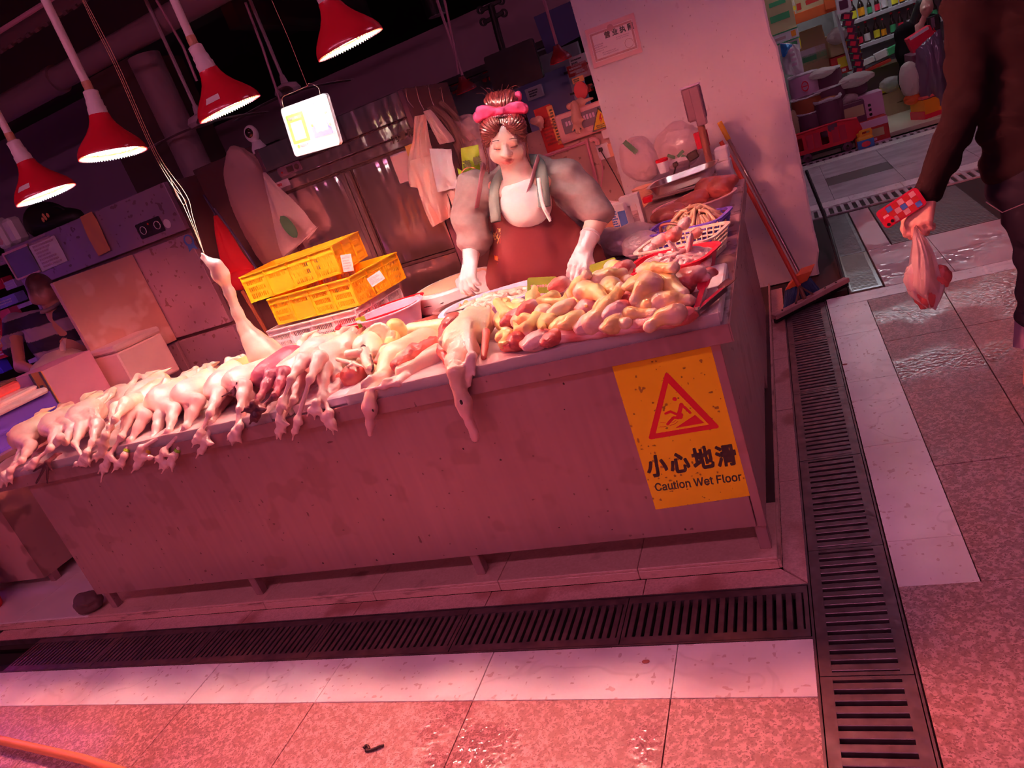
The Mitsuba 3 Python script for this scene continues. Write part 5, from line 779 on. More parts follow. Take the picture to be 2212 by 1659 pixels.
def strainer(name, w, d, h, mat, lab, pos, yaw, rows, cols, grp=None, e=6., taper=.86):
    """Basket of rim, floor and a wall of bars, so that one sees through its slots."""
    k = thing(name, lab, 'basket', grp); X = xf(pos, RZ(yaw))
    E('rim', lathe_super([(1, h - .010), (1 + .012 / w, h - .006), (1 + .012 / w, h), (1 - .006 / w, h), (1 - .004 / w, h - .010)], w, d, e, 64, True), mat, k, xf=X)
    E('floor', lathe_super([(0, 0), (taper, 0), (taper + .02, .004), (taper + .035, .022), (taper + .02, .022), (taper, .004), (0, .004)], w, d, e, 64), mat, k, xf=X)
    ms = []
    for i in range(cols):
        a = 2 * math.pi * (i + .5) / cols; kk = (abs(math.cos(a)) ** e + abs(math.sin(a)) ** e) ** (-1 / e)
        p0 = np.array([kk * math.cos(a) * w * (taper + .03), kk * math.sin(a) * d * (taper + .03), .018]); p1 = np.array([kk * math.cos(a) * w, kk * math.sin(a) * d, h - .006]); ms.append(tube([p0, p1], .0032, 5))
    E('wall_bars', cat(ms), mat, k, xf=X)
    for j in range(rows):
        f = (j + 1) / (rows + 1); s = taper + .03 + (1 - taper - .03) * f; z = .018 + (h - .024) * f
        E('hoop', lathe_super([(s, z - .0035), (s + .004 / w, z - .0035), (s + .004 / w, z + .0035), (s, z + .0035)], w, d, e, 64, True), mat, k, xf=X)
    return k
def noodles(name, lab, c, w, d, h, r, n, col, seed, catg, mat='m_meat_wet', n2=9):
    rr = np.random.default_rng(seed); ms, cs = [], []
    for i in range(n):
        a = rr.uniform(0, 6.28); q = np.array([rr.uniform(-.7, .7) * w, rr.uniform(-.7, .7) * d]); p = []
        for j in range(n2):
            a += rr.normal(0, .55); q = np.clip(q + .030 * np.array([math.cos(a), math.sin(a)]), [-w, -d], [w, d]); hh = h * max(0, 1 - (q[0] / w) ** 2 * .8 - (q[1] / d) ** 2 * .8)
            p.append([q[0], q[1], hh * (.55 + .45 * i / n) + rr.uniform(0, r)])
        m = tube(np.array(p), r * rr.uniform(.7, 1.25), 7, sm=3); ms.append(m); cs.append(np.tile(np.array(col) * rr.uniform(.8, 1.15), (len(m.vertices), 1)))
    m = cat(ms + [mv(ico(1, 3), (0, 0, 0), s=(w, d, h * .62))]); cs.append(np.tile(np.array(col) * .8, (len(ico(1, 3).vertices), 1)))
    return E(name, mv(m, c), mat, smooth=True, color=np.clip(np.vstack(cs), 0, .97), kind='stuff', label=lab, cat=catg)
Zs = .85
# red tub of offal
k = thing('red_tub', 'red plastic tub heaped with pink offal at the right end of the counter', 'tub'); E('shell', mv(tub(.155, .125, .085, e=3.6), (-.435, 2.565, Zs + .001), RZ(-18)), 'm_red_plastic', k, smooth=35)
noodles('pink_offal', 'pink strips of tripe and offal heaped in the red tub', (-.435, 2.565, .905), .135, .11, .05, .009, 46, (.86, .52, .46), 21, 'offal')
k = piece('offal', 'pink flap of offal standing up in the red tub', [ell((-.36, 2.56, .965), (.012, .03, .045), RY(25), PINK), ell((-.42, 2.60, .955), (.010, .022, .04), RY(-20), PINK)], group=None)
# white basket behind it
k = strainer('white_basket', .16, .12, .09, 'm_cream_plastic', 'cream white strainer basket with red poultry hearts behind the red tub', (-.42, 2.83, Zs + .001), -16, 3, 44)
for i, (x, y, z, r) in enumerate([(-.50, 2.80, .955, .032), (-.44, 2.79, .965, .036), (-.40, 2.84, .985, .03), (-.47, 2.86, .95, .03), (-.54, 2.77, .94, .026), (-.36, 2.80, .945, .024)]):
    piece('gizzard', ['round red gizzard at the left of the cream basket', 'large veined red gizzard in the cream basket', 'topmost shiny gizzard in the cream basket', 'red gizzard at the back of the cream basket', 'small red gizzard over the rim of the cream basket', 'small red gizzard at the right of the cream basket'][i], [ell((x, y, z), (r, r * .8, r * .75), RZ(40 * i), RAW if i % 2 else PINK), ell((x + .5 * r, y, z + .4 * r), (r * .5,) * 3, None, PINK)], mat='m_meat_wet', group='gizzards in the cream basket')
# blue strainer with intestines, hanging bracket
k = strainer('blue_basket', .165, .115, .085, 'm_blue_plastic', 'blue slotted strainer basket heaped with orange intestines', (-.425, 3.14, Zs + .001), -14, 3, 56)
noodles('intestines', 'orange heap of poultry intestines in the blue basket', (-.40, 3.14, .895), .125, .085, .095, .0085, 60, (.92, .50, .28), 5, 'offal', n2=12)
k = thing('meat_hook', 'rusty bent metal handle standing in the blue basket', 'handle'); p = [PY(1433, 517, 3.10), PY(1428, 488, 3.08), PY(1460, 484, 3.06), PY(1474, 497, 3.05)]; E('rod', tube(p, .007, 8, sm=4), 'm_rust', k, smooth=50); E('upright', tube([PY(1440, 517, 3.09), PY(1437, 490, 3.08)], .005, 8), 'm_steel', k, smooth=50)
# oval pink bowl with livers
k = thing('pink_bowl', 'large oval pink bowl holding dark livers behind the blue basket', 'bowl'); E('shell', mv(tub(.19, .15, .10, e=2.2, taper=.7), (-.425, 3.52, Zs + .001), RZ(-20)), 'm_pink_plastic', k, smooth=35)
LIV = (.36, .10, .08)
for i, (p, lab) in enumerate([((-.54, 3.43, .935), 'flat dark liver at the front of the oval pink bowl'), ((-.44, 3.50, .95), 'cut liver in the middle of the oval pink bowl'), ((-.36, 3.60, .975), 'round liver piled at the back of the oval pink bowl'), ((-.30, 3.55, .97), 'glossy liver lump at the right of the oval pink bowl')]):
    piece('liver', lab, [ell(p, (.085, .065, .038) if i < 2 else (.06, .06, .05), RZ(20 * i), LIV), ell(np.array(p) + (.04, .03, .01), (.05, .04, .03), None, LIV)], k=.02, amp=.003, mat='m_meat_wet', group='livers in the oval pink bowl')
# steel scale: base, platter, column with display
k = thing('shop_scale', 'stainless price scale with a steel tray and a tall display on a post', 'scale'); R = RZ(-4)
E('body', mv(cbox((-.20, -.15, 0), (.17, .15, .085), .006), (-.50, 3.93, .855), R), 'm_steel_dull', k); E('feet', cat([mv(tube([(x, y, 0), (x, y, .012)], .014, 10), (-.50, 3.93, .8505), R) for x in (-.17, .14) for y in (-.12, .12)]), 'm_black', k)
E('platform', mv(cbox((-.19, -.14, .105), (.16, .14, .115), .004), (-.50, 3.93, .855), R), 'm_steel_dull', k); E('spider', mv(box((-.05, -.05, .085), (.05, .05, .105)), (-.50, 3.93, .855), R), 'm_black', k)
E('tray', mv(lathe_super([(0, 0), (.82, 0), (.85, .004), (.97, .05), (1.06, .052), (1.06, .055), (.96, .054), (.83, .007), (0, .004)], .175, .125, 5, 56), (-.495, 3.94, .972), R @ RY(-3)), 'm_steel', k, smooth=30)
pb, pt = PY(1549, 420, 4.16), PY(1512, 262, 4.16); E('post', tube([pb, pt], .019, 12), 'm_rust', k, smooth=50)
hc = PY(1501, 222, 4.15)
E('display', mv(cbox((-.055, -.018, -.095), (.05, .02, .085), .010), hc, RZ(-8)), 'm_slate', k) if 'm_slate' in scene else E('display', mv(cbox((-.055, -.018, -.09), (.045, .02, .085), .010), hc, RZ(-8)), M('slate', (.18, .12, .17), .5), k)
E('display_ridge', mv(cbox((-.012, -.026, -.12), (.042, .0, .08), .006), hc, RZ(-8)), 'm_slate', k); E('display_cap', mv(cbox((-.056, -.02, .082), (.046, .022, .092), .003), hc, RZ(-8)), 'm_lav_plastic', k)
# white box with plugs, cup
k = thing('white_box', 'long white plastic box on the counter with two black plugs on it', 'box'); E('shell', mv(cbox((-.19, -.06, 0), (.17, .06, .145), .008), (-.44, 4.24, .852), RZ(-2)), 'm_white_plastic', k)
E('riser', mv(cbox((.10, -.055, .147), (.17, .06, .215), .006), (-.44, 4.24, .852), RZ(-2)), 'm_white_plastic', k)
k = thing('power_plug', 'large black plug adapter lying on the white box', 'plug'); o = PY(1497, 336, 4.19); E('body', mv(cbox((-.03, -.022, -.022), (.03, .022, .022), .006), o, RY(-14)), 'm_black', k); E('pins', mv(cbox((.03, -.012, -.012), (.034, .012, .012), .001), o, RY(-14)), 'm_steel_dull', k); E('lead', tube([o + (-.02, -.02, -.02), PY(1488, 365, 4.16), PY(1484, 390, 4.12)], .0028, 6, sm=4), 'm_black', k)
k = thing('power_plug', 'small black plug hanging at the front of the white box', 'plug'); o = PY(1459, 355, 4.18); E('body', mv(cbox((-.014, -.012, -.012), (.014, .012, .012), .003), o, RY(-10)), 'm_black', k); E('lead', tube([o + (0, 0, -.01), PY(1455, 380, 4.14), PY(1452, 396, 4.10)], .0045, 6, sm=4), 'm_black', k)
k = thing('paper_cup', 'white patterned cup with a red rim beside the white box', 'cup'); o = PZ(1437, 378, .96); X = (PY(1436, 372, 4.20)); E('wall', mv(lathe([(.026, 0), (.034, .072), (.033, .072), (.025, .004), (0, .004)], 28), X - (0, 0, .0)), 'm_white_plastic', k, smooth=40); E('red_rim', mv(lathe([(.0342, .060), (.036, .074), (.033, .076), (.031, .072)], 28, True), X), 'm_red_plastic', k, smooth=40)
k = E('white_sheet', mv(grid(6, 5, lambda u, v: np.c_[(u - .5) * .11, (v - .5) * .07, .006 * np.sin(u * 3)], .001), PY(1462, 350, 4.22) + (0, .02, .0), RZ(15) @ RX(12)), 'm_card_white', label='white paper slip lying behind the small plug', cat='paper')
k = thing('cable_loop', 'thick white cable looping down behind the scale post', 'cable'); E('run', tube([PY(*q) for q in ((1540, 332, 4.3), (1560, 332, 4.34), (1577, 360, 4.36), (1590, 393, 4.34), (1600, 404, 4.3), (1603, 399, 4.28), (1594, 396, 4.3))], .0055, 7, sm=5), 'm_white_plastic', k, smooth=True)
M('red_can', (.62, .02, .06), .3); k = thing('red_mug', 'red and white mug behind the scale post', 'mug'); E('wall', mv(lathe([(.036, 0), (.038, .085), (.036, .085), (.034, .004), (0, .004)], 28), PY(1520, 318, 4.25)), 'm_red_can', k, smooth=40)
# bags on the counter
def puffy(name, lab, c, r, seed, mat='m_bag', amp=.16, R=None, cat_='plastic bag', sub=4, squash=.0, sharp=1.):
    m = ico(1, sub); p = np.array(m.vertices); n1 = nz(p, 1.7, seed, 2); n2 = np.abs(nz(p, 3.6, seed + 3, 3)); n3 = np.abs(nz(p, 8., seed + 5, 2))
    s = 1 + amp * (1.3 * n1 + 1.1 * sharp * (.35 - n2) + .5 * sharp * (.3 - n3)); p = p * s[:, None] * np.asarray(r); 
    if R is not None: p = p @ np.asarray(R).T
    p = p + np.asarray(c)
    return E(name, TM(p, m.faces, process=False), mat, smooth=True, label=lab, cat=cat_)
puffy('plastic_bag', 'clear crumpled bag with a green print against the pillar, left one', PY(1382, 345, 4.55), (.105, .06, .13), 3, amp=.24, R=RY(-20))
k = E('bag_print', mv(grid(8, 3, lambda u, v: np.c_[(v - .5) * .03, .004 * np.sin(u * 6), (u - .5) * .10], .0008), PY(1362, 318, 4.47), RY(-32)), M('print_green', (.03, .13, .07), .5), 'plastic_bag')
puffy('plastic_bag', 'big clear pink-tinted bag bulging behind the plugs', PY(1468, 315, 4.42), (.125, .09, .12), 8, amp=.22)
for q, a in (((1450, 338), 35), ((1470, 332), -30), ((1480, 340), 40)): E('bag_print', mv(cboxd((.045, .003, .018), .001), PY(*q, 4.29), RY(a)), 'm_print_green', 'plastic_bag_001')
k = thing('lid_stack', 'stack of tan takeaway lids wrapped in film beside the white box', 'stack of lids'); b_ = PZ(1402, 412, .852)
d = P_(lathe([(0, 0), (.062, 0), (.066, .002), (.066, .006), (0, .006)], 32), M('kraft', (.78, .46, .30), .6), 40)
for i in range(15): E('lid', d, None, k, xf=xf((-.80 + rng.uniform(-.002, .002), 4.42 + rng.uniform(-.002, .002), .852 + i * .0075)))
k = thing('milk_carton', 'white and blue drink carton standing beside the scale', 'carton'); o = PZ(1352, 497, .851)
E('shell', mv(cbox((-.045, -.035, 0), (.045, .035, .15), .004), o, RZ(-16)), 'm_white_plastic', k); E('blue_band', mv(box((.0, -.0365, .03), (.044, -.0355, .11)), o, RZ(-16)), M('carton_blue', (.05, .16, .5), .4), k); E('print', mv(onto(scribble(.036, .09, 7, 4), np.array([-.042, -.0366, .03]), *FRONT), o, RZ(-16)), 'm_carton_blue', k)
k = thing('white_dispenser', 'white plastic dispenser frame between the carton and the scale', 'dispenser'); o = PZ(1376, 490, .851); E('shell', mv(extrude(Polygon([(-.05, 0), (.05, 0), (.05, .17), (-.05, .17)]).difference(Polygon([(-.028, .02), (.03, .02), (.03, .12), (-.028, .12)])), .07), o + (0, .05, 0), RX(90)), 'm_white_plastic', k); E('red_mouth', mv(cboxd((.05, .05, .03), .004), o + (.09, .02, .12)), 'm_red_plastic', k)
k = E('tissue', mv(grid(5, 14, lambda u, v: np.c_[(u - .5) * .035 + .02 * np.sin(v * 5), .01 * np.sin(u * 6 + v * 8), v * .13], .0008), PY(1345, 462, 3.85), RY(-30)), 'm_card_white', label='twisted white tissue sticking up out of the carton', cat='tissue')
M('brown_box', (.50, .24, .14), .65); k = thing('cardboard_box', 'low brown cardboard box left of the drink carton', 'box'); o = PZ(1308, 505, .851); E('shell', mv(cbox((-.11, -.08, 0), (.09, .08, .10), .003), o + (0, .1, 0), RZ(-8)), 'm_brown_box', k)
k = thing('bagged_bowl', 'steel bowl wrapped in a crumpled pale bag behind the womans hand', 'bowl'); o = np.array([-.70, 3.24, .852])
E('bowl', mv(lathe([(0, 0), (.06, 0), (.10, .03), (.115, .06), (.112, .06), (.097, .032), (.06, .003), (0, .003)], 40), o), 'm_steel', k, smooth=40)
puffy('wrap_bag', None, (0, 0, 0), (1, 1, 1), 1) if False else None
m = ico(1, 4); p = np.array(m.vertices); s = 1 + .16 * (nz(p, 2.2, 4, 2) * 1.3 + .35 - np.abs(nz(p, 4.5, 7, 3)) * 2)
E('wrap', TM(p * s[:, None] * np.array([.13, .12, .062]) + o + (.0, 0, .055), m.faces, process=False), 'm_bag', k, smooth=True)
puffy('plastic_bag', 'pale bag with grey print slumped beside the brown box', PZ(1300, 522, .90), (.13, .12, .05), 12, amp=.22, mat='m_bag_white')
puffy('plastic_bag', 'limp pale bag draped over the tubs behind the bagged bowl', PZ(1385, 528, .90), (.08, .09, .05), 15, amp=.2)
k = thing('scissors', 'black handled scissors lying by the blue basket', 'scissors'); o = PZ(1392, 560, .853)
for s_, a in ((1, 20), (-1, -4)):
    X = RZ(200 + a); E('handle', mv(lathe([(.016, -.004), (.023, -.004), (.023, .004), (.016, .004)], 20, True), o + X @ np.array([.05, .012 * s_, .005]), X, (1.25, .8, 1)), 'm_black', k, smooth=40); E('blade', mv(cbox((-.09, -.007, .0), (.03, .007, .003), .001), o + (0, 0, .003 + .003 * s_), X), 'm_steel_dull', k)
# green payment cards
for (bl, br, tl, y0, lab) in (((1140, 640), (1205, 640), (1143, 614), 2.62, 'green payment card leaning in the heap in front of the lavender tray'), ((1275, 590), (1345, 585), (1273, 588), 2.80, 'green payment card half buried behind the chicken legs by the gloved hand')):
    k = thing('green_card', lab, 'card'); c0 = PY(1172, 627, 2.52) if y0 < 2.7 else PY(1308, 590, 2.78); R = (RZ(8) @ RY(14) @ RX(-22)) if y0 < 2.7 else (RZ(-4) @ RY(-4) @ RX(-14))
    E('plate', mv(onto(extrude(rect(-.058, -.075, .058, .05, .010), .003), np.zeros(3), *FRONT), c0, R), 'm_card_green', k)
    E('field', mv(onto(extrude(rect(-.03, -.07, .03, -.012, .002), .0006), np.array([0, -.0032, 0]), *FRONT), c0, R), 'm_card_white', k)
    m = hanzi('推荐使用微信支付', .011, .0005, .05, .02); m = mv(m, (-.045, .012, 0), s=(.085 / m.bounds[1][0], 1, 1)); E('lettering', mv(onto(m, np.array([0, -.0034, 0]), *FRONT), c0, R), 'm_pink_plastic', k)
# tongs with red handles
k = thing('tongs', 'serving tongs with red handles lying open on the white board', 'tongs'); o = PZ(1503, 675, .905); a, b = PZ(1583, 607, .915), PZ(1524, 610, .93)
for nm, q in (('arm', a), ('arm', b)):
    d_ = q - o; L_ = np.linalg.norm(d_); x, y, zz = frame_of(d_); Rm_ = np.c_[x, y, zz]
    E(nm, mv(cbox((-.010, -.006, .0), (.010, .006, L_ * .72), .003), o, Rm_), 'm_red_can', k); E('edge', mv(cbox((-.0115, -.0075, .0), (-.009, .0075, L_ * .74), .0008), o, Rm_), 'm_steel', k)
    sc = grid(14, 7, lambda u, v: np.c_[(v - .5) * .036 * (1 + .10 * np.sin(u * 40)) * np.sqrt(np.clip(1.04 - (2 * u - 1) ** 2 * .55, 0, 1)), .010 * (2 * v - 1) ** 2, L_ * .70 + u * L_ * .32], .0014)
    E('scoop', mv(sc, o, Rm_), 'm_rust' if nm == 'arm' and q is a else 'm_red_can', k, smooth=40)
E('hinge', mv(cboxd((.022, .03, .022), .002), o), 'm_steel', k)
# ------------------------------------------------------------------ things behind the poultry
k = thing('prep_table', 'steel work table behind the counter carrying crates and chopping block', 'table')
E('top', cbox((-2.78, 2.76, .82), (-1.33, 3.52, .85), .003), 'm_worktop', k)
for x in (-2.74, -1.37):
    for y in (2.8, 3.48): E('leg', cbox((x - .02, y - .02, 0), (x + .02, y + .02, .82), .003), 'm_steel_dull', k)
M('wood_worn', (.86, .46, .30), .6)
k = thing('chopping_block', 'thick round white chopping block with a tan worn top', 'chopping block'); o = np.array([-1.60, 3.20, .851]); E('disc', mv(lathe([(0, 0), (.205, 0), (.215, .01), (.215, .085), (.205, .095), (0, .095)], 64), o), 'm_board', k, smooth=30); E('worn_top', mv(lathe([(0, .0955), (.175, .0955), (.18, .0965), (0, .0968)], 48), o), 'm_wood_worn', k)
E('seam_mark', tube([PY(917, 664, 3.0), PY(938, 660, 2.99), PY(958, 654, 2.985)], .0022, 5), 'm_ink', k)
k = thing('cutting_board', 'white plastic board with a hanging hole leaning behind the metal bowl', 'cutting board'); o = PY(1032, 612, 3.05); R = RZ(12) @ RX(-20)
E('plate', mv(onto(extrude(rect(-.10, -.12, .055, .05, .015).difference(Point(.0, .012).buffer(.0125)), .012), np.zeros(3), *FRONT), o, R), 'm_board', k)
k = thing('metal_bowl', 'wide thin metal bowl with orange meat bits under the womans hand', 'bowl'); o = np.array([-1.38, 2.80, .851]); R = RX(-4)
E('shell', mv(lathe([(0, 0), (.07, 0), (.125, .055), (.155, .066), (.155, .069), (.122, .060), (.067, .004), (0, .004)], 48), o, R), 'm_steel', k, smooth=40)
noodles('meat_bits', 'orange meat bits in the thin metal bowl', o + (.0, .0, .022), .075, .07, .05, .010, 18, (.95, .46, .20), 31, 'meat', n2=4)
k = thing('lavender_tray', 'long oval lavender tray full of pale cut gizzards before the woman', 'tray'); o = np.array([-1.20, 2.70, .855]); E('shell', mv(tub(.225, .145, .075, e=2.6, taper=.8, lip=.022), o, RZ(8)), 'm_lav_plastic', k, smooth=35)
noodles('cut_gizzards', 'pale cream cut poultry bits filling the lavender tray', o + (0, 0, .045), .19, .12, .035, .010, 90, (.92, .68, .50), 41, 'offal', n2=4)
k = thing('magenta_basin', 'magenta pink plastic basin beside the chopping block', 'basin'); E('shell', mv(tub(.15, .13, .115, e=2.3, taper=.78), (-1.79, 2.86, .853), RZ(18)), 'm_magenta_plastic', k, smooth=35)
k = thing('cleaver', 'dark cleaver lying flat between the basin and the duck carcass', 'cleaver'); a, b = PZ(880, 705, .90), PZ(975, 672, .90); x, y, zz = frame_of(b - a); E('blade', mv(cbox((-.045, -.0015, 0), (.035, .0015, np.linalg.norm(b - a)), .001), a, np.c_[np.cross(zz, (0, 0, 1)), np.array([0, 0, 1.]), zz]), 'm_rust', k); E('handle', tube([b, b + (b - a) * .35], .012, 10), 'm_steel_dull', k, smooth=50)
strainer('orange_basket', .25, .15, .055, 'm_orange_plastic', 'shallow orange basket behind the row of chickens', (-2.12, 2.72, .875), 6, 2, 80, e=5)
strainer('red_basket', .21, .13, .075, 'm_red_plastic', 'red slotted basket between the white crate and the steel bowl', (-1.92, 2.98, .875), 14, 3, 80, e=5)
k = thing('steel_bowl', 'shiny steel bowl with a green label behind the coil of gut', 'bowl'); o = PZ(768, 727, .90); E('shell', mv(lathe([(0, 0), (.06, 0), (.092, .045), (.10, .075), (.097, .075), (.088, .046), (.058, .003), (0, .003)], 40), o - (0, 0, .03)), 'm_steel', k, smooth=40); E('label', mv(cboxd((.045, .002, .05), .0005), o + (.05, .02, .055), RZ(20)), 'm_card_green', k)
# stacked crates
M('crate_orange', (.98, .44, .01), .42); M('crate_white', (.80, .68, .70), .42)
def crate(lab, corner, yaw, W, D_, H, mat, seed, blank=True):
    """Vegetable crate: four walls with rows of slots, ribs and a rim; corner: upper near corner."""
    k = thing('plastic_crate', lab, 'crate', 'stacked plastic crates'); R = RZ(yaw); o = np.asarray(corner, float) - (0, 0, H)
    def wall(Lw, org, ax, ay):
        holes = []; rr = np.random.default_rng(seed); n = max(2, int(round(Lw / .14))); cw = Lw / n
        for i in range(n):
            for j in range(3):
                if blank and n > 3 and i == 1 and j < 2: continue
                m = max(3, int((cw - .035) / .011))
                for s in range(m): x = i * cw + .018 + s * (cw - .036) / m; holes.append(Polygon([(x, .016 + j * .036), (x + .006, .016 + j * .036), (x + .006, .040 + j * .036), (x, .040 + j * .036)]))
        pl = Polygon([(0, 0), (Lw, 0), (Lw, H), (0, H)]).difference(union_all(holes)); w = extrude(pl, .003)
        ribs = [box((i * cw - .002, 0, -.006), (i * cw + .002, H, 0)) for i in range(n + 1)] + [box((0, H - .006, -.012), (Lw, H, 0)), box((0, H - .034, -.007), (Lw, H - .030, 0)), box((0, 0, -.004), (Lw, .005, 0))]
        az = np.cross(ax, ay); return onto(cat([w] + ribs), o + R @ org, R @ ax, R @ ay, R @ -az)
    X, Y, Z = np.eye(3)
    E('long_side', wall(W, np.array([-W, 0, 0]), X, Z), mat, k); E('long_side', wall(W, np.array([0, D_, 0]), -X, Z), mat, k); E('short_side', wall(D_, np.zeros(3), Y, Z), mat, k); E('short_side', wall(D_, np.array([-W, D_, 0]), -Y, Z), mat, k)
    E('base', onto(box((-W, 0, .004), (0, D_, .008)), o, R @ X, R @ Y, R @ Z), mat, k); return k
crate('white crate at the bottom of the stack behind the orange ones', (-2.0, 2.90, 1.005), -6, .60, .40, .15, 'm_crate_white', 1)
crate('lower orange crate, sitting on the white one', (-1.975, 2.92, 1.155), -9, .58, .40, .145, 'm_crate_orange', 2)
crate('topmost orange crate with a paper tag on its side', (-2.12, 3.10, 1.305), 9, .54, .38, .145, 'm_crate_orange', 3)
for px, py, y, w, h, ry, lab in ((750, 568, 3.06, .052, .085, 12, 'white price tag stuck on the topmost orange crate'), (812, 602, 2.98, .075, .048, -12, 'white price tag tied to the lower orange crate')):
    k = thing('paper_tag', lab, 'tag'); o = PY(px, py, y); R = RZ(35) @ RY(ry); E('sheet', mv(onto(extrude(rect(-w / 2, -h / 2, w / 2, h / 2, .004), .0008), np.zeros(3), *FRONT), o, R), 'm_card_white', k); E('print', mv(onto(scribble(w * .8, h * .75, 5, int(px)), np.array([-w * .4, -.001, -h * .38]), *FRONT), o, R), 'm_grey_text', k)
# ------------------------------------------------------------------ refrigerators and what hangs on them
def f_stainless(p, n, uv):
    q = p.x + p.y; return mix((.50, .42, .44), (.66, .58, .60), fbm(q * 14, p.z * 1.2, 2, 3))
bs('m_stainless', bump(pr(proc(f_stainless), .17, .95), lambda p, n, uv: fbm((p.x + p.y) * 17 + .4 * noise(p.z * 6, p.x * 3), p.z * 1.6, 3, 2), .012, .003))
bs('m_freezer', pr(proc(lambda p, n, uv: mix(mix((.40, .28, .40), (.50, .36, .48), fbm(p.x * 3, p.z * 3, 1, 3)), (.16, .06, .06), .6 * smoothstep(.74, .80, fbm(p.x * 30, p.z * 30, 5, 2)))), .30, .35))  # violet light that the steel reflects is put into this base colour
bs('m_door_worn_lit', pr(proc(lambda p, n, uv: mix(mix((.62, .36, .30), (.74, .50, .42), fbm(p.y * 4 + p.x, p.z * 4, 1, 3)), (.85, .68, .62), .6 * smoothstep(.55, .75, fbm(p.y * 9, p.z * 8, 7, 3)))), .4, .2))  # pink reflected from the lit meat is painted into the open door
M('trim_plum', (.12, .07, .10), .4); M('seam', (.02, .012, .016), .6); M('fridge_side', (.12, .07, .075), .5)
k = thing('refrigerator', 'large four-door stainless refrigerator with Chinese lettering on its header', 'refrigerator'); FX0, FX1, FY = -3.16, -1.985, 4.25
E('body', box((FX0, FY + .02, .08), (FX1, FY + .72, 1.955)), 'm_fridge_side', k); E('corner_trim', cat([cbox((FX1 - .035, FY - .012, .08), (FX1 + .002, FY + .03, 1.957), .004), cbox((FX0, FY - .012, .08), (FX0 + .03, FY + .03, 1.957), .004)]), 'm_trim_plum', k)
E('header', cat([cbox((FX0 + .03, FY - .015, 1.80), (FX1 - .035, FY + .02, 1.953), .004), cbox((FX0 + .03, FY - .022, 1.715), (FX1 - .035, FY + .02, 1.790), .004), cbox((FX0 + .03, FY - .022, 1.645), (FX1 - .035, FY + .02, 1.705), .004)]), 'm_stainless', k)
xm = -2.54
for x0, x1, z0, z1, nm in ((FX0 + .03, xm - .075, .965, 1.625, 'door'), (xm + .035, FX1 - .035, .965, 1.625, 'door'), (FX0 + .03, xm - .02, .16, .935, 'lower_door'), (xm + .02, FX1 - .035, .16, .935, 'lower_door')):
    E(nm, grid(24, 24, lambda u, v: np.c_[x0 + (x1 - x0) * u, FY - .018 - .012 * (1 - (2 * u - 1) ** 4) * (1 - (2 * v - 1) ** 8), z0 + (z1 - z0) * v], .03), 'm_stainless', k, smooth=40)
for x in (xm - .062, xm - .022): E('handle', cbox((x, FY - .045, .955), (x + .034, FY - .005, 1.63), .008), 'm_steel', k)
E('seams', cat([box((FX0 + .03, FY - .004, .938), (FX1 - .035, FY + .02, .962)), box((xm + .012, FY - .004, .16), (xm + .034, FY + .02, 1.64)), box((FX0 + .03, FY - .004, 1.626), (FX1 - .03, FY + .02, 1.644))]), 'm_seam', k)
a = PY(626, 365, FY - .024); E('control_panel', onto(extrude(rect(-.095, -.03, .095, .03, .012), .004), a, *FRONT), 'm_slate', k); E('control_window', cat([onto(extrude(rect(-.02, -.018, .03, .018, .004), .003), a + (0, -.004, 0), *FRONT), onto(extrude(Point(.06, 0).buffer(.018), .003), a + (0, -.004, 0), *FRONT)]), 'm_black', k); E('red_light', mv(ico(.006, 1), a + (-.065, -.006, -.004)), M('led_red', (.9, .05, .02), .3), k)
m = hanzi('内置精铜管', .052, .0012, .12, .012); E('lettering', onto(m, PY(848, 309, FY - .0225) + (0, 0, 0), *FRONT), 'm_ink', k, label='black characters on the header')
a = PY(606, 399, FY - .024); E('sticker', onto(extrude(rect(-.075, -.022, .075, .022, .002), .001), a, *FRONT), 'm_card_white', k); E('sticker_print', onto(scribble(.12, .03, 1, 3), a + (-.06, -.0012, -.015), *FRONT), 'm_sign_red', k)
E('energy_label', onto(extrude(rect(-.075, -.11, .075, .06, .004), .001), PY(872, 352, FY - .034), *FRONT), 'm_pink_plastic', k); E('energy_label', onto(extrude(rect(-.04, -.055, .04, .055, .002), .001), PY(893, 331, FY - .0355), *FRONT), 'm_gold', k)
k = thing('security_camera', 'small white camera with a black face standing on the refrigerator', 'camera'); o = PY(562, 325, FY + .06); E('base', mv(lathe([(0, 0), (.052, 0), (.05, .03), (.034, .06), (.03, .075), (0, .075)], 28), o - (0, 0, .01)), 'm_white_plastic', k, smooth=40); E('head', mv(ico(1, 3), o + (-.01, 0, .115), s=(.047, .044, .056)), 'm_white_plastic', k, smooth=True); E('lens', mv(ico(1, 3), o + (-.006, -.012, .118), s=(.036, .036, .042)), 'm_black_gloss', k, smooth=True)
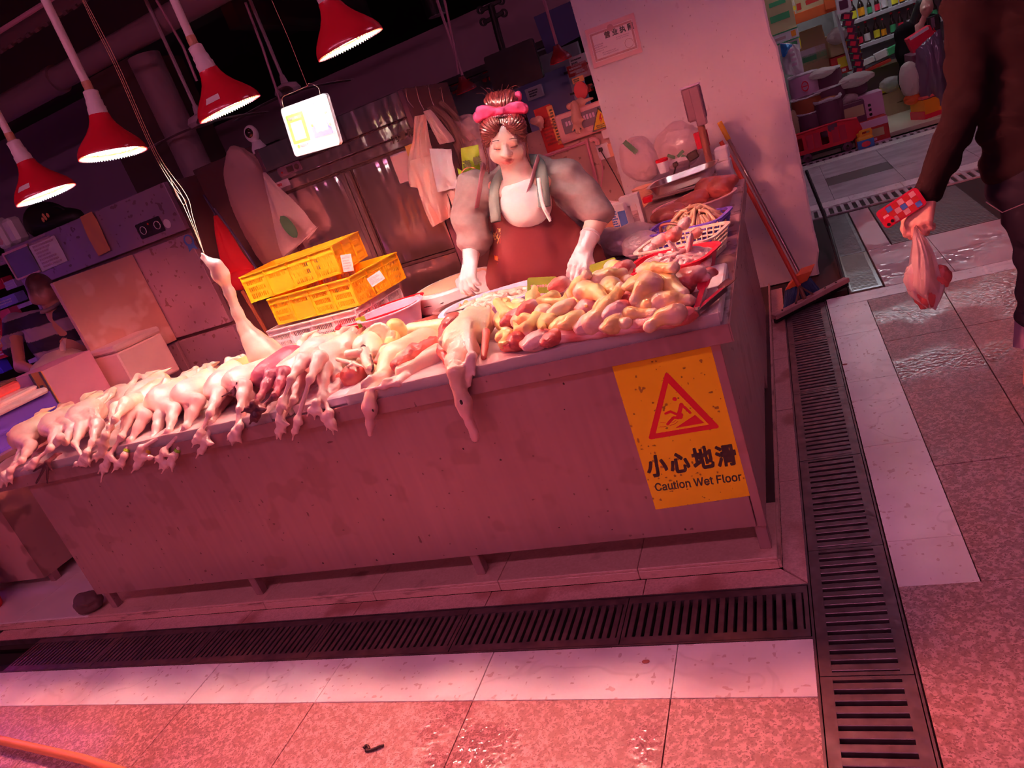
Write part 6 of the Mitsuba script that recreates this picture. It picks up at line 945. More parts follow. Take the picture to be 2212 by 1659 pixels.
# left freezer
k = thing('freezer', 'long steel freezer, violet light put into its colour, one door swung open at the left', 'freezer'); ZX0, ZX1, ZY = -5.76, -3.94, 4.2
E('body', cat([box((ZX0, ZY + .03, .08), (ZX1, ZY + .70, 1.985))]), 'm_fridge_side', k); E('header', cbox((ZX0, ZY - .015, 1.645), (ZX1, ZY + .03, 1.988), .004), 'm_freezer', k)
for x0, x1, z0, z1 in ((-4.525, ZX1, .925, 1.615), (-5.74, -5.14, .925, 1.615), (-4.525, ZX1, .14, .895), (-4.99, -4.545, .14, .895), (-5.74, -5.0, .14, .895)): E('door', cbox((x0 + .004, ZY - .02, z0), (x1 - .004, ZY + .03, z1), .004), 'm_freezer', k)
ang = math.radians(74); dv = np.array([-math.cos(ang), -math.sin(ang), 0]); E('open_door', onto(cbox((0, 0, -.03), (.605, .70, .02), .004), np.array([-4.535, ZY - .02, .915]), dv, np.array([0, 0, 1.])), 'm_door_worn_lit', k, label='worn door standing open, reflected pink light put into its colour')
cr = [PY(*q, 0) for q in ()]; z_ = lambda u, v: np.array([-4.535, ZY - .02, .915]) + dv * u + np.array([.012, -.0215, 0]) * 1.0 + np.array([0, 0, v])
def on_door(px, py):   # photo point on the open door's face
    nrm = np.cross(dv, [0, 0, 1.]); r_ = _ray(px, py); o_ = np.array([-4.535, ZY - .02, .915]) + nrm * .0205; t_ = ((o_ - CAM) @ nrm) / (r_ @ nrm); return CAM + r_ * t_
E('crack', tube([on_door(*q) for q in ((168, 698), (185, 690), (210, 688), (217, 704), (228, 712), (250, 711), (290, 717), (302, 731), (330, 739), (352, 746))], .0028, 5), 'm_speck', k)
a = PY(325, 492, ZY - .016); E('control_panel', onto(extrude(rect(-.125, -.055, .125, .055, .012), .004), a, *FRONT), 'm_black', k)
for dx in (-.07, .075): E('knob', onto(cat([lathe([(.030, 0), (.030, .003), (.026, .004), (.026, 0)], 24, True)]), a + (dx, -.0045, 0), *FRONT), 'm_card_white', k)
E('red_light', mv(ico(.007, 1), a + (.0, -.006, .03)), 'm_led_red', k); E('round_sticker', onto(extrude(Point(0, 0).buffer(.032), .001), PY(361, 483, ZY - .0165), *FRONT), 'm_card_white', k)
a = PY(408, 520, ZY - .022); E('blue_badge', cat([onto(extrude(Point(0, 0).buffer(.045).difference(Point(0, .004).buffer(.03)), .001), a, *FRONT), onto(extrude(Polygon([(-.03, -.03), (-.045, -.075), (0, -.055), (.045, -.075), (.03, -.03)]), .001), a, *FRONT)]), 'm_carton_blue', k)
def ribbon(name, Lp, Rp, y, mat, lab=None, cat_=None, nu=10, nv=24, amp=.01, seed=0, f=7., thick=.002, bulge=0., parent=None, group=None):
    """Hanging sheet between two edges given by photo points on the plane y (or a list of y)."""
    Lq, Rq = spline(np.array([PY(*p, y) for p in Lp]), 5), spline(np.array([PY(*p, y) for p in Rp]), 5)
    def fn(u, v):
        li = np.stack([np.interp(v, np.linspace(0, 1, len(Lq)), Lq[:, i]) for i in range(3)], 1); ri = np.stack([np.interp(v, np.linspace(0, 1, len(Rq)), Rq[:, i]) for i in range(3)], 1)
        p = li + (ri - li) * u[:, None]; p[:, 1] += amp * 2 * nz(np.c_[u * f, v * 2.2, u * 0 + seed], 1, seed, 2) - bulge * np.sin(np.pi * u) * np.sin(np.pi * np.clip(v * 1.1, 0, 1)); return p
    return E(name, grid(nu, nv, fn, thick), mat, parent, smooth=True, label=lab, cat=cat_, group=group)
M('towel', (.80, .34, .16), .8); ribbon('towel', [(176, 468), (190, 510), (215, 553)], [(200, 456), (218, 495), (240, 540)], ZY - .03, 'm_towel', 'folded orange cloth hanging over the freezer header', 'cloth', amp=.012, f=3.2, thick=.006)
k = ribbon('paper_sheet', [(63, 532), (92, 587)], [(117, 508), (147, 563)], ZY - .022, 'm_card_white', 'pale printed sheet stuck on the freezer header', 'paper', amp=.004); o = PY(72, 537, ZY - .03)
E('print', onto(scribble(.26, .24, 9, 6), PY(96, 580, ZY - .034), np.array([.98, 0, .0]), np.array([0, 0, 1.]), np.array([0, -1., 0])), 'm_grey_text', k)
k = thing('hanging_folder', 'grey document in a pink-edged frame hanging left of the printed sheet', 'document'); a, b, c = PY(10, 550, ZY - .02), PY(57, 529, ZY - .02), PY(42, 602, ZY - .02); E('sheet', cbox((a[0], ZY - .03, c[2]), (b[0] + .01, ZY - .022, a[2]), .002), 'm_mat', k); E('frame', cat([box((a[0] - .01, ZY - .034, a[2] - .006), (b[0] + .02, ZY - .021, a[2] + .012)), box((a[0] - .012, ZY - .034, c[2]), (a[0] + .004, ZY - .021, a[2])), box((a[0], ZY - .034, c[2] - .01), (b[0], ZY - .021, c[2] + .004))]), 'm_pink_plastic', k)
pr_ = [ell(PY(100, 475, 4.45), (.20, .12, .14), None), cone(PY(95, 480, 4.45), PY(165, 468, 4.45), .13, .06), ell(PY(130, 480, 4.45), (.2, .11, .08), None)]
v, c = blob(pr_, .012, .05); k = E('black_bag', v, 'm_black', smooth=True, label='black zipped bag with a small pale emblem lying on the freezer', cat='bag'); E('strap', tube([PY(*q, 4.42) for q in ((112, 452), (122, 446), (134, 449), (140, 457))], .012, 8, sm=4), 'm_black', k, smooth=True)
E('emblem', cat([mv(ico(1, 1), PY(*q, 4.31), s=(.015, .004, .02)) for q in ((94, 466), (98, 471), (93, 475), (103, 465))]), 'm_towel', k)
for q, w, h, lab in (((34, 497), .055, .10, 'white rounded box on the freezer left of the black bag'), ((8, 505), .06, .12, 'white box with a blue label at the left picture edge')): 
    k = thing('white_box', lab, 'box'); o = PY(*q, 4.3); E('shell', mv(cbox((-w, -.06, -h), (w, .06, h), .025), o, RY(0)), 'm_white_plastic', k)
    if 'blue' in lab: E('blue_label', mv(box((-.04, -.062, .03), (.04, -.0605, .07)), o), 'm_carton_blue', k); E('dial', onto(extrude(Point(0, 0).buffer(.03), .001), o + (.0, -.061, -.05), *FRONT), 'm_pink_plastic', k)
# between the two: dark panel, sack, red bag, stick, tube light
k = E('dark_panel', cbox((-3.95, 4.52, .05), (-3.35, 4.56, 2.02), .004), 'm_dark_brown', label='tall dark panel between the freezer and the refrigerator', cat='panel')
k = thing('tube_light', 'short white tube light glowing behind the dark panel', 'light'); a, b = PY(509, 370, 6.6), PY(560, 347, 6.6); E('tube', tube([a, b], .016, 8), 'm_white_plastic', k, emitter=emit((3.0, 2.9, 3.2))); E('holder', cbox(np.minimum(a, b) + (-.05, .03, .02), np.maximum(a, b) + (.3, .06, .12), .004), 'm_black', k)
puffy('sack', 'pale pink sack standing between the dark panel and the refrigerator', PY(572, 470, 4.5), (.20, .14, .50), 5, mat='m_cream_pink' if 'm_cream_pink' in scene else M('cream_pink', (.68, .42, .36), .7), amp=.10, sub=4)
k = ribbon('plastic_bag', [(572, 372), (585, 450), (598, 520), (612, 556)], [(573, 372), (620, 415), (655, 452), (688, 488)], 4.12, 'm_bag_white', 'white plastic bag with a green round print hanging on the refrigerator corner', 'plastic bag', amp=.03, f=4, bulge=.05, nu=24, thick=.0)
E('print', mv(grid(12, 8, lambda u, v: np.c_[.042 * (2 * v - 1) * np.sqrt(np.clip(1 - (2 * u - 1) ** 2, 0, 1)), 0 * u, (2 * u - 1) * .085], .001), PY(624, 490, 4.03), RY(-18)), 'm_print_green', k)
ribbon('side', [(612, 556), (625, 548), (640, 530)], [(688, 488), (680, 500), (668, 515)], 4.10, 'm_bag_white', parent=k, amp=.02, nu=12, nv=8, thick=.0)
M('red_cloth', (.62, .02, .035), .75); M('navy', (.03, .03, .10), .7)
k = ribbon('red_bag', [(467, 465), (476, 520), (480, 580), (490, 622)], [(469, 465), (505, 510), (535, 560), (558, 600)], 4.05, 'm_red_cloth', 'red cloth bag hanging in front of the dark panel', 'bag', amp=.03, f=5, bulge=.10, nu=26, thick=.004)
E('bottom', mv(ico(1, 3), PY(522, 604, 4.02), s=(.13, .07, .07)), 'm_red_cloth', k, smooth=True)
E('strap', cat([tube([PY(*q, 4.05) for q in s_], .012, 6, sm=4, flat=.3) for s_ in (((440, 421), (452, 440), (468, 466)), ((463, 455), (470, 500), (474, 545)), ((463, 450), (500, 500), (545, 565), (560, 600)))]), 'm_navy', k, smooth=True)
k = E('wooden_stick', tube([PY(523, 628, 4.0), PY(560, 690, 4.0), PY(596, 752, 4.0)], .013, 8), M('stick_wood', (.42, .17, .07), .6), label='brown wooden stick leaning below the red bag', cat='stick')
# bundle hanging on the refrigerator's right side
HY = 4.30
M('hook_wire', (.45, .36, .36), .3, .9)
for i, q in enumerate((((876, 190), (880, 215), (893, 232)), ((898, 187), (905, 215), (916, 238)), ((925, 185), (931, 212), (940, 234)), ((952, 190), (957, 215), (962, 232)))): E('wire_hook', tube([PY(q[0][0] - 3, q[0][1] + 2, FY + .1)] + [PY(*p, HY - .1 + .0) for p in q], .0025, 5, sm=4), 'm_hook_wire', label='thin wire hook over the refrigerator edge', cat='hook', group='wire hooks on the refrigerator')
M('apron_black', (.045, .03, .035), .6); M('bag_pinkish', (.80, .55, .48), .5); M('apron_green', (.30, .72, .03), .45)
W = 'm_bag_white'
ribbon('paper_bag', [(902, 250), (893, 300), (880, 350), (885, 400)], [(925, 245), (930, 300), (945, 350), (960, 420)], HY - .18, 'm_bag_pinkish', 'pale carrier bag hanging at the refrigerator edge, upper left of the bundle', 'bag', amp=.05, f=6, bulge=.05, nu=30)
ribbon('paper_bag', [(890, 345), (900, 395), (912, 440), (935, 490)], [(955, 330), (962, 390), (970, 430), (972, 470)], HY - .20, 'm_bag_pinkish', 'long pale bag hanging lowest in the bundle beside the refrigerator door', 'bag', amp=.05, f=6, bulge=.05, nu=30)
ribbon('paper_bag', [(930, 320), (936, 370), (946, 415)], [(975, 322), (984, 370), (992, 405)], HY - .28, 'm_card_white', 'bright white folded bag in the middle of the bundle', 'bag', amp=.02, f=4, bulge=.04, nu=20)
ribbon('plastic_bag', [(918, 240), (935, 285), (950, 312)], [(930, 236), (960, 270), (980, 306)], HY - .22, W, 'white plastic bag with black print hanging high in the bundle', 'plastic bag', amp=.03, f=5, bulge=.05, nu=20, thick=0)
ribbon('paper_bag', [(962, 400), (975, 440), (985, 470)], [(992, 400), (998, 430), (1000, 455)], HY - .24, 'm_bag_pinkish', 'small pale folded bag at the bottom right of the bundle', 'bag', amp=.02, nu=14)
ribbon('black_apron', [(924, 232), (958, 272), (985, 330), (1000, 380)], [(940, 228), (975, 255), (1000, 310), (1012, 370)], HY - .16, 'm_apron_black', 'black apron hanging by its strap right of the white bags', 'apron', amp=.03, nu=14)
ribbon('black_apron', [(948, 222), (970, 250), (990, 262)], [(955, 216), (985, 245), (995, 258)], HY - .10, 'm_apron_black', 'second black apron strap hanging at the right of the bundle', 'apron', amp=.01, nu=8)
ribbon('plastic_bag', [(960, 245), (985, 285), (1000, 310)], [(968, 242), (1000, 265), (1030, 300)], HY - .05, 'm_bag_pinkish', 'pale pink bag hanging at the right of the bundle', 'plastic bag', amp=.03, nu=16)
puffy('plastic_bag', 'reddish translucent bag hanging above the green apron', PY(1012, 287, HY), (.085, .06, .10), 6, amp=.2)
puffy('plastic_bag', 'bluish crumpled bag right of the green apron', PY(1042, 345, HY), (.07, .06, .16), 9, amp=.2)
k = ribbon('green_apron', [(996, 320), (1000, 370), (1002, 400), (1003, 425)], [(1034, 312), (1036, 350), (1033, 385), (1006, 425)], HY - .40, 'm_apron_green', 'bright green folded apron with a round orange emblem beside the woman', 'apron', amp=.006, f=3, bulge=.03, nu=20)
ribbon('fold', [(988, 362), (996, 400), (1002, 424)], [(999, 370), (1001, 400), (1004, 424)], HY - .37, 'm_apron_green', parent=k, amp=.004, nu=6)
o = PY(1017, 385, HY - .455); E('emblem', onto(cat([extrude(Point(0, 0).buffer(.062).difference(Point(0, 0).buffer(.056)), .001), extrude(union_all([affinity.scale(Point(-.012, -.01).buffer(.03), .8, 1.2), Point(.015, .025).buffer(.008), Polygon([(-.03, -.04), (.04, -.035), (.03, -.015)])]), .001)]), o, *FRONT), 'm_towel', k); E('lettering', onto(hanzi('海鲜', .048, .001, .35, .02), PY(1003, 365, HY - .455), *FRONT), M('dark_green_ink', (.02, .10, .03), .5), k)
# ------------------------------------------------------------------ on the low partition: fuse box, gloves, posters, sockets, pipes
k = thing('fuse_box', 'pale fuse box with a clear lid and a yellow warning triangle on the partition', 'fuse box'); q0, q1 = PY(1212, 315, 5.2), PY(1295, 232, 5.2); BX0, BX1, BZ0, BZ1 = q0[0], -1.03, 1.305, 1.56
BZ0 = PY(1216, 311, 5.2)[2]; BZ1 = PY(1196, 252, 5.2)[2]; BX0 = PY(1197, 254, 5.2)[0]
E('case', cbox((BX0, 5.19, BZ0), (BX1, 5.25, BZ1 + .0), .008), 'm_pink_plastic', k); E('window', cbox((BX0 + .045, 5.180, BZ0 + .055), (BX1 - .03, 5.192, BZ1 - .035), .003), M('smoke_lid', (.22, .20, .27), .15), k)
E('breakers', cat([box((BX0 + .07 + i * .022, 5.178, BZ1 - .09), (BX0 + .085 + i * .022, 5.181, BZ1 - .06)) for i in range(10)]), 'm_lav_plastic', k); E('latch', cbox((-1.19, 5.182, BZ0 + .012), (-1.13, 5.19, BZ0 + .026), .002), 'm_pink_plastic', k)
T0 = PY(1298, 257, 5.175); tr = Polygon([(-.075, -.06), (.075, -.06), (0, .075)])
E('warning_triangle', onto(extrude(tr.buffer(.004), .001), T0, *FRONT), 'm_ink', k); E('triangle_face', onto(extrude(tr.buffer(-.004), .001), T0 + (0, -.001, 0), *FRONT), 'm_sign', k); E('flash', onto(extrude(Polygon([(.004, .035), (-.014, -.002), (-.002, .0), (-.008, -.028), (.014, .008), (.002, .006), (.014, .035)]), .001), T0 + (0, -.002, 0), *FRONT), 'm_sign_red', k); E('print', onto(scribble(.09, .022, 2, 2), T0 + (-.045, -.0022, -.052), *FRONT), 'm_ink', k)
M('glove_tan', (.80, .50, .38), .6)
def limp_glove(lab, wr, palm, tips, y, r=.020):
    w, pl = PY(*wr, y), PY(*palm, y - .012); pr_ = [cone(w, pl, r * 1.0, r * 1.25), ell(pl, (r * 1.35, .014, r * 1.6))]
    for t in tips: pr_ += [cone(pl, PY(*t, y - .014), .011, .0075)]
    v, c = blob(pr_, .004, .012, lambda p: .003 * nz(p, 40, 3, 2)); return E('rubber_glove', v, 'm_glove_tan', smooth=True, label=lab, cat='glove')
limp_glove('tan rubber glove hanging fingers down over the fuse box', (1241, 226), (1246, 258), [(1237, 282), (1245, 287), (1252, 287), (1259, 278), (1260, 258)], 5.17, .028); limp_glove('second tan glove lying along the top of the fuse box', (1230, 230), (1255, 222), [(1272, 213), (1280, 212)], 5.22, .022); limp_glove('tan glove drooping over the partition edge above the red poster', (1152, 262), (1165, 262), [(1168, 281), (1173, 275), (1160, 268)], 5.2, .024)
M('poster_red', (.55, .035, .03), .55); M('poster_dark', (.25, .015, .02), .5)
k = thing('red_poster', 'small red paper poster with dark figures on the partition', 'poster'); a = PY(1158, 276, 5.245); b = PY(1207, 318, 5.245); E('sheet', onto(extrude(rect(0, 0, .13, .31, .001), .001), PY(1183, 331, 5.247), np.array([1., 0, .02]), np.array([-.02, 0, 1.]), np.array([0, -1., 0])), 'm_poster_red', k); E('print', onto(cat([scribble(.09, .2, 8, 5), mv(extrude(Point(0, 0).buffer(.02), .0004), (.05, .16, 0))]), PY(1183, 331, 5.245) + (.02, 0, .04), *FRONT), 'm_poster_dark', k)
k = thing('yellow_strip', 'narrow yellow paper strip with black characters between red poster and fuse box', 'label'); E('sheet', onto(extrude(rect(0, 0, .045, .27, .001), .001), PY(1206, 313, 5.246), np.array([1., 0, .02]), np.array([-.02, 0, 1.]), np.array([0, -1., 0])), 'm_gold', k); E('print', onto(scribble(.022, .23, 11, 9, 1.3), PY(1206, 313, 5.244) + (.010, 0, .02), *FRONT), 'm_ink', k)
k = thing('wall_socket', 'white wall socket with a black plug on the partition', 'socket'); a = PY(1304, 327, 5.24); E('plate', onto(cboxd((.085, .105, .03), .004), a, *FRONT), 'm_white_plastic', k); E('plug', onto(cboxd((.026, .026, .03), .004), a + (-.012, -.028, .02), *FRONT), 'm_black', k); E('lead', tube([a + (-.01, -.04, .015), PY(1318, 360, 5.2), PY(1345, 410, 5.1), PY(1352, 432, 4.6)], .004, 6, sm=5), 'm_black', k, smooth=True)
k = thing('wall_socket', 'tan switch box beside the white socket', 'switch'); E('plate', onto(cboxd((.08, .09, .03), .004), PY(1327, 322, 5.24), *FRONT), 'm_wood_worn', k)
k = thing('junction_box', 'white cable cover at the pillar edge below the fuse box', 'junction box'); E('case', onto(cboxd((.05, .11, .04), .004), PY(1307, 281, 5.23), *FRONT), 'm_white_plastic', k)
k = thing('wall_pipe', 'pink conduit running along the partition and down to the floor', 'pipe'); E('run', tube([PY(1175, 338, 5.23), PY(1265, 307, 5.23)], .011, 8), 'm_pink_pipe', k); E('drop', tube([PY(1266, 300, 5.23), PY(1300, 440, 5.23), PY(1312, 500, 5.23)], .012, 8), 'm_pink_pipe', k)
k = E('cord', tube([PY(1296, 342, 5.2), PY(1302, 370, 5.18), PY(1296, 420, 5.15), PY(1299, 450, 5.05), PY(1318, 462, 4.7), PY(1340, 447, 4.3)], .0045, 6, sm=5), 'm_pink_pipe', label='pink power cord hanging down from the white socket', cat='cord')
k = E('elbow_pipe', tube([PY(1274, 303, 5.2), PY(1283, 300, 5.2), PY(1290, 305, 5.2), PY(1291, 313, 5.2)], .016, 10, sm=3), 'm_pink_plastic', label='short bent pink hose above the white socket', cat='pipe')
# certificate on the pillar
k = thing('certificate', 'framed business licence under film taped to the pillar', 'certificate'); a, b, c = PY(1287, 136, 4.994), PY(1379, 104, 4.994), PY(1271, 75, 4.994); ex = b - a; w = np.linalg.norm(ex); ex = ex / w; ey = c - a; h = np.linalg.norm(ey); ey = ey - ex * (ey @ ex); ey /= np.linalg.norm(ey); ez = np.array([0, -1., 0])
M('licence_paper', (.93, .74, .72), .35); M('licence_edge', (.62, .30, .28), .5)
def ct(p, lift, mat, nm, hh=.0006): E(nm, onto(extrude(p, hh) if hasattr(p, 'geom_type') else p, a + ez * lift, ex, ey, ez), mat, k)
ct(rect(-.02, -.03, w + .02, h + .03, .004), 0, 'm_pink_plastic', 'backing', .002); ct(rect(0, 0, w, h, .002), .002, 'm_licence_paper', 'paper'); ct(rect(.004, .004, w - .004, h - .004, .002).difference(rect(.016, .016, w - .016, h - .016, .002)), .003, 'm_licence_edge', 'border')
ct(mv(hanzi('营业执照', .040, .0005, .25, .02), (w * .33, h * .70, 0)), .003, 'm_ink', 'lettering'); ct(mv(scribble(w * .35, h * .30, 4, 3), (w * .06, h * .30, 0)), .003, 'm_grey_text', 'print'); ct(mv(scribble(w * .3, h * .12, 2, 5), (w * .58, h * .5, 0)), .003, 'm_grey_text', 'print'); ct(mv(scribble(w * .5, h * .14, 2, 8), (w * .2, h * .14, 0)), .003, 'm_grey_text', 'print')
ct(Point(w * .83, h * .27).buffer(.028).difference(Point(w * .83, h * .27).buffer(.025)), .003, 'm_licence_edge', 'seal'); ct(Point(w * .5, h * .97).buffer(.020), .0035, 'm_licence_edge', 'crest')
# ------------------------------------------------------------------ the stalls behind: screen, signs, far lamps, ceiling fans
k = thing('hanging_screen', 'black screen seen from behind, hanging on a black pole', 'screen'); SY = 6.6
E('pole', tube([PY(1060, 12, SY), PY(1078, 80, SY), PY(1098, 150, SY)], .030, 10), 'm_black', k, smooth=50); E('back', onto(extrude(Polygon([(0, 0), (.43, 0), (.43, .29), (0, .29)]).buffer(.02), .05), PY(1077, 200, SY + .0), *FRONT), 'm_black_gloss' if False else 'm_black', k)
for q in ((1060, 12), (1066, 38)): o = PY(*q, SY); E('clamp', cat([cboxd((.20, .03, .035), .004, o, RY(-4))] + [onto(lathe([(.018, 0), (.034, 0), (.034, .02), (.018, .02)], 16, True), o + (s_ * .10, .01, 0), *FRONT) for s_ in (-1, 1)]), 'm_black', k)
M('fascia_white', (.62, .58, .64), .5); M('wall_blue', (.34, .36, .60), .6); M('banner_blue', (.10, .11, .30), .6); M('letter_red', (.85, .03, .08), .35); M('pink_text', (.80, .42, .55), .5)  # wall_blue: blue light falling on the far wall is put into its colour
k = thing('far_fascia', 'white fascia of the stall behind with red raised characters', 'shop front'); BY = 9.4
E('board', box((PY(950, 200, BY)[0], BY, 1.86), (PY(1245, 90, BY)[0], BY + .1, 2.30)), 'm_fascia_white', k); E('lower_rail', box((-4.2, BY - .05, 1.78), (-1.6, BY, 1.86)), 'm_mat', k); E('dark_gap', box((-4.4, BY + .3, .4), (-2.9, BY + .4, 1.8)), 'm_dark_ceiling', k)
for ch, q, hh in (('鲜', (979, 199), .34), ('活', (1043, 173), .34)): E('letter', onto(hanzi(ch, hh, .05, .1, .02, .8), PY(*q, BY - .04), *FRONT), 'm_letter_red', k)
k = thing('blue_lit_wall', 'wall panel of the stall behind, blue light put into its colour', 'wall panel'); E('panel', box((PY(1138, 250, 8.6)[0], 8.6, .6), (PY(1228, 130, 8.6)[0] + .1, 8.65, 1.95)), 'm_wall_blue', k); E('edge', box((PY(1222, 140, 8.6)[0], 8.55, .6), (PY(1238, 140, 8.6)[0], 8.6, 1.95)), 'm_fascia_white', k)
k = thing('white_notice', 'small white notice box on the blue-lit wall under the black screen', 'notice'); E('box', onto(cboxd((.20, .13, .05), .004), PY(1155, 200, 8.5), *FRONT), 'm_card_white', k); E('print', onto(scribble(.14, .08, 3, 7), PY(1155, 200, 8.47) + (-.07, 0, -.04), *FRONT), 'm_ink', k)
k = thing('blue_banner', 'blue hanging banner with two lines of pink characters', 'banner'); a = PY(1182, 117, 7.0); E('cloth', onto(extrude([(0, .0), (.46, .05), (.46, .33), (-.02, .33)], .006), a, *FRONT), 'm_banner_blue', k); E('lettering', onto(cat([mv(hanzi('新风从我做起', .052, .001, .12, .015), (.06, .19, 0)), mv(hanzi('幸福从你开始', .052, .001, .12, .015), (.06, .10, 0))]), a + (0, -.002, 0), *FRONT), 'm_pink_text', k)
for o, lab in ((PY(1008, 196, 5.8), 'small dark heat lamp hanging before the red raised characters'), (PY(1212, 131, 5.8), 'small dark heat lamp hanging before the blue banner')):
    k = thing('heat_lamp', lab, 'lamp', 'small dark heat lamps behind'); s = .68
    E('shade', mv(sh_out, o, RX(8), (s, s, s * 1.1)), M('lamp_dark', (.16, .012, .02), .4), k, smooth=40); E('glow', mv(lathe([(0, .012), (.105, .012), (.11, .006), (0, .006)], 24), o, RX(8), s), 'm_white_plastic', k, emitter=emit((14, 5.5, 9))); E('rim', mv(lathe([(.124, -.002), (.128, -.002), (.128, .006), (.124, .006)], 32, True), o, RX(8), s), 'm_lamp_red', k); E('stem', tube([o + (0, .02, .12), o + (-.0, .02, .28), (o[0] + .02, o[1], 4.7)], .012, 8), 'm_pink_pipe', k)
M('fan_pale', (.62, .46, .52), .5)
for hub, lab, a0 in ((PY(436, 262, 4.9), 'ceiling fan with pale drooping blades behind the labelled lamp', 20), (PY(622, 196, 5.4), 'ceiling fan with pale blades above the payment card', 8)):
    k = thing('ceiling_fan', lab, 'fan'); E('hub', mv(lathe([(0, -.03), (.09, -.03), (.11, 0), (.09, .04), (.03, .06), (.02, .12), (0, .12)], 28), hub), 'm_fan_pale', k, smooth=40); E('rod', tube([hub + (0, 0, .1), (hub[0], hub[1], 4.7)], .014, 8), 'm_fan_pale', k)
    for j in range(3): E('blade', mv(grid(14, 5, lambda u, v: np.c_[.10 + .50 * u, (v - .5) * (.10 - .03 * u), -.015 - .03 * u * u + .006 * np.sin(3 * v)], .004), hub, RZ(a0 + 120 * j + 172)), 'm_fan_pale', k, smooth=True)
k = thing('speaker_clip', 'small black cable clip on the bulkhead left of the camera', 'clip'); o = PY(416, 325, 7.45); E('body', cat([cboxd((.05, .04, .13), .01, o), cboxd((.12, .04, .04), .01, o + (.02, 0, .07)), cboxd((.12, .04, .04), .01, o + (.05, 0, -.06))]), 'm_black', k)
k = thing('downlight', 'round dark ceiling spot at the top edge', 'lamp'); o = PY(945, 33, 7.0); E('can', tube([o, o + (0, 0, .3)], .10, 24), 'm_black', k, smooth=50); E('glass', tube([o + (0, 0, -.004), o + (0, 0, -.001)], .085, 24), 'm_fan_pale', k)
for q, y, lab in ((((530, 5), (566, 100), (609, 230)), 5.2, 'thin pink rod hanging left of the payment card'), (((958, -10), (985, 120), (990, 160)), 5.78, 'thin pink rod holding the small lamp before the red characters'), (((338, 0), (395, 100), (425, 175)), 4.6, 'pink cable drop hanging behind the labelled lamp')):
    E('hanging_rod', tube([PY(*p, y) for p in q], .010, 6), 'm_pink_pipe', label=lab, cat='rod')
# shelves with red goods seen between the partition and the pillar
k = thing('far_shelf', 'shelf with red cartons and a red lantern seen left of the pillar', 'shelf'); E('boards', cat([box((PY(1232, 170, 7.6)[0], 7.4, z), (-1.35, 7.8, z + .02)) for z in (1.42, 1.62, 1.82)]), 'm_black', k)
for i, (q, w, h, mt) in enumerate((((1250, 130), .16, .09, 'm_card_white'), ((1250, 148), .20, .10, 'm_poster_red'), ((1262, 155), .16, .10, 'm_pink_plastic'), ((1268, 192), .10, .07, 'm_poster_red'))): 
    kk = thing('red_carton', ['white carton with red stripe on the far shelf', 'red carton on the far shelf left of the pillar', 'pink printed carton on the far shelf left of the pillar', 'small red packet low on the far shelf'][i], 'carton', 'cartons on the far shelf'); o = PY(*q, 7.45); E('case', onto(cboxd((w, h, .12), .003), o, *FRONT), mt, kk); E('print', onto(scribble(w * .8, h * .6, 2, i), o + (-w * .4, -.061, -h * .3), *FRONT), 'm_ink' if i == 0 else 'm_card_white', kk)
k = thing('lucky_lantern', 'glowing red paper charm hanging left of the pillar', 'charm'); o = PY(1256, 195, 5.6); E('charm', onto(extrude(affinity.scale(Point(0, 0).buffer(.05), 1, 1.25), .03), o, *FRONT), M('charm_red', (.9, .04, .06), .3), k); E('tag', onto(extrude(rect(-.045, -.02, .045, .02, .003), .004), PY(1249, 172, 5.6), *FRONT), 'm_gold', k); E('tag_print', onto(scribble(.07, .025, 2, 3), PY(1249, 172, 5.593) + (-.035, 0, -.012), *FRONT), 'm_ink', k)
# broom and squeegee leaning at the pillar
M('broom_yellow', (.90, .50, .03), .35); M('steel_pipe', (.60, .42, .42), .22, .9); M('pole_red', (.80, .10, .05), .35); M('broom_orange', (.88, .18, .05), .4); M('bristle', (.04, .09, .22), .7); M('squeegee_wood', (.50, .28, .26), .6)
k = thing('broom', 'broom with an orange head and blue bristles leaning against the pillar', 'broom'); t0, t1, t2 = PY(1554, 264, 4.93), PY(1574, 302, 4.9), PY(1738, 612, 4.55); E('grip', tube([t0, t0 * .5 + t1 * .5, t1], .016, 12, sm=3), 'm_broom_yellow', k, smooth=50); E('pole', tube([t1, t2], .0115, 12), 'm_steel_pipe', k, smooth=50)
a, b, c = PY(1700, 628, 4.5), PY(1752, 588, 4.5), PY(1738, 612, 4.5); hd_ = [PY(*q, 4.52) for q in ((1695, 628), (1722, 596), (1752, 586), (1744, 606), (1720, 618))]
v = np.array(hd_); v2 = v + np.array([.03, .07, .02]); E('head', TM(np.vstack([v, v2]), trimesh.Trimesh(np.vstack([v, v2])).convex_hull.faces if False else np.array([[0, 1, 2], [0, 2, 3], [0, 3, 4], [5, 7, 6], [5, 8, 7], [5, 9, 8]] + [t for i in range(5) for t in ([i, i + 5, (i + 1) % 5], [(i + 1) % 5, i + 5, (i + 1) % 5 + 5])]), process=False), 'm_broom_orange', k)
ms = []
for i in range(150): u = rng.random(); p = hd_[0] * (1 - u) + hd_[3] * u + np.array([rng.uniform(0, .03), rng.uniform(0, .07), 0]); q = np.array([p[0] + (u - .5) * .10, p[1] - .02 + rng.uniform(-.02, .02), .012 + rng.uniform(0, .02)]) if u > .55 else PY(1695 + 45 * u + rng.uniform(-4, 4), 670 - 30 * u, 4.45); ms.append(tube([p, q], .0032, 4))
E('bristles', cat(ms), 'm_bristle', k, kind='stuff')
k = thing('squeegee', 'floor squeegee with a red pole and a wide wooden bar beside the broom', 'squeegee'); E('pole', tube([PY(1557, 306, 4.9), PY(1565, 320, 4.89), PY(1622, 420, 4.7), PY(1726, 618, 4.42)], .0135, 12), 'm_pole_red', k, smooth=50)
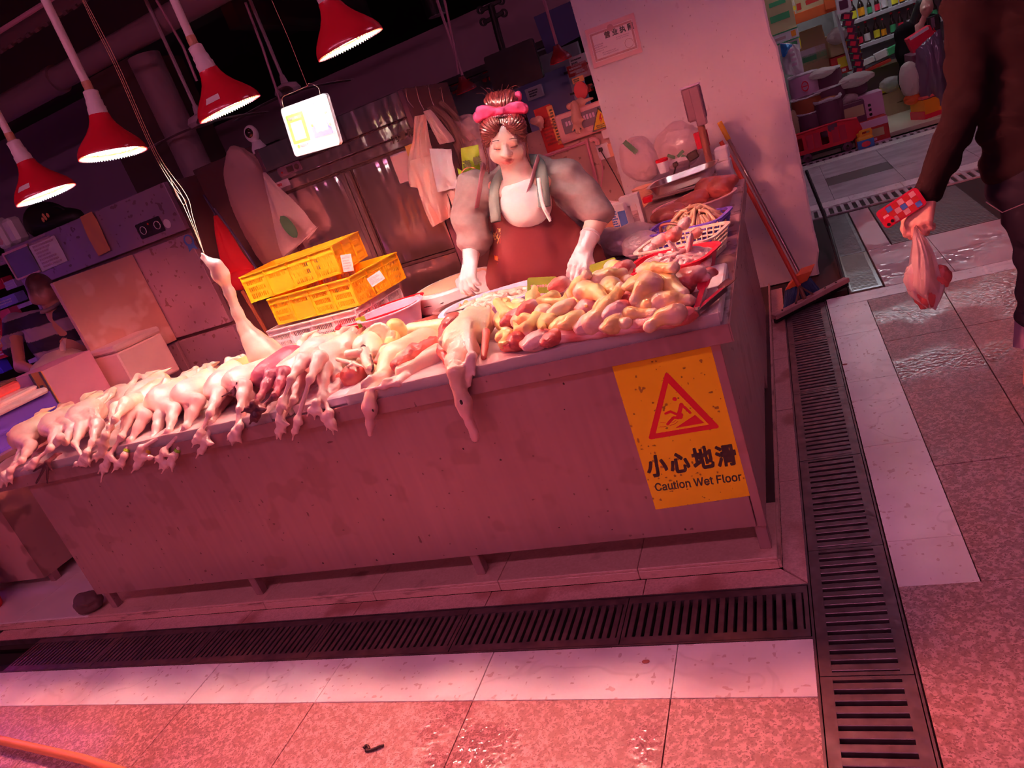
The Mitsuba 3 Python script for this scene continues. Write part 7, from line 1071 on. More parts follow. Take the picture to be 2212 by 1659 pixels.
a, b = PZ(1672, 688, .035), PZ(1830, 606, .035); d_ = b - a; L_ = np.linalg.norm(d_); d_ /= L_; nn = np.cross([0, 0, 1.], d_); E('bar', onto(cbox((0, -.022, 0), (L_, .022, .030), .004), a - (0, 0, .008), d_, nn), 'm_squeegee_wood', k); E('rubber', onto(cbox((0, -.008, -.028), (L_, .008, .0), .002), a - (0, 0, .004), d_, nn), 'm_black', k); m_ = a + d_ * L_ * .42; E('bracket', cat([tube([m_ + (0, 0, .02), PY(1728, 622, 4.42)], .012, 8), tube([m_ + d_ * .07 + (0, 0, .02), PY(1726, 618, 4.42)], .006, 6), tube([m_ - d_ * .07 + (0, 0, .02), PY(1726, 618, 4.42)], .006, 6)]), 'm_rust', k)
E('nails', cat([mv(ico(.006, 1), a + d_ * L_ * t_ + (0, 0, .022)) for t_ in (.12, .3, .7, .85)]), 'm_ink', k)
k = E('thin_post', tube([PY(1742, 370, 6.2), PY(1790, 490, 5.6), PZ(1822, 604, .02)], .013, 8), 'm_black', label='thin dark pole standing between the pillar and the drain grate', cat='pole')
# ------------------------------------------------------------------ left neighbour: counter, crates, bucket, stone, stick on the floor
bs('m_neigh', pr(proc(lambda p, n, uv: mix(mix((.34, .20, .18), (.46, .29, .26), fbm(p.x * 3 + p.y * 3, p.z * 3, 1, 3)), (.14, .07, .06), .6 * smoothstep(.55, .7, fbm(p.x * 8 + p.y * 8, p.z * 8, 4, 3)))), .5))
k = thing('neighbour_counter', 'dull steel counter of the next stall at the left picture edge', 'counter'); E('body', box((-6.6, 2.30, .10), (-4.29, 3.3, .80)), 'm_neigh', k); E('top', cbox((-6.6, 2.27, .80), (-4.27, 3.3, .83), .003), 'm_worktop', k)
for y in (2.34, 3.0): E('leg', box((-4.33, y, .045), (-4.29, y + .04, .10)), 'm_panel', k)
bs('m_crate_blue', pr((.10, .09, .62), .35))
k = thing('blue_crate', 'blue plastic crate at the left end with white foam boards on it', 'crate'); R = RZ(-4); o = np.array([-4.62, 2.70, .831])
E('body', mv(cbox((-.35, -.22, 0), (.29, .25, .19), .004), o, R), 'm_crate_blue', k); E('rim', cat([mv(cbox((-.36, -.235, z), (.30, .265, z + .014), .002), o, R) for z in (.0, .085)]), 'm_crate_blue', k); E('ribs', cat([mv(box((x, -.232, 0), (x + .012, -.22, .18)), o, R) for x in np.arange(-.34, .29, .15)]), 'm_crate_blue', k)
for z, th, lab, mt, dx in ((.192, .038, 'white foam board lying on the blue crate', 'm_board', .03), (.232, .026, 'thinner white foam sheet on top of the foam board', 'm_board', -.05), (.26, .055, 'red folded board on top of the foam sheets', 'm_pink_red', -.2), (.317, .018, 'dark maroon strip on the red board', 'm_apron_black', -.2)):
    if mt == 'm_pink_red': M('pink_red', (.85, .16, .16), .5)
    E('foam_board', mv(cbox((-.36 + dx, -.20, z), (.31 + dx, .22, z + th), .012), o, R), mt, label=lab, cat='board')
M('foam', (.86, .66, .62), .6); M('carton_pink', (.80, .42, .55), .6)
k = thing('foam_box', 'white foam box with a lid beside the cardboard carton', 'box'); o = np.array([-4.55, 3.72, .84]); E('body', mv(cbox((-.15, -.17, -.1), (.22, .2, .20), .01), o, RZ(-10)), 'm_foam', k); E('lid', mv(cbox((-.155, -.175, .205), (.225, .205, .255), .014), o, RZ(-10)), 'm_foam', k)
k = thing('cardboard_carton', 'carton with an orange and grey taped edge behind the blue crate', 'carton'); o = np.array([-4.63, 3.32, .832]); R = RZ(-12); E('body', mv(cbox((-.34, -.17, 0), (.07, .17, .29), .003), o, R), 'm_carton_pink', k); E('orange_face', mv(cbox((-.10, -.176, .0), (.072, -.169, .292), .001), o, R), 'm_gold', k); E('grey_strip', cat([mv(box((x, -.180, 0), (x + w_, -.1755, .291)), o, R) for x, w_ in ((-.105, .03), (.045, .028))] + [mv(box((-.045, -.180, .04), (.005, -.1755, .2)), o, R)]), 'm_mat', k)
puffy('plastic_bag', 'big pale knotted plastic bag behind the carton at the left edge', np.array([-5.08, 3.6, 1.0]), (.22, .18, .16), 22, amp=.18, mat='m_bag_white'); E('bag_knot', mv(grid(10, 6, lambda u, v: np.c_[(v - .5) * .07 * np.sin(np.pi * u) + .03 * u, .02 * np.sin(4 * v), u * .16], .002), np.array([-4.98, 3.6, 1.12]), RY(35)), 'm_bag_white', 'plastic_bag_007' if 'plastic_bag_007' in scene else None, smooth=True, **({} if 'plastic_bag_007' in scene else dict(label='knotted ear of the big pale bag', cat='plastic bag')))
k = thing('red_bucket', 'red plastic bucket standing on the floor at the left edge', 'bucket'); o = np.array([-4.62, 2.08, .045]); E('shell', mv(lathe([(0, 0), (.115, 0), (.12, .01), (.148, .27), (.156, .272), (.156, .285), (.144, .285), (.114, .012), (0, .010)], 40), o), 'm_red_plastic', k, smooth=35); E('handle', tube([o + (.15, -.03, .26), o + (.16, -.06, .17), o + (.15, -.07, .20), o + (.12, -.09, .27)], .003, 6, sm=4), 'm_steel', k)
m = ico(1, 3); p = np.array(m.vertices); E('stone_block', TM((p * (1 + .35 * nz(p, 2.2, 3, 2))[:, None]) * np.array([.085, .06, .055]) + np.array([-3.60, 2.035, .092]), m.faces, process=False), bs('m_stone', pr((.10, .055, .06), .7)), smooth=50, label='dark rough stone block at the left foot of the counter', cat='stone')
E('wooden_pole', tube([PZ(-60, 1585, .03), PZ(180, 1640, .03), PZ(330, 1690, .03)], .016, 14), M('pole_tan', (.72, .28, .12), .4), smooth=50, label='orange-brown wooden pole lying on the floor in the lower left corner', cat='pole')
E('debris_twig', cat([tube([PZ(785, 1616, .004), PZ(792, 1610, .006), PZ(797, 1617, .004), PZ(790, 1622, .004), PZ(808, 1618, .004), PZ(820, 1612, .006), PZ(829, 1610, .004)], .0042, 6, sm=4)]), 'm_ink', smooth=True, label='small dark curled scrap on the granite floor in front', cat='scrap')
for q, lab in (((1395, 1429), 'brown wet stain lump on the marble strip'), ((1825, 787), 'brown leaf scrap at the edge of the right marble strip')): E('floor_scrap', mv(ico(1, 2), PZ(*q, .001), s=(.012, .008, .002)), M('scrap', (.35, .12, .1), .6), smooth=True, label=lab, cat='scrap')
# far left: bright shelves of another stall
k = thing('left_shelf', 'far stall shelf with bright packets at the left edge', 'shelf'); LY = 6.2
E('frame', cat([box((-9.2, LY, z), (-6.9, LY + .3, z + .05)) for z in (.5, .85, 1.2, 1.52)]), 'm_fascia_white', k)
rl = np.random.default_rng(5)
for i, (q, w, h, mt) in enumerate((((5, 612), .25, .12, 'm_letter_red'), ((32, 612), .2, .1, 'm_lav_plastic'), ((18, 650), .5, .12, 'm_wall_blue'), ((30, 690), .22, .3, 'm_pink_red'), ((6, 705), .2, .2, 'm_poster_red'), ((6, 735), .25, .16, 'm_gold'), ((8, 760), .25, .14, 'm_poster_red'), ((3, 790), .14, .18, 'm_crate_blue'), ((12, 560), .2, .1, 'm_magenta_plastic'))):
    o = PY(*q, LY - .05); kk = thing('packet', ['red packet on the top board of the far left shelf', 'lilac packet beside the red one on the far left shelf', 'long blue box on the far left shelf', 'open pink carton on the far left shelf', 'red and white packet on the far left shelf', 'yellow tub on the far left shelf', 'red tub low on the far left shelf', 'blue box at the lower end of the far left shelf', 'magenta packet under the top of the far left shelf'][i], 'packet', 'packets on the far left shelf'); E('case', onto(cboxd((w, h, .14), .006), o, *FRONT), mt, kk); E('print', onto(scribble(w * .7, h * .5, 2, i + 3), o + (-w * .35, -.071, -h * .25), *FRONT), 'm_card_white', kk)
# ------------------------------------------------------------------ people
bs('m_skin', pr(VC, .42, 0, .45)); M('hair', (.045, .018, .022), .30, 0, .8); M('glove', (.90, .76, .70), .38)
SK, LIP = (.80, .50, .40), (.62, .16, .16)
def hand_prims(wr, d, n, thumb, curl=(.5, .55, .6, .7), spread=.10, tcurl=.5, s=1.0, c=None, r=1.0):
    """A hand as round cones: wrist, direction of the fingers d, back-of-hand normal n, thumb side +-1; curl per finger in radians per joint."""
    d = np.asarray(d, float) / np.linalg.norm(d); n = np.asarray(n, float); n = n - d * (n @ d); n /= np.linalg.norm(n); b = np.cross(d, n) * thumb; P = []
    wr = np.asarray(wr, float); offs = (.030, .010, -.010, -.029); lens = (.072, .080, .074, .058); rad = (.0090, .0092, .0088, .0078)
    for o, L_, rr, cu in zip(offs, lens, rad, curl):
        k = wr + d * s * (.088 - .3 * abs(o - .01)) + b * o * s; P.append(cone(wr + b * o * .55 * s, k, .0175 * s * r, .0125 * s * r, c)); a = 0; q = k; dd = d + b * spread * o * 30; dd /= np.linalg.norm(dd)
        for j, f in enumerate((.45, .30, .25)):
            a += cu * (1, 1.1, .8)[j]; e = q + (dd * math.cos(a) - n * math.sin(a)) * L_ * f * s; P.append(cone(q, e, rr * s * r * (1.08 - .08 * j), rr * s * r * (1.0 - .09 * j), c)); q = e
    t0 = wr + d * .022 * s + b * .022 * s - n * .006; t1 = t0 + (d * .72 + b * .62 - n * .25) * .046 * s; t2 = t1 + (d * math.cos(tcurl) + b * (.45 - tcurl * .5) - n * .35) * .034 * s; t3 = t2 + (d * math.cos(tcurl) + b * (.25 - tcurl * .7) - n * .35) * .026 * s
    return P + [cone(t0, t1, .0165 * s * r, .0125 * s * r, c), cone(t1, t2, .0122 * s * r, .0105 * s * r, c), cone(t2, t3, .0105 * s * r, .0085 * s * r, c)]
def head_prims(o, R, c=SK, female=True):
    e = lambda p, r: ell(o + R @ np.array(p), r, R, c); k = lambda a, b, ra, rb: cone(o + R @ np.array(a), o + R @ np.array(b), ra, rb, c)
    P = [e((0, .012, .035), (.076, .094, .100)), e((0, -.030, -.030), (.068, .062, .078)), e((0, -.050, -.090), (.030, .030, .024)), e((.038, -.052, -.038), (.034, .034, .038)), e((-.038, -.052, -.038), (.034, .034, .038)), e((0, -.055, .045), (.058, .036, .045)),
         k((0, -.086, .016), (0, -.102, -.020), .0085, .0115), e((0, -.103, -.026), (.0125, .012, .0105)), e((.0125, -.095, -.028), (.0085, .010, .008)), e((-.0125, -.095, -.028), (.0085, .010, .008))]
    P += [e((s * .031, -.079, .008), (.0185, .012, .0115)) for s in (1, -1)] + [e((s * .030, -.082, .027), (.022, .010, .007)) for s in (1, -1)] + [e((s * .078, .012, -.004), (.009, .020, .031)) for s in (1, -1)]
    return P + [ell(o + R @ np.array((0, -.087, -.0565)), (.0215, .0105, .0062), R, LIP), ell(o + R @ np.array((0, -.0855, -.0655)), (.018, .0105, .0072), R, LIP)]
def strands(fn, n, r0, seed, m=9):
    rr = np.random.default_rng(seed); return cat([tube(np.array([fn(rr.uniform(-1, 1), rr.uniform(0, 1), t) for t in np.linspace(0, 1, m)]) if False else fn(rr, np.linspace(0, 1, m)), r0, 4) for _ in range(n)])
# --- the woman
w_ = thing('person', 'woman in a dark apron and grey-green hoodie, red bow in her hair, behind the counter', 'person')
HO = np.array([-1.035, 3.0, 1.505]); HR = RY(12) @ RZ(16) @ RX(20)
sh_r, sh_l = PY(1024, 405, 3.08), PY(1218, 385, 3.10); el_r, wr_r = PY(1020, 520, 3.02), PY(1016, 566, 2.93); el_l, wr_l = PY(1292, 466, 3.06), PY(1262, 540, 2.93)
hl_d = PY(1240, 598, 2.83) - wr_l; hr_d = PY(1008, 612, 2.84) - wr_r
nk = HO + np.array([-.01, .03, -.17])
pr_ = head_prims(HO, HR) + [cone(HO + (-.0, .02, -.07), nk, .058, .066, SK), ell(nk + (0, .02, -.05), (.14, .09, .06), None, SK), cone(nk + (0, .03, -.05), nk + (0, .06, -.35), .09, .12, SK)]
pr_ += [cone(nk + (0, .04, -.07), sh_r, .06, .055, SK), cone(sh_r, el_r, .055, .046, SK), cone(el_r, wr_r, .046, .031, SK), cone(nk + (0, .04, -.07), sh_l, .06, .055, SK), cone(sh_l, el_l, .055, .050, SK), cone(el_l, wr_l, .050, .032, SK)]
m, c = blob(pr_, .0042, .014); E('body', m, 'm_skin', w_, smooth=True, color=c)
# face details
F_ = lambda p: HO + HR @ np.array(p)
for s in (1, -1):
    E('eyelash', tube([F_((s * (.031 + x), -.0905 + abs(x) * .25, .0005 - .0035 * (1 - (x / .017) ** 2))) for x in np.linspace(-.017, .017, 7)], .0016, 5), 'm_hair', w_, smooth=True)
    E('eyebrow', tube([np.r_[F_((s * (.030 + x), -.0915 + abs(x) * .22 + .002 * (x > 0), .031 + .004 * (1 - (x / .022) ** 2))), .0028 - abs(x) * .06] for x in np.linspace(-.022, .024, 7)], 0, 5, flat=.6), 'm_hair', w_, smooth=True)
    E('nostril', mv(ico(.0026, 1), F_((s * .0065, -.1035, -.0355))), 'm_ink', w_)
E('lip_line', tube([F_((x, -.0975 + abs(x) * .35, -.0608 - .0012 * (1 - (x / .02) ** 2))) for x in np.linspace(-.020, .020, 7)], .0013, 5), 'm_ink', w_)
# hair: parted cap, knot, ribbon band, bow
pr_ = [ell(F_((0, .022, .048)), (.088, .100, .098), HR), ell(F_((.046, -.050, .076)), (.046, .042, .042), HR @ RY(30)), ell(F_((-.046, -.050, .076)), (.046, .042, .042), HR @ RY(-30)), cone(F_((.070, -.050, .065)), F_((.080, -.020, .010)), .024, .014), cone(F_((-.070, -.050, .065)), F_((-.082, -.016, -.004)), .024, .016), ell(F_((.0, .070, .0)), (.07, .05, .08), HR),
       ell(F_((.01, .015, .150)), (.055, .055, .038), HR), ell(F_((.040, .02, .150)), (.035, .045, .035), HR), ell(F_((-.03, .02, .152)), (.035, .045, .032), HR)]
def hair_d(p):
    q = (p - HO) @ HR; a = np.arctan2(q[:, 0], q[:, 2] - .06); return .0022 * np.sin(a * 42 + 3 * nz(p, 16, 1, 2)) + .004 * nz(p, 30, 2, 2)
m, c = blob(pr_, .0038, .016, hair_d, cut=[cone(F_((0, -.13, .055)), F_((0, -.05, .118)), .010, .0035), ell(F_((0, -.105, .0)), (.066, .05, .056), HR)]); E('hair', m, 'm_hair', w_, smooth=True)
ms = []
for s, x0, r_ in ((1, .083, 3), (-1, -.086, 5), (1, .078, 4), (-1, -.080, 9)): ms.append(tube([F_((x0, -.03, .03)), F_((x0 * 1.08, -.035, -.02)), F_((x0 * 1.05, -.03, -.07)), F_((x0 * 1.12, -.025, -.10 - .004 * r_))], .0026, 5, sm=5))
for a in range(9): ms.append(tube([F_((.0 + .012 * (a - 4), .02, .17)), F_((.016 * (a - 4), .015, .192 + .006 * (a % 3))), F_((.022 * (a - 4), .0, .200 + .008 * ((a * 7) % 4)))], .0013, 4, sm=4))
E('loose_strands', cat(ms), 'm_hair', w_, smooth=True, kind='stuff')
M('bow_red', (.85, .04, .16), .6); M('bead', (.12, .06, .10), .12)
bw = [ell(F_((-.052, -.040, .138)), (.050, .014, .027), HR @ RY(18)), ell(F_((.052, -.038, .136)), (.050, .014, .025), HR @ RY(-12)), ell(F_((0, -.046, .136)), (.017, .014, .017), HR), cone(F_((-.03, -.040, .136)), F_((-.095, -.03, .118)), .012, .022), cone(F_((.03, -.038, .136)), F_((.093, -.030, .124)), .012, .020), ell(F_((.072, .01, .158)), (.018, .012, .026), HR @ RY(25))]
m, c = blob(bw, .004, .010, lambda p: .0035 * nz(p, 55, 3, 2) * 2); E('bow', m, 'm_bow_red', w_, smooth=True, label='bright red hair bow')
bd = [mv(ico(.0052, 1), F_((.096 * math.sin(a), -.062 * math.cos(a) + .005, .112 * math.cos(a * .62) + .008))) for a in np.linspace(-1.35, 1.35, 30)]; E('bead_band', cat(bd), 'm_bead', w_, smooth=True, kind='stuff', label='dark glittering bead hairband')
# hoodie
bs('m_hoodie', pr(proc(lambda p, n, uv: mix((.17, .20, .20), (.24, .27, .27), fbm(p.x * 40, p.y * 40, p.z * 40, 3))), .85, 0, .2)); M('hoodie_teal', (.10, .24, .22), .8); M('tee_white', (.88, .82, .72), .7); M('apron_dark', (.075, .022, .028), .42); M('strap_mauve', (.42, .20, .26), .6); M('apron_tan', (.46, .30, .10), .6); M('apron_red', (.80, .07, .06), .5); M('apron_orange', (.88, .22, .05), .5)
tx = np.array([-1.075, 3.13, 1.16])
pr_ = [ell(tx + (0, .02, .09), (.205, .125, .17)), ell(tx + (.0, .01, -.10), (.225, .15, .20)), ell(tx + (0, .0, -.30), (.23, .16, .2)), cone(nk + (-.05, .05, -.055), sh_r + (0, .015, 0), .060, .074), cone(nk + (.05, .05, -.05), sh_l + (0, .015, 0), .060, .076)]
cu_r, cu_l = sh_r * .0 + PY(1026, 522, 3.02), PY(1290, 462, 3.06)
mr, ml = (sh_r + el_r) / 2 + (-.025, 0, 0), (sh_l + el_l) / 2 + (.0, .02, .0)
pr_ += [cone(sh_r, mr, .076, .074), cone(mr, cu_r, .074, .070), ell(cu_r, (.074, .070, .030), RX(-20)), cone(sh_l, ml, .078, .078), cone(ml, el_l + (0, .0, .025), .078, .068), ell(el_l + (.0, -.005, .012), (.072, .068, .034), RX(-20) @ RY(18))]
def fold(p): return .007 * np.sin(60 * (p[:, 2] + .5 * p[:, 0]) + 5 * nz(p, 8, 2, 2)) * np.clip(nz(p, 9, 7, 2) * 5 + .4, 0, 1) + .008 * nz(p, 14, 4, 2)
m, c = blob(pr_, .0065, .035, fold, cut=[cone(nk + (0, -.15, .06), nk + (0, -.10, -.20), .085, .020), cone(nk + (0, -.02, .08), nk + (0, -.02, -.06), .072, .055)]); E('hoodie', m, 'm_hoodie', w_, smooth=True, label='grey-green hoodie with pushed-up sleeves')
# hood roll, tee, zip edges
E('hood', tube([nk + (-.13, -.085, -.14), nk + (-.115, -.04, -.03), nk + (-.085, .04, .035), nk + (0, .09, .06), nk + (.085, .045, .04), nk + (.115, -.04, -.02), nk + (.10, -.085, -.14)], .026, 10, sm=5, flat=.7), 'm_hoodie_teal', w_, smooth=True, label='teal hood collar')
pr_ = [ell(nk + (0, -.015, -.115), (.115, .085, .115)), ell(nk + (0, -.012, -.035), (.082, .075, .030))]; m, c = blob(pr_, .005, .02, lambda p: .003 * nz(p, 25, 3, 2), cut=[ell(nk + (0, -.02, .012), (.068, .072, .032))]); E('tee', m, 'm_tee_white', w_, smooth=True, label='cream white T-shirt')
for a, b, q in (((1163, 385), (1172, 440), (1188, 474)),): E('drawstring', tube([PY(*a, 2.93), PY(*b, 2.90), PY(*q, 2.90)], .0095, 8, sm=4, flat=.6), 'm_tee_white', w_, smooth=True); E('cord_end', tube([PY(1178, 455, 2.895), PY(1189, 478, 2.895)], .006, 6), 'm_tee_white', w_)
# apron: bib wrapped on the torso, straps, lettering
def apron_pt(u, v):   # u across (-1..1), v down (0..1)
    hw = .155 + .14 * np.clip(v * 2.6 - .25, 0, 1); x = tx[0] - .01 + u * hw; z = 1.225 - .62 * v + .012 * u; y = tx[1] - .155 - .02 * np.clip(v * 2, 0, 1) + .115 * np.abs(u) ** 2.2 * (.7 + .5 * v); return x, y, z
def ap(u, v):
    x, y, z = apron_pt(2 * u - 1, v); n_ = nz(np.c_[x * 9, z * 6, x * 0], 1, 6, 2); return np.c_[x, y + .02 * n_ - .006, z]
am = grid(44, 50, ap, .004); E('apron', am, 'm_apron_dark', w_, smooth=True, label='dark maroon waterproof apron bib')
for s, q in ((-1, ((1030, 448), (1036, 410), (1040, 380), (1047, 358))), (1, ((1134, 432), (1148, 395), (1155, 365), (1163, 340)))): E('apron_strap', tube([PY(*p, y) for p, y in zip(q, (2.97, 2.965, 2.985, 3.03))], .020, 8, sm=4, flat=.25), 'm_strap_mauve', w_, smooth=True, label='mauve apron strap')
def on_apron(m, px, py, h, rot=0., sx=1.):
    """Lays flat lettering on the bib with its centre at a photo point."""
    a = PY(px, py, tx[1] - .165); v = np.array(m.vertices); b = (v[:, :2].min(0) + v[:, :2].max(0)) / 2; q = (v[:, :2] - b) @ np.array([[math.cos(rot), math.sin(rot)], [-math.sin(rot), math.cos(rot)]]); x = a[0] + q[:, 0]; z = a[2] + q[:, 1]
    vv = np.clip((1.225 - z) / .62, 0, 1); hw = .155 + .14 * np.clip(vv * 2.6 - .25, 0, 1); u = (x - tx[0] + .01) / hw; _, y, _ = apron_pt(u, vv); n_ = nz(np.c_[x * 9, z * 6, x * 0], 1, 6, 2)
    return TM(np.c_[x, y + .02 * n_ - .0082 - v[:, 2], z], m.faces, process=False)
def fine(ch, h, bold=.02): 
    g = _GL[ch].buffer(bold); return mv(extrude(affinity.scale(g, h, h, origin=(0, 0)), .0006))
for ch, q, r_ in zip('生猛海鲜', ((1064, 517), (1076, 496), (1103, 492), (1127, 506)), (.75, .42, -.12, -.75)): E('lettering', on_apron(fine(ch, .045), *q, 0, r_), 'm_apron_tan', w_)
for ch, q, r_ in zip('味无限美味无穷', ((1067, 562), (1076, 564), (1094, 561), (1114, 559), (1130, 554), (1148, 546), (1164, 538)), (-.35, -.1, 0, .05, .15, .35, .4)): E('lettering', on_apron(fine(ch, .036 if q[0] > 1070 else .026), *q, 0, r_ * .5), 'm_apron_orange', w_)
ring = Point(0, 0).buffer(.050); fish = union_all([affinity.rotate(affinity.scale(Point(-.012, -.004).buffer(.02), .8, 1.6), 12), Polygon([(-.02, -.036), (.036, -.026), (.044, .002), (.026, -.008), (.006, -.024)]), Polygon([(-.01, .0), (.02, .004), (.004, .014)]), Point(.018, .028).buffer(.005), Point(.020, .014).buffer(.004)]).intersection(ring.buffer(-.004))
E('emblem', on_apron(extrude(ring.difference(ring.buffer(-.0045)), .0006), 1098, 527, 0), 'm_apron_red', w_); E('emblem', on_apron(extrude(fish, .0006), 1098, 528, 0), 'm_apron_red', w_)
# gloves
for wr, d, nrm, th, cu, lab in ((wr_r, hr_d, (-.2, -.75, .5), 1, (.55, .6, .65, .7), 'thin pale glove on the hand over the metal bowl'), (wr_l, hl_d, (.15, -.85, .45), -1, (.30, .35, .45, .5), 'thin pale glove on the hand by the second green card')):
    el = el_r if th == 1 else el_l; back = (el - wr) / np.linalg.norm(el - wr); pr_ = hand_prims(wr, d, nrm, th, cu, s=1.08, r=1.12) + [cone(wr + back * .075, wr, .042, .034)]
    m, c = blob(pr_, .0028, .007, lambda p: .0016 * nz(p, 90, 3, 2)); E('glove', m, 'm_glove', w_, smooth=True, label=lab); q = wr + back * .072; x, y, zz = frame_of(back); E('glove_cuff', mv(lathe([(.043, -.002), (.046, 0), (.043, .003), (.041, 0)], 30, True), q, np.c_[x, y, zz]), 'm_glove', w_, smooth=40)
for s in (-1, 1): pr_ = [cone(tx + (.09 * s, .02, -.35), tx + (.09 * s, .02, -.75), .10, .075), cone(tx + (.09 * s, .02, -.75), (tx[0] + .09 * s, tx[1] + .03, .08), .075, .05), ell((tx[0] + .09 * s, tx[1] - .03, .06), (.05, .12, .05))]; m, c = blob(pr_, .012, .03); E('trouser_leg', m, 'm_navy', w_, smooth=True)
# --- the man at the freezer
mn = thing('person', 'man in a navy and grey striped polo shirt at the open freezer door', 'person'); mo = np.array([-5.17, 3.86, 0.]); hd = PY(88, 622, 3.84)
SKD = (.50, .24, .18); m, c = blob([ell(hd, (.080, .098, .115), None, (.10, .045, .045)), ell(hd + (.02, -.01, -.07), (.066, .08, .06), None, SKD), cone(hd + (0, .01, -.08), hd + (0, .02, -.19), .056, .06, SKD), ell(hd + (.077, -.025, -.05), (.012, .024, .034), None, SKD), ell(hd + (-.01, -.075, -.055), (.055, .025, .05), None, SKD), cone(PY(30, 700, 3.84), PY(44, 795, 3.80), .048, .04, SKD), cone(PY(44, 790, 3.80), PY(75, 800, 3.6), .042, .032, SKD)] + hand_prims(PY(75, 800, 3.6), (.6, -.6, -.3), (0, 0, 1), 1, c=SKD) + [cone(hd + (0, .02, -.15), hd + (-.03, .03, -.55), .07, .12, SKD)], .0055, .02); E('body', m, 'm_skin', mn, smooth=True, color=c)
sh0, sh1 = PY(32, 698, 3.86), PY(152, 676, 3.86); ce = (sh0 + sh1) / 2
pr_ = [cone(sh0 + (.05, 0, -.01), sh1 + (-.05, 0, -.01), .075, .075), ell(ce + (0, 0, -.18), (.25, .135, .22)), ell(ce + (.02, 0, -.45), (.245, .145, .28)), ell(ce + (.04, .0, -.66), (.24, .15, .16)), cone(sh0, PY(28, 752, 3.84), .082, .072), cone(sh1, PY(182, 745, 3.9), .08, .07)]
m, c = blob(pr_, .009, .05, fold); zz_ = m.vertices[:, 2] + .03 * (m.vertices[:, 0] - ce[0]) + .012 * nz(m.vertices, 6, 3, 2); t = ((ce[2] + .055 - zz_) / .095) % 2
E('polo', m, bs('m_cloth_vc', pr(VC, .85, 0, .2)), mn, smooth=True, color=np.where((t < 1)[:, None], (.022, .018, .045), (.30, .22, .31)), label='striped polo shirt'); E('collar', tube([hd + (-.07, -.02, -.155), hd + (0, -.075, -.165), hd + (.07, -.02, -.155), hd + (.04, .06, -.14)], .024, 8, sm=4, flat=.6), M('grey_knit', (.22, .16, .20), .8), mn, smooth=True)
m, c = blob([cone(ce + (-.06, 0, -.7), (ce[0] - .06, 3.9, .1), .13, .08), cone(ce + (.12, 0, -.7), (ce[0] + .12, 3.9, .1), .13, .08)], .016, .05); E('trousers', m, 'm_black', mn, smooth=True)
# --- the customer walking off at the right, phone and bag in one hand
pd = thing('person', 'customer in a black jacket and rolled-up jeans at the right edge', 'person'); M('jacket', (.010, .006, .008), .85, 0, .1); M('jeans', (.010, .010, .020), .85, 0, .1); M('cuff_lining', (.30, .22, .34), .85); M('shoe', (.72, .38, .28), .5)
hw_ = PY(1998, 432, 2.90); hd_d = PY(1962, 470, 2.86) - hw_; el_ = PY(2092, 215, 2.98); sh_ = np.array([.66, 3.02, 1.40])
SKP = (.86, .42, .32); hp = hand_prims(hw_, PY(1985, 478, 2.845) - hw_, PY(1965, 425, 2.80) - hw_, 1, (.75, .85, .95, 1.0), .05, .7, 1.12, SKP); bx = np.array([.92, 3.02, 0])
m, c = blob(hp + [cone(hw_, hw_ + (el_ - hw_) * .3, .031, .04, SKP), cone(hw_ + (el_ - hw_) * .3, el_, .04, .045, SKP), cone(el_, sh_, .045, .055, SKP), cone(sh_, bx + (0, 0, 1.42), .055, .07, SKP), cone(bx + (0, 0, 1.40), bx + (0, -.01, 1.54), .06, .06, SKP), ell(bx + (0, -.02, 1.65), (.08, .10, .12), None, SKP)] + [cone((.72, 2.86, .30), (.665, 2.80, .10), .052, .040, SKP), ell((.68, 2.76, .06), (.035, .05, .04), None, SKP), cone(bx + (0, 0, 1.4), (.85, 3.0, .9), .08, .09, SKP), cone((.85, 3., .9), (.72, 2.86, .3), .08, .052, SKP)], .0045, .009); E('body', m, 'm_skin', pd, smooth=True, color=c)
pr_ = [cone(el_ + (hw_ - el_) * .93, el_, .046, .066), cone(el_, sh_, .068, .092), ell(bx + (-.02, 0, 1.28), (.26, .15, .24)), ell(bx + (-.035, 0, 1.0), (.265, .16, .30)), cone(sh_, bx + (.1, 0, 1.45), .09, .10), ell(bx + (-.04, 0, .84), (.27, .165, .12)), cone(bx + (.24, 0, 1.4), bx + (.36, -.03, 1.05), .09, .07)]
m, c = blob(pr_, .0085, .035, fold); E('jacket', m, 'm_jacket', pd, smooth=True, label='black jacket')
ap_, bp_ = PY(2165, 470, 2.98), PY(2180, 640, 2.86); pr_ = [ell(bx + (-.05, 0, .78), (.245, .165, .16)), cone((.81, 2.98, .74), (.80, 2.92, .52), .165, .12), cone((.80, 2.92, .52), (.755, 2.88, .33), .12, .112), cone((1.02, 3.05, .74), (1.02, 3.2, .4), .16, .11), cone((1.02, 3.2, .4), (1.02, 3.25, .12), .11, .085)]
m, c = blob(pr_, .0085, .03, fold); E('jeans', m, 'm_jeans', pd, smooth=True, label='dark blue jeans'); x, y, zz = frame_of((.10, .12, .42)); E('rolled_cuff', mv(lathe([(.098, 0), (.122, .005), (.124, .12), (.112, .125), (.10, .01)], 36), (.742, 2.862, .185), np.c_[x, y, zz]), 'm_cuff_lining', pd, smooth=40, label='pale lining of the rolled-up cuff')
so = PZ(2201, 893, .0); m, c = blob([ell((.71, 2.72, .03), (.04, .11, .03)), ell((.68, 2.80, .045), (.04, .05, .045)), ell((1.02, 3.25, .05), (.045, .12, .05))], .006, .02); E('shoes', m, 'm_shoe', pd, smooth=True); E('pocket_stitch', tube([PY(*q, 2.80) for q in ((2130, 436), (2165, 459), (2212, 440))], .0018, 4), 'm_grey_knit', pd)
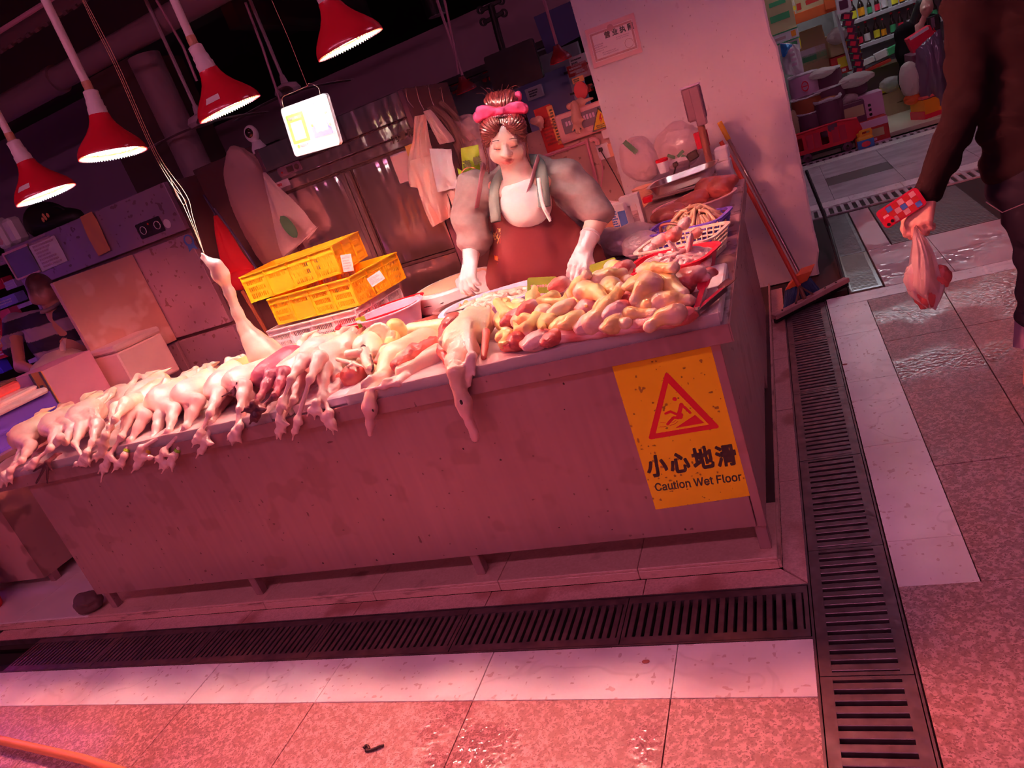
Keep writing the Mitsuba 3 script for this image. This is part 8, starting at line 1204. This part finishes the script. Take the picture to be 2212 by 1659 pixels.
# phone and shopping bag, held
k = thing('phone', 'phone in a red checkered case held in the customers hand', 'phone'); a, b, c3 = PY(1909, 470, 2.84), PY(1921, 499, 2.83), PY(1960, 437, 2.85); up = (a - b) / np.linalg.norm(a - b); al = (c3 - a) / np.linalg.norm(c3 - a); nn = np.cross(al, up); nn = nn if nn[1] < 0 else -nn; up = np.cross(nn, al) if np.cross(nn, al) @ up > 0 else -np.cross(nn, al); nn /= np.linalg.norm(nn); o = PY(1915, 496, 2.835)
E('case', onto(extrude(rect(0, 0, .15, .074, .014), .009), o - nn * .0045, al, up, nn), 'm_red_can', k)
for i in range(6):
    for j in range(3): E('check', onto(extrude(rect(.012 + i * .021, .006 + j * .021, .031 + i * .021, .025 + j * .021, .001), .0006), o + nn * .0046, al, up, nn), ('m_poster_red', 'm_pink_plastic', 'm_lav_plastic', 'm_carton_blue')[(i + j) % 2 if (i * 3 + j) % 5 else 3], k)
E('lens_ring', onto(extrude(rect(.004, .002, .040, .038, .016), .003), o + nn * .005, al, up, nn), 'm_red_plastic', k)
for q in ((.014, .012), (.030, .016)): E('lens', onto(extrude(Point(*q).buffer(.0058), .0012), o + nn * .0082, al, up, nn), 'm_black_gloss', k)
k = thing('shopping_bag', 'thin pink-white plastic bag with meat hanging from the customers hand', 'plastic bag'); L_ = [(1972, 488), (1966, 545), (1960, 600), (1962, 635), (2000, 664)]; R_ = [(1982, 486), (2015, 540), (2030, 590), (2042, 620), (2022, 668)]
for nm, off, bu in (('front', 2.83, .055), ('back', 2.85, -.055)): ribbon(nm, L_, R_, off, 'm_bag_white', parent=k, nu=26, nv=30, amp=.022, f=9, bulge=bu, thick=0)
puffy('meat', None, (0, 0, 0), (1, 1, 1), 1) if False else None
for q, r_, cc in (((2000, 636), .042, 'm_meat_red'), ((2032, 596), .034, 'm_meat_red'), ((1985, 600), .05, 'm_meat_pale')):
    if 'm_meat_red' not in scene: M('meat_red', (.60, .13, .12), .35); M('meat_pale', (.86, .58, .52), .35)
    m = ico(1, 3); p = np.array(m.vertices); E('meat', TM(p * (1 + .5 * nz(p, 2.3, int(q[0]), 3))[:, None] * np.array([r_, r_ * .7, r_ * 1.3]) + PY(*q, 2.84), m.faces, process=False), cc, k, smooth=True)
# ------------------------------------------------------------------ the grocery shop across the aisle, lit by its own white tubes
M('kraft_box', (.56, .44, .24), .7); M('kraft_dark', (.52, .40, .22), .7); M('plank', (.62, .56, .40), .6); M('shelf_grey', (.62, .64, .68), .4, .3); M('shelf_orange', (.75, .14, .03), .45); M('dark_shop', (.30, .27, .27), .8); M('sack_white', (.78, .74, .76), .5); M('sack_maroon', (.16, .05, .09), .6); M('spice', (.36, .10, .04), .9); M('label_yellow', (.85, .78, .04), .5); M('label_green', (.06, .40, .16), .5); M('label_white', (.82, .82, .84), .5); M('bag_blue', (.06, .36, .75), .4); M('bottle_dark', (.03, .018, .015), .12, 0, .7); M('can_orange', (.95, .38, .02), .4); M('pack_dark', (.09, .02, .05), .3); M('pink_print', (.75, .45, .62), .5)
for x, y, l in ((.9, 10.1, 1.3), (1.9, 11.0, 1.2), (.7, 11.4, 1.0)): 
    k = thing('shop_tube', 'white tube light of the grocery shop', 'light', 'tubes of the grocery shop'); E('housing', box((x - l / 2, y - .05, 2.75), (x + l / 2, y + .05, 2.80)), 'm_shelf_grey', k); E('tube', box((x - l / 2, y - .03, 2.705), (x + l / 2, y + .03, 2.745)), 'm_shelf_grey', k, emitter=emit((9, 9.6, 10.5)))
E('wall_shop', cat([box((-.2, 12.3, 0), (5, 12.4, 3.2)), box((-.3, 9.9, 0), (-.2, 12.4, 3.2))]), 'm_dark_shop', kind='structure'); E('trim_1', box((-.3, 9.6, 2.85), (5, 12.4, 2.95)), 'm_dark_shop', kind='structure')
k = thing('wooden_platform', 'low pale plywood platform at the shop entrance', 'platform')
for i in range(4): E('plank', cbox((.1 + i * .52, 9.62, .0), (.1 + i * .52 + .515, 11.0, .05), .003), 'm_plank', k)
def bx_(name, lab, px, py, y, w, h, d, mat, cat_='carton', group=None, ry=0, prints=(), rz=0):
    k = thing(name, lab, cat_, group); o = PY(px, py, y); R = RZ(rz) @ RY(ry); E('case', mv(cbox((-w / 2, 0, -h / 2), (w / 2, d, h / 2), .004), o, R), mat, k)
    for (u0, v0, u1, v1, mt) in prints: E('print', mv(box((u0 * w - w / 2, -.003, v0 * h - h / 2), (u1 * w - w / 2, -.0005, v1 * h - h / 2)), o, R), mt, k)
    return k, o, R
def sack(lab, px, py, y, w, h, mat, top='m_sack_white', fill=None, seed=1):
    k = thing('grain_sack', lab, 'sack', 'sacks before the grocery shop'); o = PY(px, py, y); s = h / 2; pf = [(0, -s), (w * .42, -s), (w * .5, -s * .7), (w * .5, s * .6), (w * .46, s * .86)]
    m = lathe(pf, 28); v = np.array(m.vertices); v[:, :2] *= (1 + .10 * nz(v, 9, seed, 2))[:, None]; E('cloth', mv(TM(v, m.faces, process=False), o), mat, k, smooth=50)
    m = lathe([(w * .45, s * .80), (w * .52, s * .92), (w * .50, s), (w * .43, s * .96), (w * .42, s * .80)], 28, True); v = np.array(m.vertices); v[:, 2] += .03 * nz(v, 14, seed, 2); E('rolled_edge', mv(TM(v, m.faces, process=False), o), top, k, smooth=50)
    E('filling', mv(ico(1, 2), o + (0, 0, s * .80), s=(w * .43, w * .43, s * .22)), fill or top, k, smooth=True); return k, o
bx_('tall_carton', 'tall brown carton with faded green print at the pillar edge of the shop', 1683, 38, 10.3, .34, .62, .4, 'm_kraft_box', prints=((.25, .72, .8, .80, 'm_label_green'), (.2, .44, .85, .56, 'm_label_green'), (.25, .2, .7, .26, 'm_kraft_dark')))
bx_('flat_carton', 'white and green carton with an orange fruit under the tall brown one', 1697, 79, 10.25, .30, .13, .4, 'm_label_white', prints=((0, 0, 1, .12, 'm_label_green'), (0, .88, 1, 1, 'm_label_green'), (.72, .3, .9, .8, 'm_can_orange'), (.1, .35, .5, .6, 'm_grey_text')))
bx_('pale_bag', 'pale green packet under the white and green carton', 1703, 100, 10.28, .26, .16, .3, 'm_sack_white', 'packet', prints=((.5, .2, .9, .7, 'm_label_green'),)); bx_('yellow_bottle', 'yellow bottle behind the blue and white sack', 1722, 88, 10.4, .07, .2, .07, 'm_label_yellow', 'bottle')
k = ribbon('rice_bag', [(1684, 92), (1688, 125), (1696, 160)], [(1724, 96), (1732, 130), (1738, 166)], 10.05, 'm_sack_white', 'white sack with a big blue corner print hanging over the pile', 'sack', amp=.08, f=4, bulge=.12, nu=16); ribbon('blue_print', [(1685, 94), (1687, 108), (1690, 122)], [(1712, 96), (1706, 108), (1694, 124)], 9.97, 'm_bag_blue', parent=k, amp=.04, bulge=.03, nu=8); E('print', onto(scribble(.06, .22, 4, 3, 1.2), PY(1712, 146, 9.9), *FRONT), 'm_pink_print', k)
k = thing('orange_shelf', 'orange steel rack beam with cartons on it in the shop', 'shelf'); a, b = PY(1708, 46, 10.6), PY(1800, 14, 10.6); E('beam', onto(cbox((0, -.06, -.05), (np.linalg.norm(b - a) + .1, .05, .6), .004), a, np.array([1., 0, 0]), np.array([0, 0, 1.]), np.array([0, -1., 0])) if False else cbox((a[0], 10.58, a[2] - .06), (b[0] + .1, 11.3, a[2] + .06), .004), 'm_shelf_orange', k); E('upright', tube([PY(1803, 15, 10.6), PY(1838, 150, 10.6)], .02, 6), 'm_shelf_grey', k)
bx_('rack_carton', 'brown carton with red print on the orange rack', 1745, 10, 10.6, .42, .26, .4, 'm_kraft_box', prints=((.2, .4, .32, .7, 'm_poster_red'), (.45, .5, .8, .7, 'm_poster_red'))); bx_('rack_carton', 'white and yellow packet left of the brown carton on the orange rack', 1709, 20, 10.6, .11, .24, .2, 'm_label_white', 'packet', prints=((0, .4, 1, .6, 'm_label_yellow'), (.2, .1, .8, .35, 'm_can_orange'))); bx_('rack_carton', 'second brown carton at the right of the orange rack', 1783, 0, 10.62, .18, .22, .4, 'm_kraft_box'); bx_('rack_packet', 'orange-red packet on the end of the orange rack', 1793, 5, 10.5, .12, .14, .1, 'm_shelf_orange', 'packet')
bx_('silver_packet', 'white and silver packet hanging above the dark strips', 1822, 8, 10.45, .16, .2, .05, 'm_label_white', 'packet', prints=((.2, .2, .8, .7, 'm_pack_dark'),))
for i, (px, py, w, h, mt, lab) in enumerate(((1745, 75, .36, .12, 'm_kraft_dark', 'dark carton high in the shadowed stack under the rack'), (1748, 92, .38, .14, 'm_kraft_dark', 'dark carton in the middle of the shadowed stack'), (1752, 112, .36, .10, 'm_shelf_grey', 'grey lid in the shadowed stack under the rack'), (1757, 125, .34, .12, 'm_label_green', 'dark green carton in the shadowed stack'), (1760, 148, .36, .22, 'm_kraft_box', 'brown carton at the bottom of the shadowed stack'), (1785, 108, .26, .3, 'm_kraft_dark', 'dark brown carton right of the shadowed stack'),
        (1813, 98, .22, .22, 'm_kraft_box', 'brown carton with an orange edge beside the rack upright'), (1817, 140, .22, .22, 'm_poster_red', 'red carton with a yellow note beside the rack upright'))):
    bx_('stack_carton', lab, px, py, 11.0 if i < 6 else 10.75, w, h, .4, mt, prints=((.35, .35, .85, .9, 'm_label_yellow'), (.5, .1, .7, .25, 'm_label_white')) if i == 7 else ((.75, .1, 1, 1, 'm_can_orange'),) if i == 6 else ())
puffy('plastic_bag', 'pale green plastic bag on the carton by the rack upright', PY(1808, 78, 10.7), (.11, .08, .09), 31, amp=.2)
# bottle shelves
k = thing('bottle_shelf', 'grey steel shelves with dark sauce bottles at the back of the shop', 'shelf'); BYY = 11.5
SZ = (1.31, .985, .68)
for z in SZ: E('board', cbox((1.0, BYY, z - .05), (3.2, BYY + .4, z), .004), 'm_shelf_grey', k)
E('back', box((.95, BYY + .4, .2), (3.2, BYY + .43, 2.0)), 'm_dark_shop', k)
bprof = [(0, 0), (.034, 0), (.036, .01), (.036, .13), (.028, .16), (.013, .19), (.012, .235), (.015, .237), (.015, .255), (0, .255)]
BD = P_(lathe(bprof, 16), 'm_bottle_dark', 40); LB = {m_: P_(lathe([(.0368, .02), (.0368, .11)], 16), m_, 40) for m_ in ('m_label_yellow', 'm_label_green', 'm_label_white', 'm_can_orange', 'm_letter_red')}; CP = P_(lathe([(.0155, .236), (.0158, .258), (0, .258)], 12), 'm_letter_red')
rs = np.random.default_rng(9); ln = list(LB)
for r_, (z, x0, n) in enumerate(((SZ[0], 1.16, 15), (SZ[1], 1.10, 13))):
    for i in range(n):
        k = thing('sauce_bottle', f'dark sauce bottle with a {("yellow", "green", "white", "orange", "red")[(i * 3 + r_) % 5]} label on the {("upper", "lower")[r_]} grey shelf of the shop', 'bottle', 'sauce bottles on the grey shelves'); X = xf((x0 + i * .098 + rs.uniform(-.012, .012), BYY + .06 + rs.uniform(0, .05), z), None, rs.uniform(.82, 1.12)); E('glass', BD, None, k, xf=X); E('label', LB[ln[(i * 3 + r_) % 5]], None, k, xf=X); E('cap', CP, None, k, xf=X)
for i, (px, py, w, h, mt, lab) in enumerate(((1870, 135, .22, .07, 'm_label_white', 'silver packets on the lowest grey shelf'), (1905, 118, .16, .09, 'm_sack_white', 'white wrapped block on the lowest grey shelf'), (1933, 106, .20, .09, 'm_label_green', 'pale green bundle on the lowest grey shelf'), (1955, 106, .08, .10, 'm_letter_red', 'pink packet at the right of the lowest grey shelf'), (1890, 145, .4, .04, 'm_poster_red', 'dark red tray on the lowest grey shelf'))): bx_('shelf_packet', lab, px, py, 11.4, w, h, .15, mt, 'packet', ry=-8)
for i in range(9): bx_('snack_pack', f'dark snack packet with a red picture on the hanging strip, {("topmost", "second", "third", "fourth", "fifth", "sixth", "seventh", "eighth", "lowest")[i]} of its strip', 1829 + i * 3.4, 36 + i * 14.5, 10.7, .13, .10, .03, 'm_pack_dark', 'packet', 'snack packets on the hanging strip', ry=20, prints=((.25, .25, .75, .75, 'm_letter_red'), (.1, .05, .4, .2, 'm_label_green')))
E('orange_post', tube([PY(1847, 80, 10.75), PY(1862, 150, 10.75)], .03, 6), 'm_can_orange', label='orange post at the end of the hanging strip', cat='post')
# sacks and the red cart in front
SK_ = [(1738, 188, 9.95, .34, .32, 'm_pink_print', None, 'white rice sack with red print on top of the pile'), (1786, 178, 10.0, .34, .30, 'm_sack_maroon', None, 'dark maroon sack with a white plastic cover at the back of the pile'), (1838, 187, 10.0, .34, .22, 'm_sack_maroon', None, 'low maroon sack under crumpled white plastic'), (1790, 205, 9.85, .36, .18, 'm_sack_maroon', None, 'maroon sack in the middle of the pile'), (1744, 230, 9.75, .34, .24, 'm_spice', 'm_sack_maroon', 'open sack with a rolled white edge at the left'),
       (1792, 250, 9.65, .32, .42, 'm_sack_maroon', 'm_spice', 'tall open sack heaped with brown spice'), (1752, 265, 9.68, .28, .26, 'm_sack_maroon', None, 'small sack with a wavy white edge at the lower left')]
for i, (px, py, y, w, h, mt, fl, lab) in enumerate(SK_):
    k, o = sack(lab, px, py, y, w, h, mt, fill=fl, seed=i)
    if i == 0: E('print', onto(cat([extrude(affinity.scale(Point(.0, .0).buffer(.05), .8, 1.2).difference(affinity.scale(Point(0, 0).buffer(.038), .8, 1.2)), .002), mv(box((-.03, -.005, 0), (.03, .005, .002)), (0, 0, 0))]), o + (0, -.185, .02), *FRONT), 'm_letter_red', k)
for q, r_, lab in (((1848, 172), (.17, .12, .07), 'crumpled white plastic over the maroon sacks'), ((1832, 216), (.10, .08, .06), 'tied white plastic bag on the red labelled box'), ((1775, 158), (.13, .1, .05), 'white plastic cover over the dark sack')): puffy('plastic_bag', lab, PY(*q, 9.8), r_, int(q[0]), amp=.24, mat='m_bag_white')
bx_('labelled_box', 'dark red box with a tan paper label between the sacks', 1842, 252, 9.6, .28, .30, .3, 'm_sack_maroon', 'box', prints=((.05, .45, .95, .85, 'm_kraft_box'),)); bx_('printed_carton', 'lilac carton with a column of dark characters right of the sacks', 1880, 240, 9.75, .30, .38, .3, 'm_pink_print', prints=((.45, .08, .55, .16, 'm_ink'), (.45, .22, .55, .30, 'm_ink'), (.45, .36, .55, .44, 'm_ink'), (.45, .5, .55, .58, 'm_ink'), (.45, .64, .55, .72, 'm_ink'), (.05, .02, .25, .16, 'm_sack_maroon'), (.78, .02, .98, .16, 'm_sack_maroon')))
puffy('fluffy_broom', 'straw and yellow brush at the pillar edge', PY(1722, 265, 9.7), (.08, .06, .14), 44, mat='m_kraft_box', amp=.3, cat_='brush')
k = thing('red_cart', 'red plastic hand cart with side openings before the sacks', 'cart'); CX0, CX1, CYY = .12, .86, 9.52; z0, z1 = .10, .36
side = Polygon([(0, 0), (.62, .0), (.74, .10), (.70, .24), (.56, .27), (0, .25)]); hol = union_all([rect(.04, .05, .10, .20, .01), rect(.30, .05, .38, .20, .015)])
E('side', onto(extrude(side.difference(hol), .02), np.array([CX0, CYY, z0]), *FRONT), 'm_red_plastic', k); E('back_side', onto(extrude(side, .02), np.array([CX0, CYY + .42, z0]), *FRONT), 'm_red_plastic', k); E('rim', tube([(CX0, CYY - .02, z0 + .25), (CX0 + .5, CYY - .02, z0 + .265), (CX0 + .70, CYY - .02, z0 + .235)], .014, 8), 'm_red_plastic', k, smooth=50); E('deck', box((CX0, CYY, z0 - .03), (CX0 + .62, CYY + .42, z0)), 'm_black', k); E('panels', cat([box((CX0 + x, CYY - .026, z0 + .04), (CX0 + x + .07, CYY - .018, z0 + .21)) for x in (.14, .22, .42, .5)]), 'm_red_can', k)
for x in (.12, .56): E('wheel', onto(lathe([(.02, 0), (.05, 0), (.052, .005), (.052, .025), (.02, .03)], 24, True), np.array([CX0 + x, CYY - .0, .052]), *FRONT), 'm_sack_maroon', k, smooth=40)
bx_('red_carton', 'red and white carton with an orange label beside the cart', 1884, 292, 9.52, .36, .34, .25, 'm_poster_red', prints=((0, .76, 1, 1, 'm_pink_print'), (0, 0, 1, .26, 'm_pink_print'), (.35, .42, .85, .68, 'm_kraft_box'), (.5, .3, .62, .38, 'm_pink_print')))
k = thing('jerrycan', 'orange jerrycan with a blue label before the red and white carton', 'jerrycan'); o = PY(1869, 306, 9.42); E('body', mv(cbox((-.085, -.05, -.12), (.085, .05, .07), .02), o), 'm_can_orange', k); E('handle', onto(extrude(rect(-.05, .06, .085, .135, .02).difference(rect(-.02, .085, .06, .115, .01)), .04), o + (0, .02, 0), *FRONT), 'm_can_orange', k); E('label', mv(cbox((-.086, -.053, -.07), (.086, .0, .03), .004), o), 'm_carton_blue', k); E('label_print', onto(extrude(affinity.scale(Point(0, 0).buffer(.04), 1.2, .8), .002), o + (0, -.0535, -.02), *FRONT), 'm_letter_red', k); E('cap', tube([o + (-.06, 0, .07), o + (-.065, 0, .11)], .014, 10), 'm_can_orange', k)
# boxes, bagged greens, wrapped stack, cashier
for i, (px, py) in enumerate(((1908, 220), (1948, 203), (1912, 245), (1955, 232), (1925, 262), (1965, 250))): bx_('drawer_carton', f'plain brown carton in the low stack behind the platform, {("upper left", "upper right", "middle left", "middle right", "lower left", "lower right")[i]}', px, py, 11.0, .32, .17, .4, 'm_kraft_dark' if i % 2 else 'm_kraft_box', group='low stack of brown cartons')
E('green_cloth', cbox(PY(1890, 207, 10.95) + (0, 0, 0), PY(1890, 207, 10.95) + (.72, .4, .03), .004), 'm_label_yellow', label='yellow-green edge board on the low carton stack', cat='board')
puffy('plastic_bag', 'clear bag of green vegetables on the carton stack', PY(1924, 182, 11.0), (.13, .1, .09), 51, amp=.2); puffy('greens', 'green vegetables inside the clear bag', PY(1926, 184, 11.02), (.08, .06, .05), 52, mat='m_label_green', cat_='vegetable')
M('cling_dark', (.16, .10, .17), .14, 0, .7)
k = ribbon('wrapped_stack', [(1976, 108), (1980, 165), (1995, 235)], [(2030, 62), (2042, 140), (2046, 225)], 9.9, 'm_cling_dark', 'tall stack of dark goods wrapped in shiny cling film', 'stack', amp=.06, f=5, bulge=.18, nu=20, thick=.01); E('goods', cbox(PY(1985, 235, 9.98), PY(2044, 90, 10.3) + (0, .2, 0), .01), 'm_sack_maroon', k)
bx_('red_box', 'red carton with white paper on the wrapped stack', 1993, 88, 10.2, .26, .22, .2, 'm_letter_red', 'box', ry=-16, prints=((.1, .85, .9, 1, 'm_label_white'),)); bx_('card_reader', 'black reader on a pink stand beside the cashier', 2017, 50, 10.3, .12, .16, .05, 'm_black', 'device', prints=((.3, .2, .6, .9, 'm_slate'),)); E('pink_stand', tube([PY(2015, 55, 10.32), PY(2020, 80, 10.32)], .022, 8), 'm_letter_red', label='pink stand under the black reader', cat='stand')
puffy('plastic_bag', 'white bag hanging at the corner of the wrapped stack', PY(1967, 172, 9.95), (.11, .09, .19), 61, amp=.18, mat='m_bag_white'); puffy('orange_bag', 'orange-red packet below the hanging white bag', PY(1970, 214, 9.95), (.08, .06, .06), 62, mat='m_shelf_orange', amp=.2, cat_='packet')
k = thing('steel_wok', 'shiny steel bowl standing on edge on the platform', 'bowl'); E('shell', mv(lathe([(0, 0), (.05, .004), (.12, .05), (.16, .12), (.156, .12), (.115, .054), (.05, .009), (0, .006)], 36), PY(1990, 250, 10.2), RX(75) @ RY(25)), 'm_steel', k, smooth=40)
for i, (q, h) in enumerate((((2016, 205), .03), ((2020, 225), .16), ((2022, 262), .30))): bx_('red_crate', ('pink tray on top of the red crates', 'red crate with orange fruit inside beside the wrapped stack', 'tall red crate at the foot of the wrapped stack')[i], *q, 9.85, .24, h, .3, ('m_pink_red', 'm_can_orange', 'm_letter_red')[i], 'crate', rz=20)
cs = thing('person', 'shopkeeper in a dark hooded jacket leaning over goods at the back of the shop', 'person'); hd = PY(2000, 14, 10.6)
m, c = blob([ell(hd, (.078, .09, .11), None, SK), cone(hd + (-.02, .02, -.08), hd + (-.10, .06, -.2), .05, .06, SK), ell(hd + (.02, -.085, -.01), (.014, .02, .02), None, SK), ell(hd + (-.03, -.02, -.01), (.03, .09, .03), None, SK), cone(hd + (-.1, .06, -.2), hd + (-.2, .1, -.6), .08, .1, SK), cone(hd + (-.2, -.08, -.45), hd + (.0, -.18, -.62), .045, .035, SK)] + hand_prims(hd + (0, -.18, -.62), (1, -.3, -.3), (0, 0, 1), 1, c=SK), .0065, .012); E('body', m, 'm_skin', cs, smooth=True, color=c)
m, c = blob([ell(hd + (-.015, .03, .035), (.088, .09, .095)), cone(hd + (-.05, .05, -.02), hd + (-.12, .08, -.16), .08, .08)], .009, .03, cut=[ell(hd + (.02, -.09, -.03), (.06, .06, .07))]); E('hood', m, 'm_black', cs, smooth=True)
m, c = blob([cone(hd + (-.24, .08, -.20), hd + (.05, .12, -.20), .10, .10), ell(hd + (-.14, .12, -.42), (.23, .16, .25)), ell(hd + (-.16, .14, -.75), (.22, .15, .28)), cone(hd + (-.27, .06, -.22), hd + (-.27, -.06, -.46), .085, .07), cone(hd + (-.27, -.06, -.46), hd + (-.05, -.16, -.60), .07, .055), cone(hd + (-.16, .14, -.9), (hd[0] - .16, hd[1] + .14, .1), .16, .11)], .012, .05); E('jacket', m, 'm_jacket', cs, smooth=True)
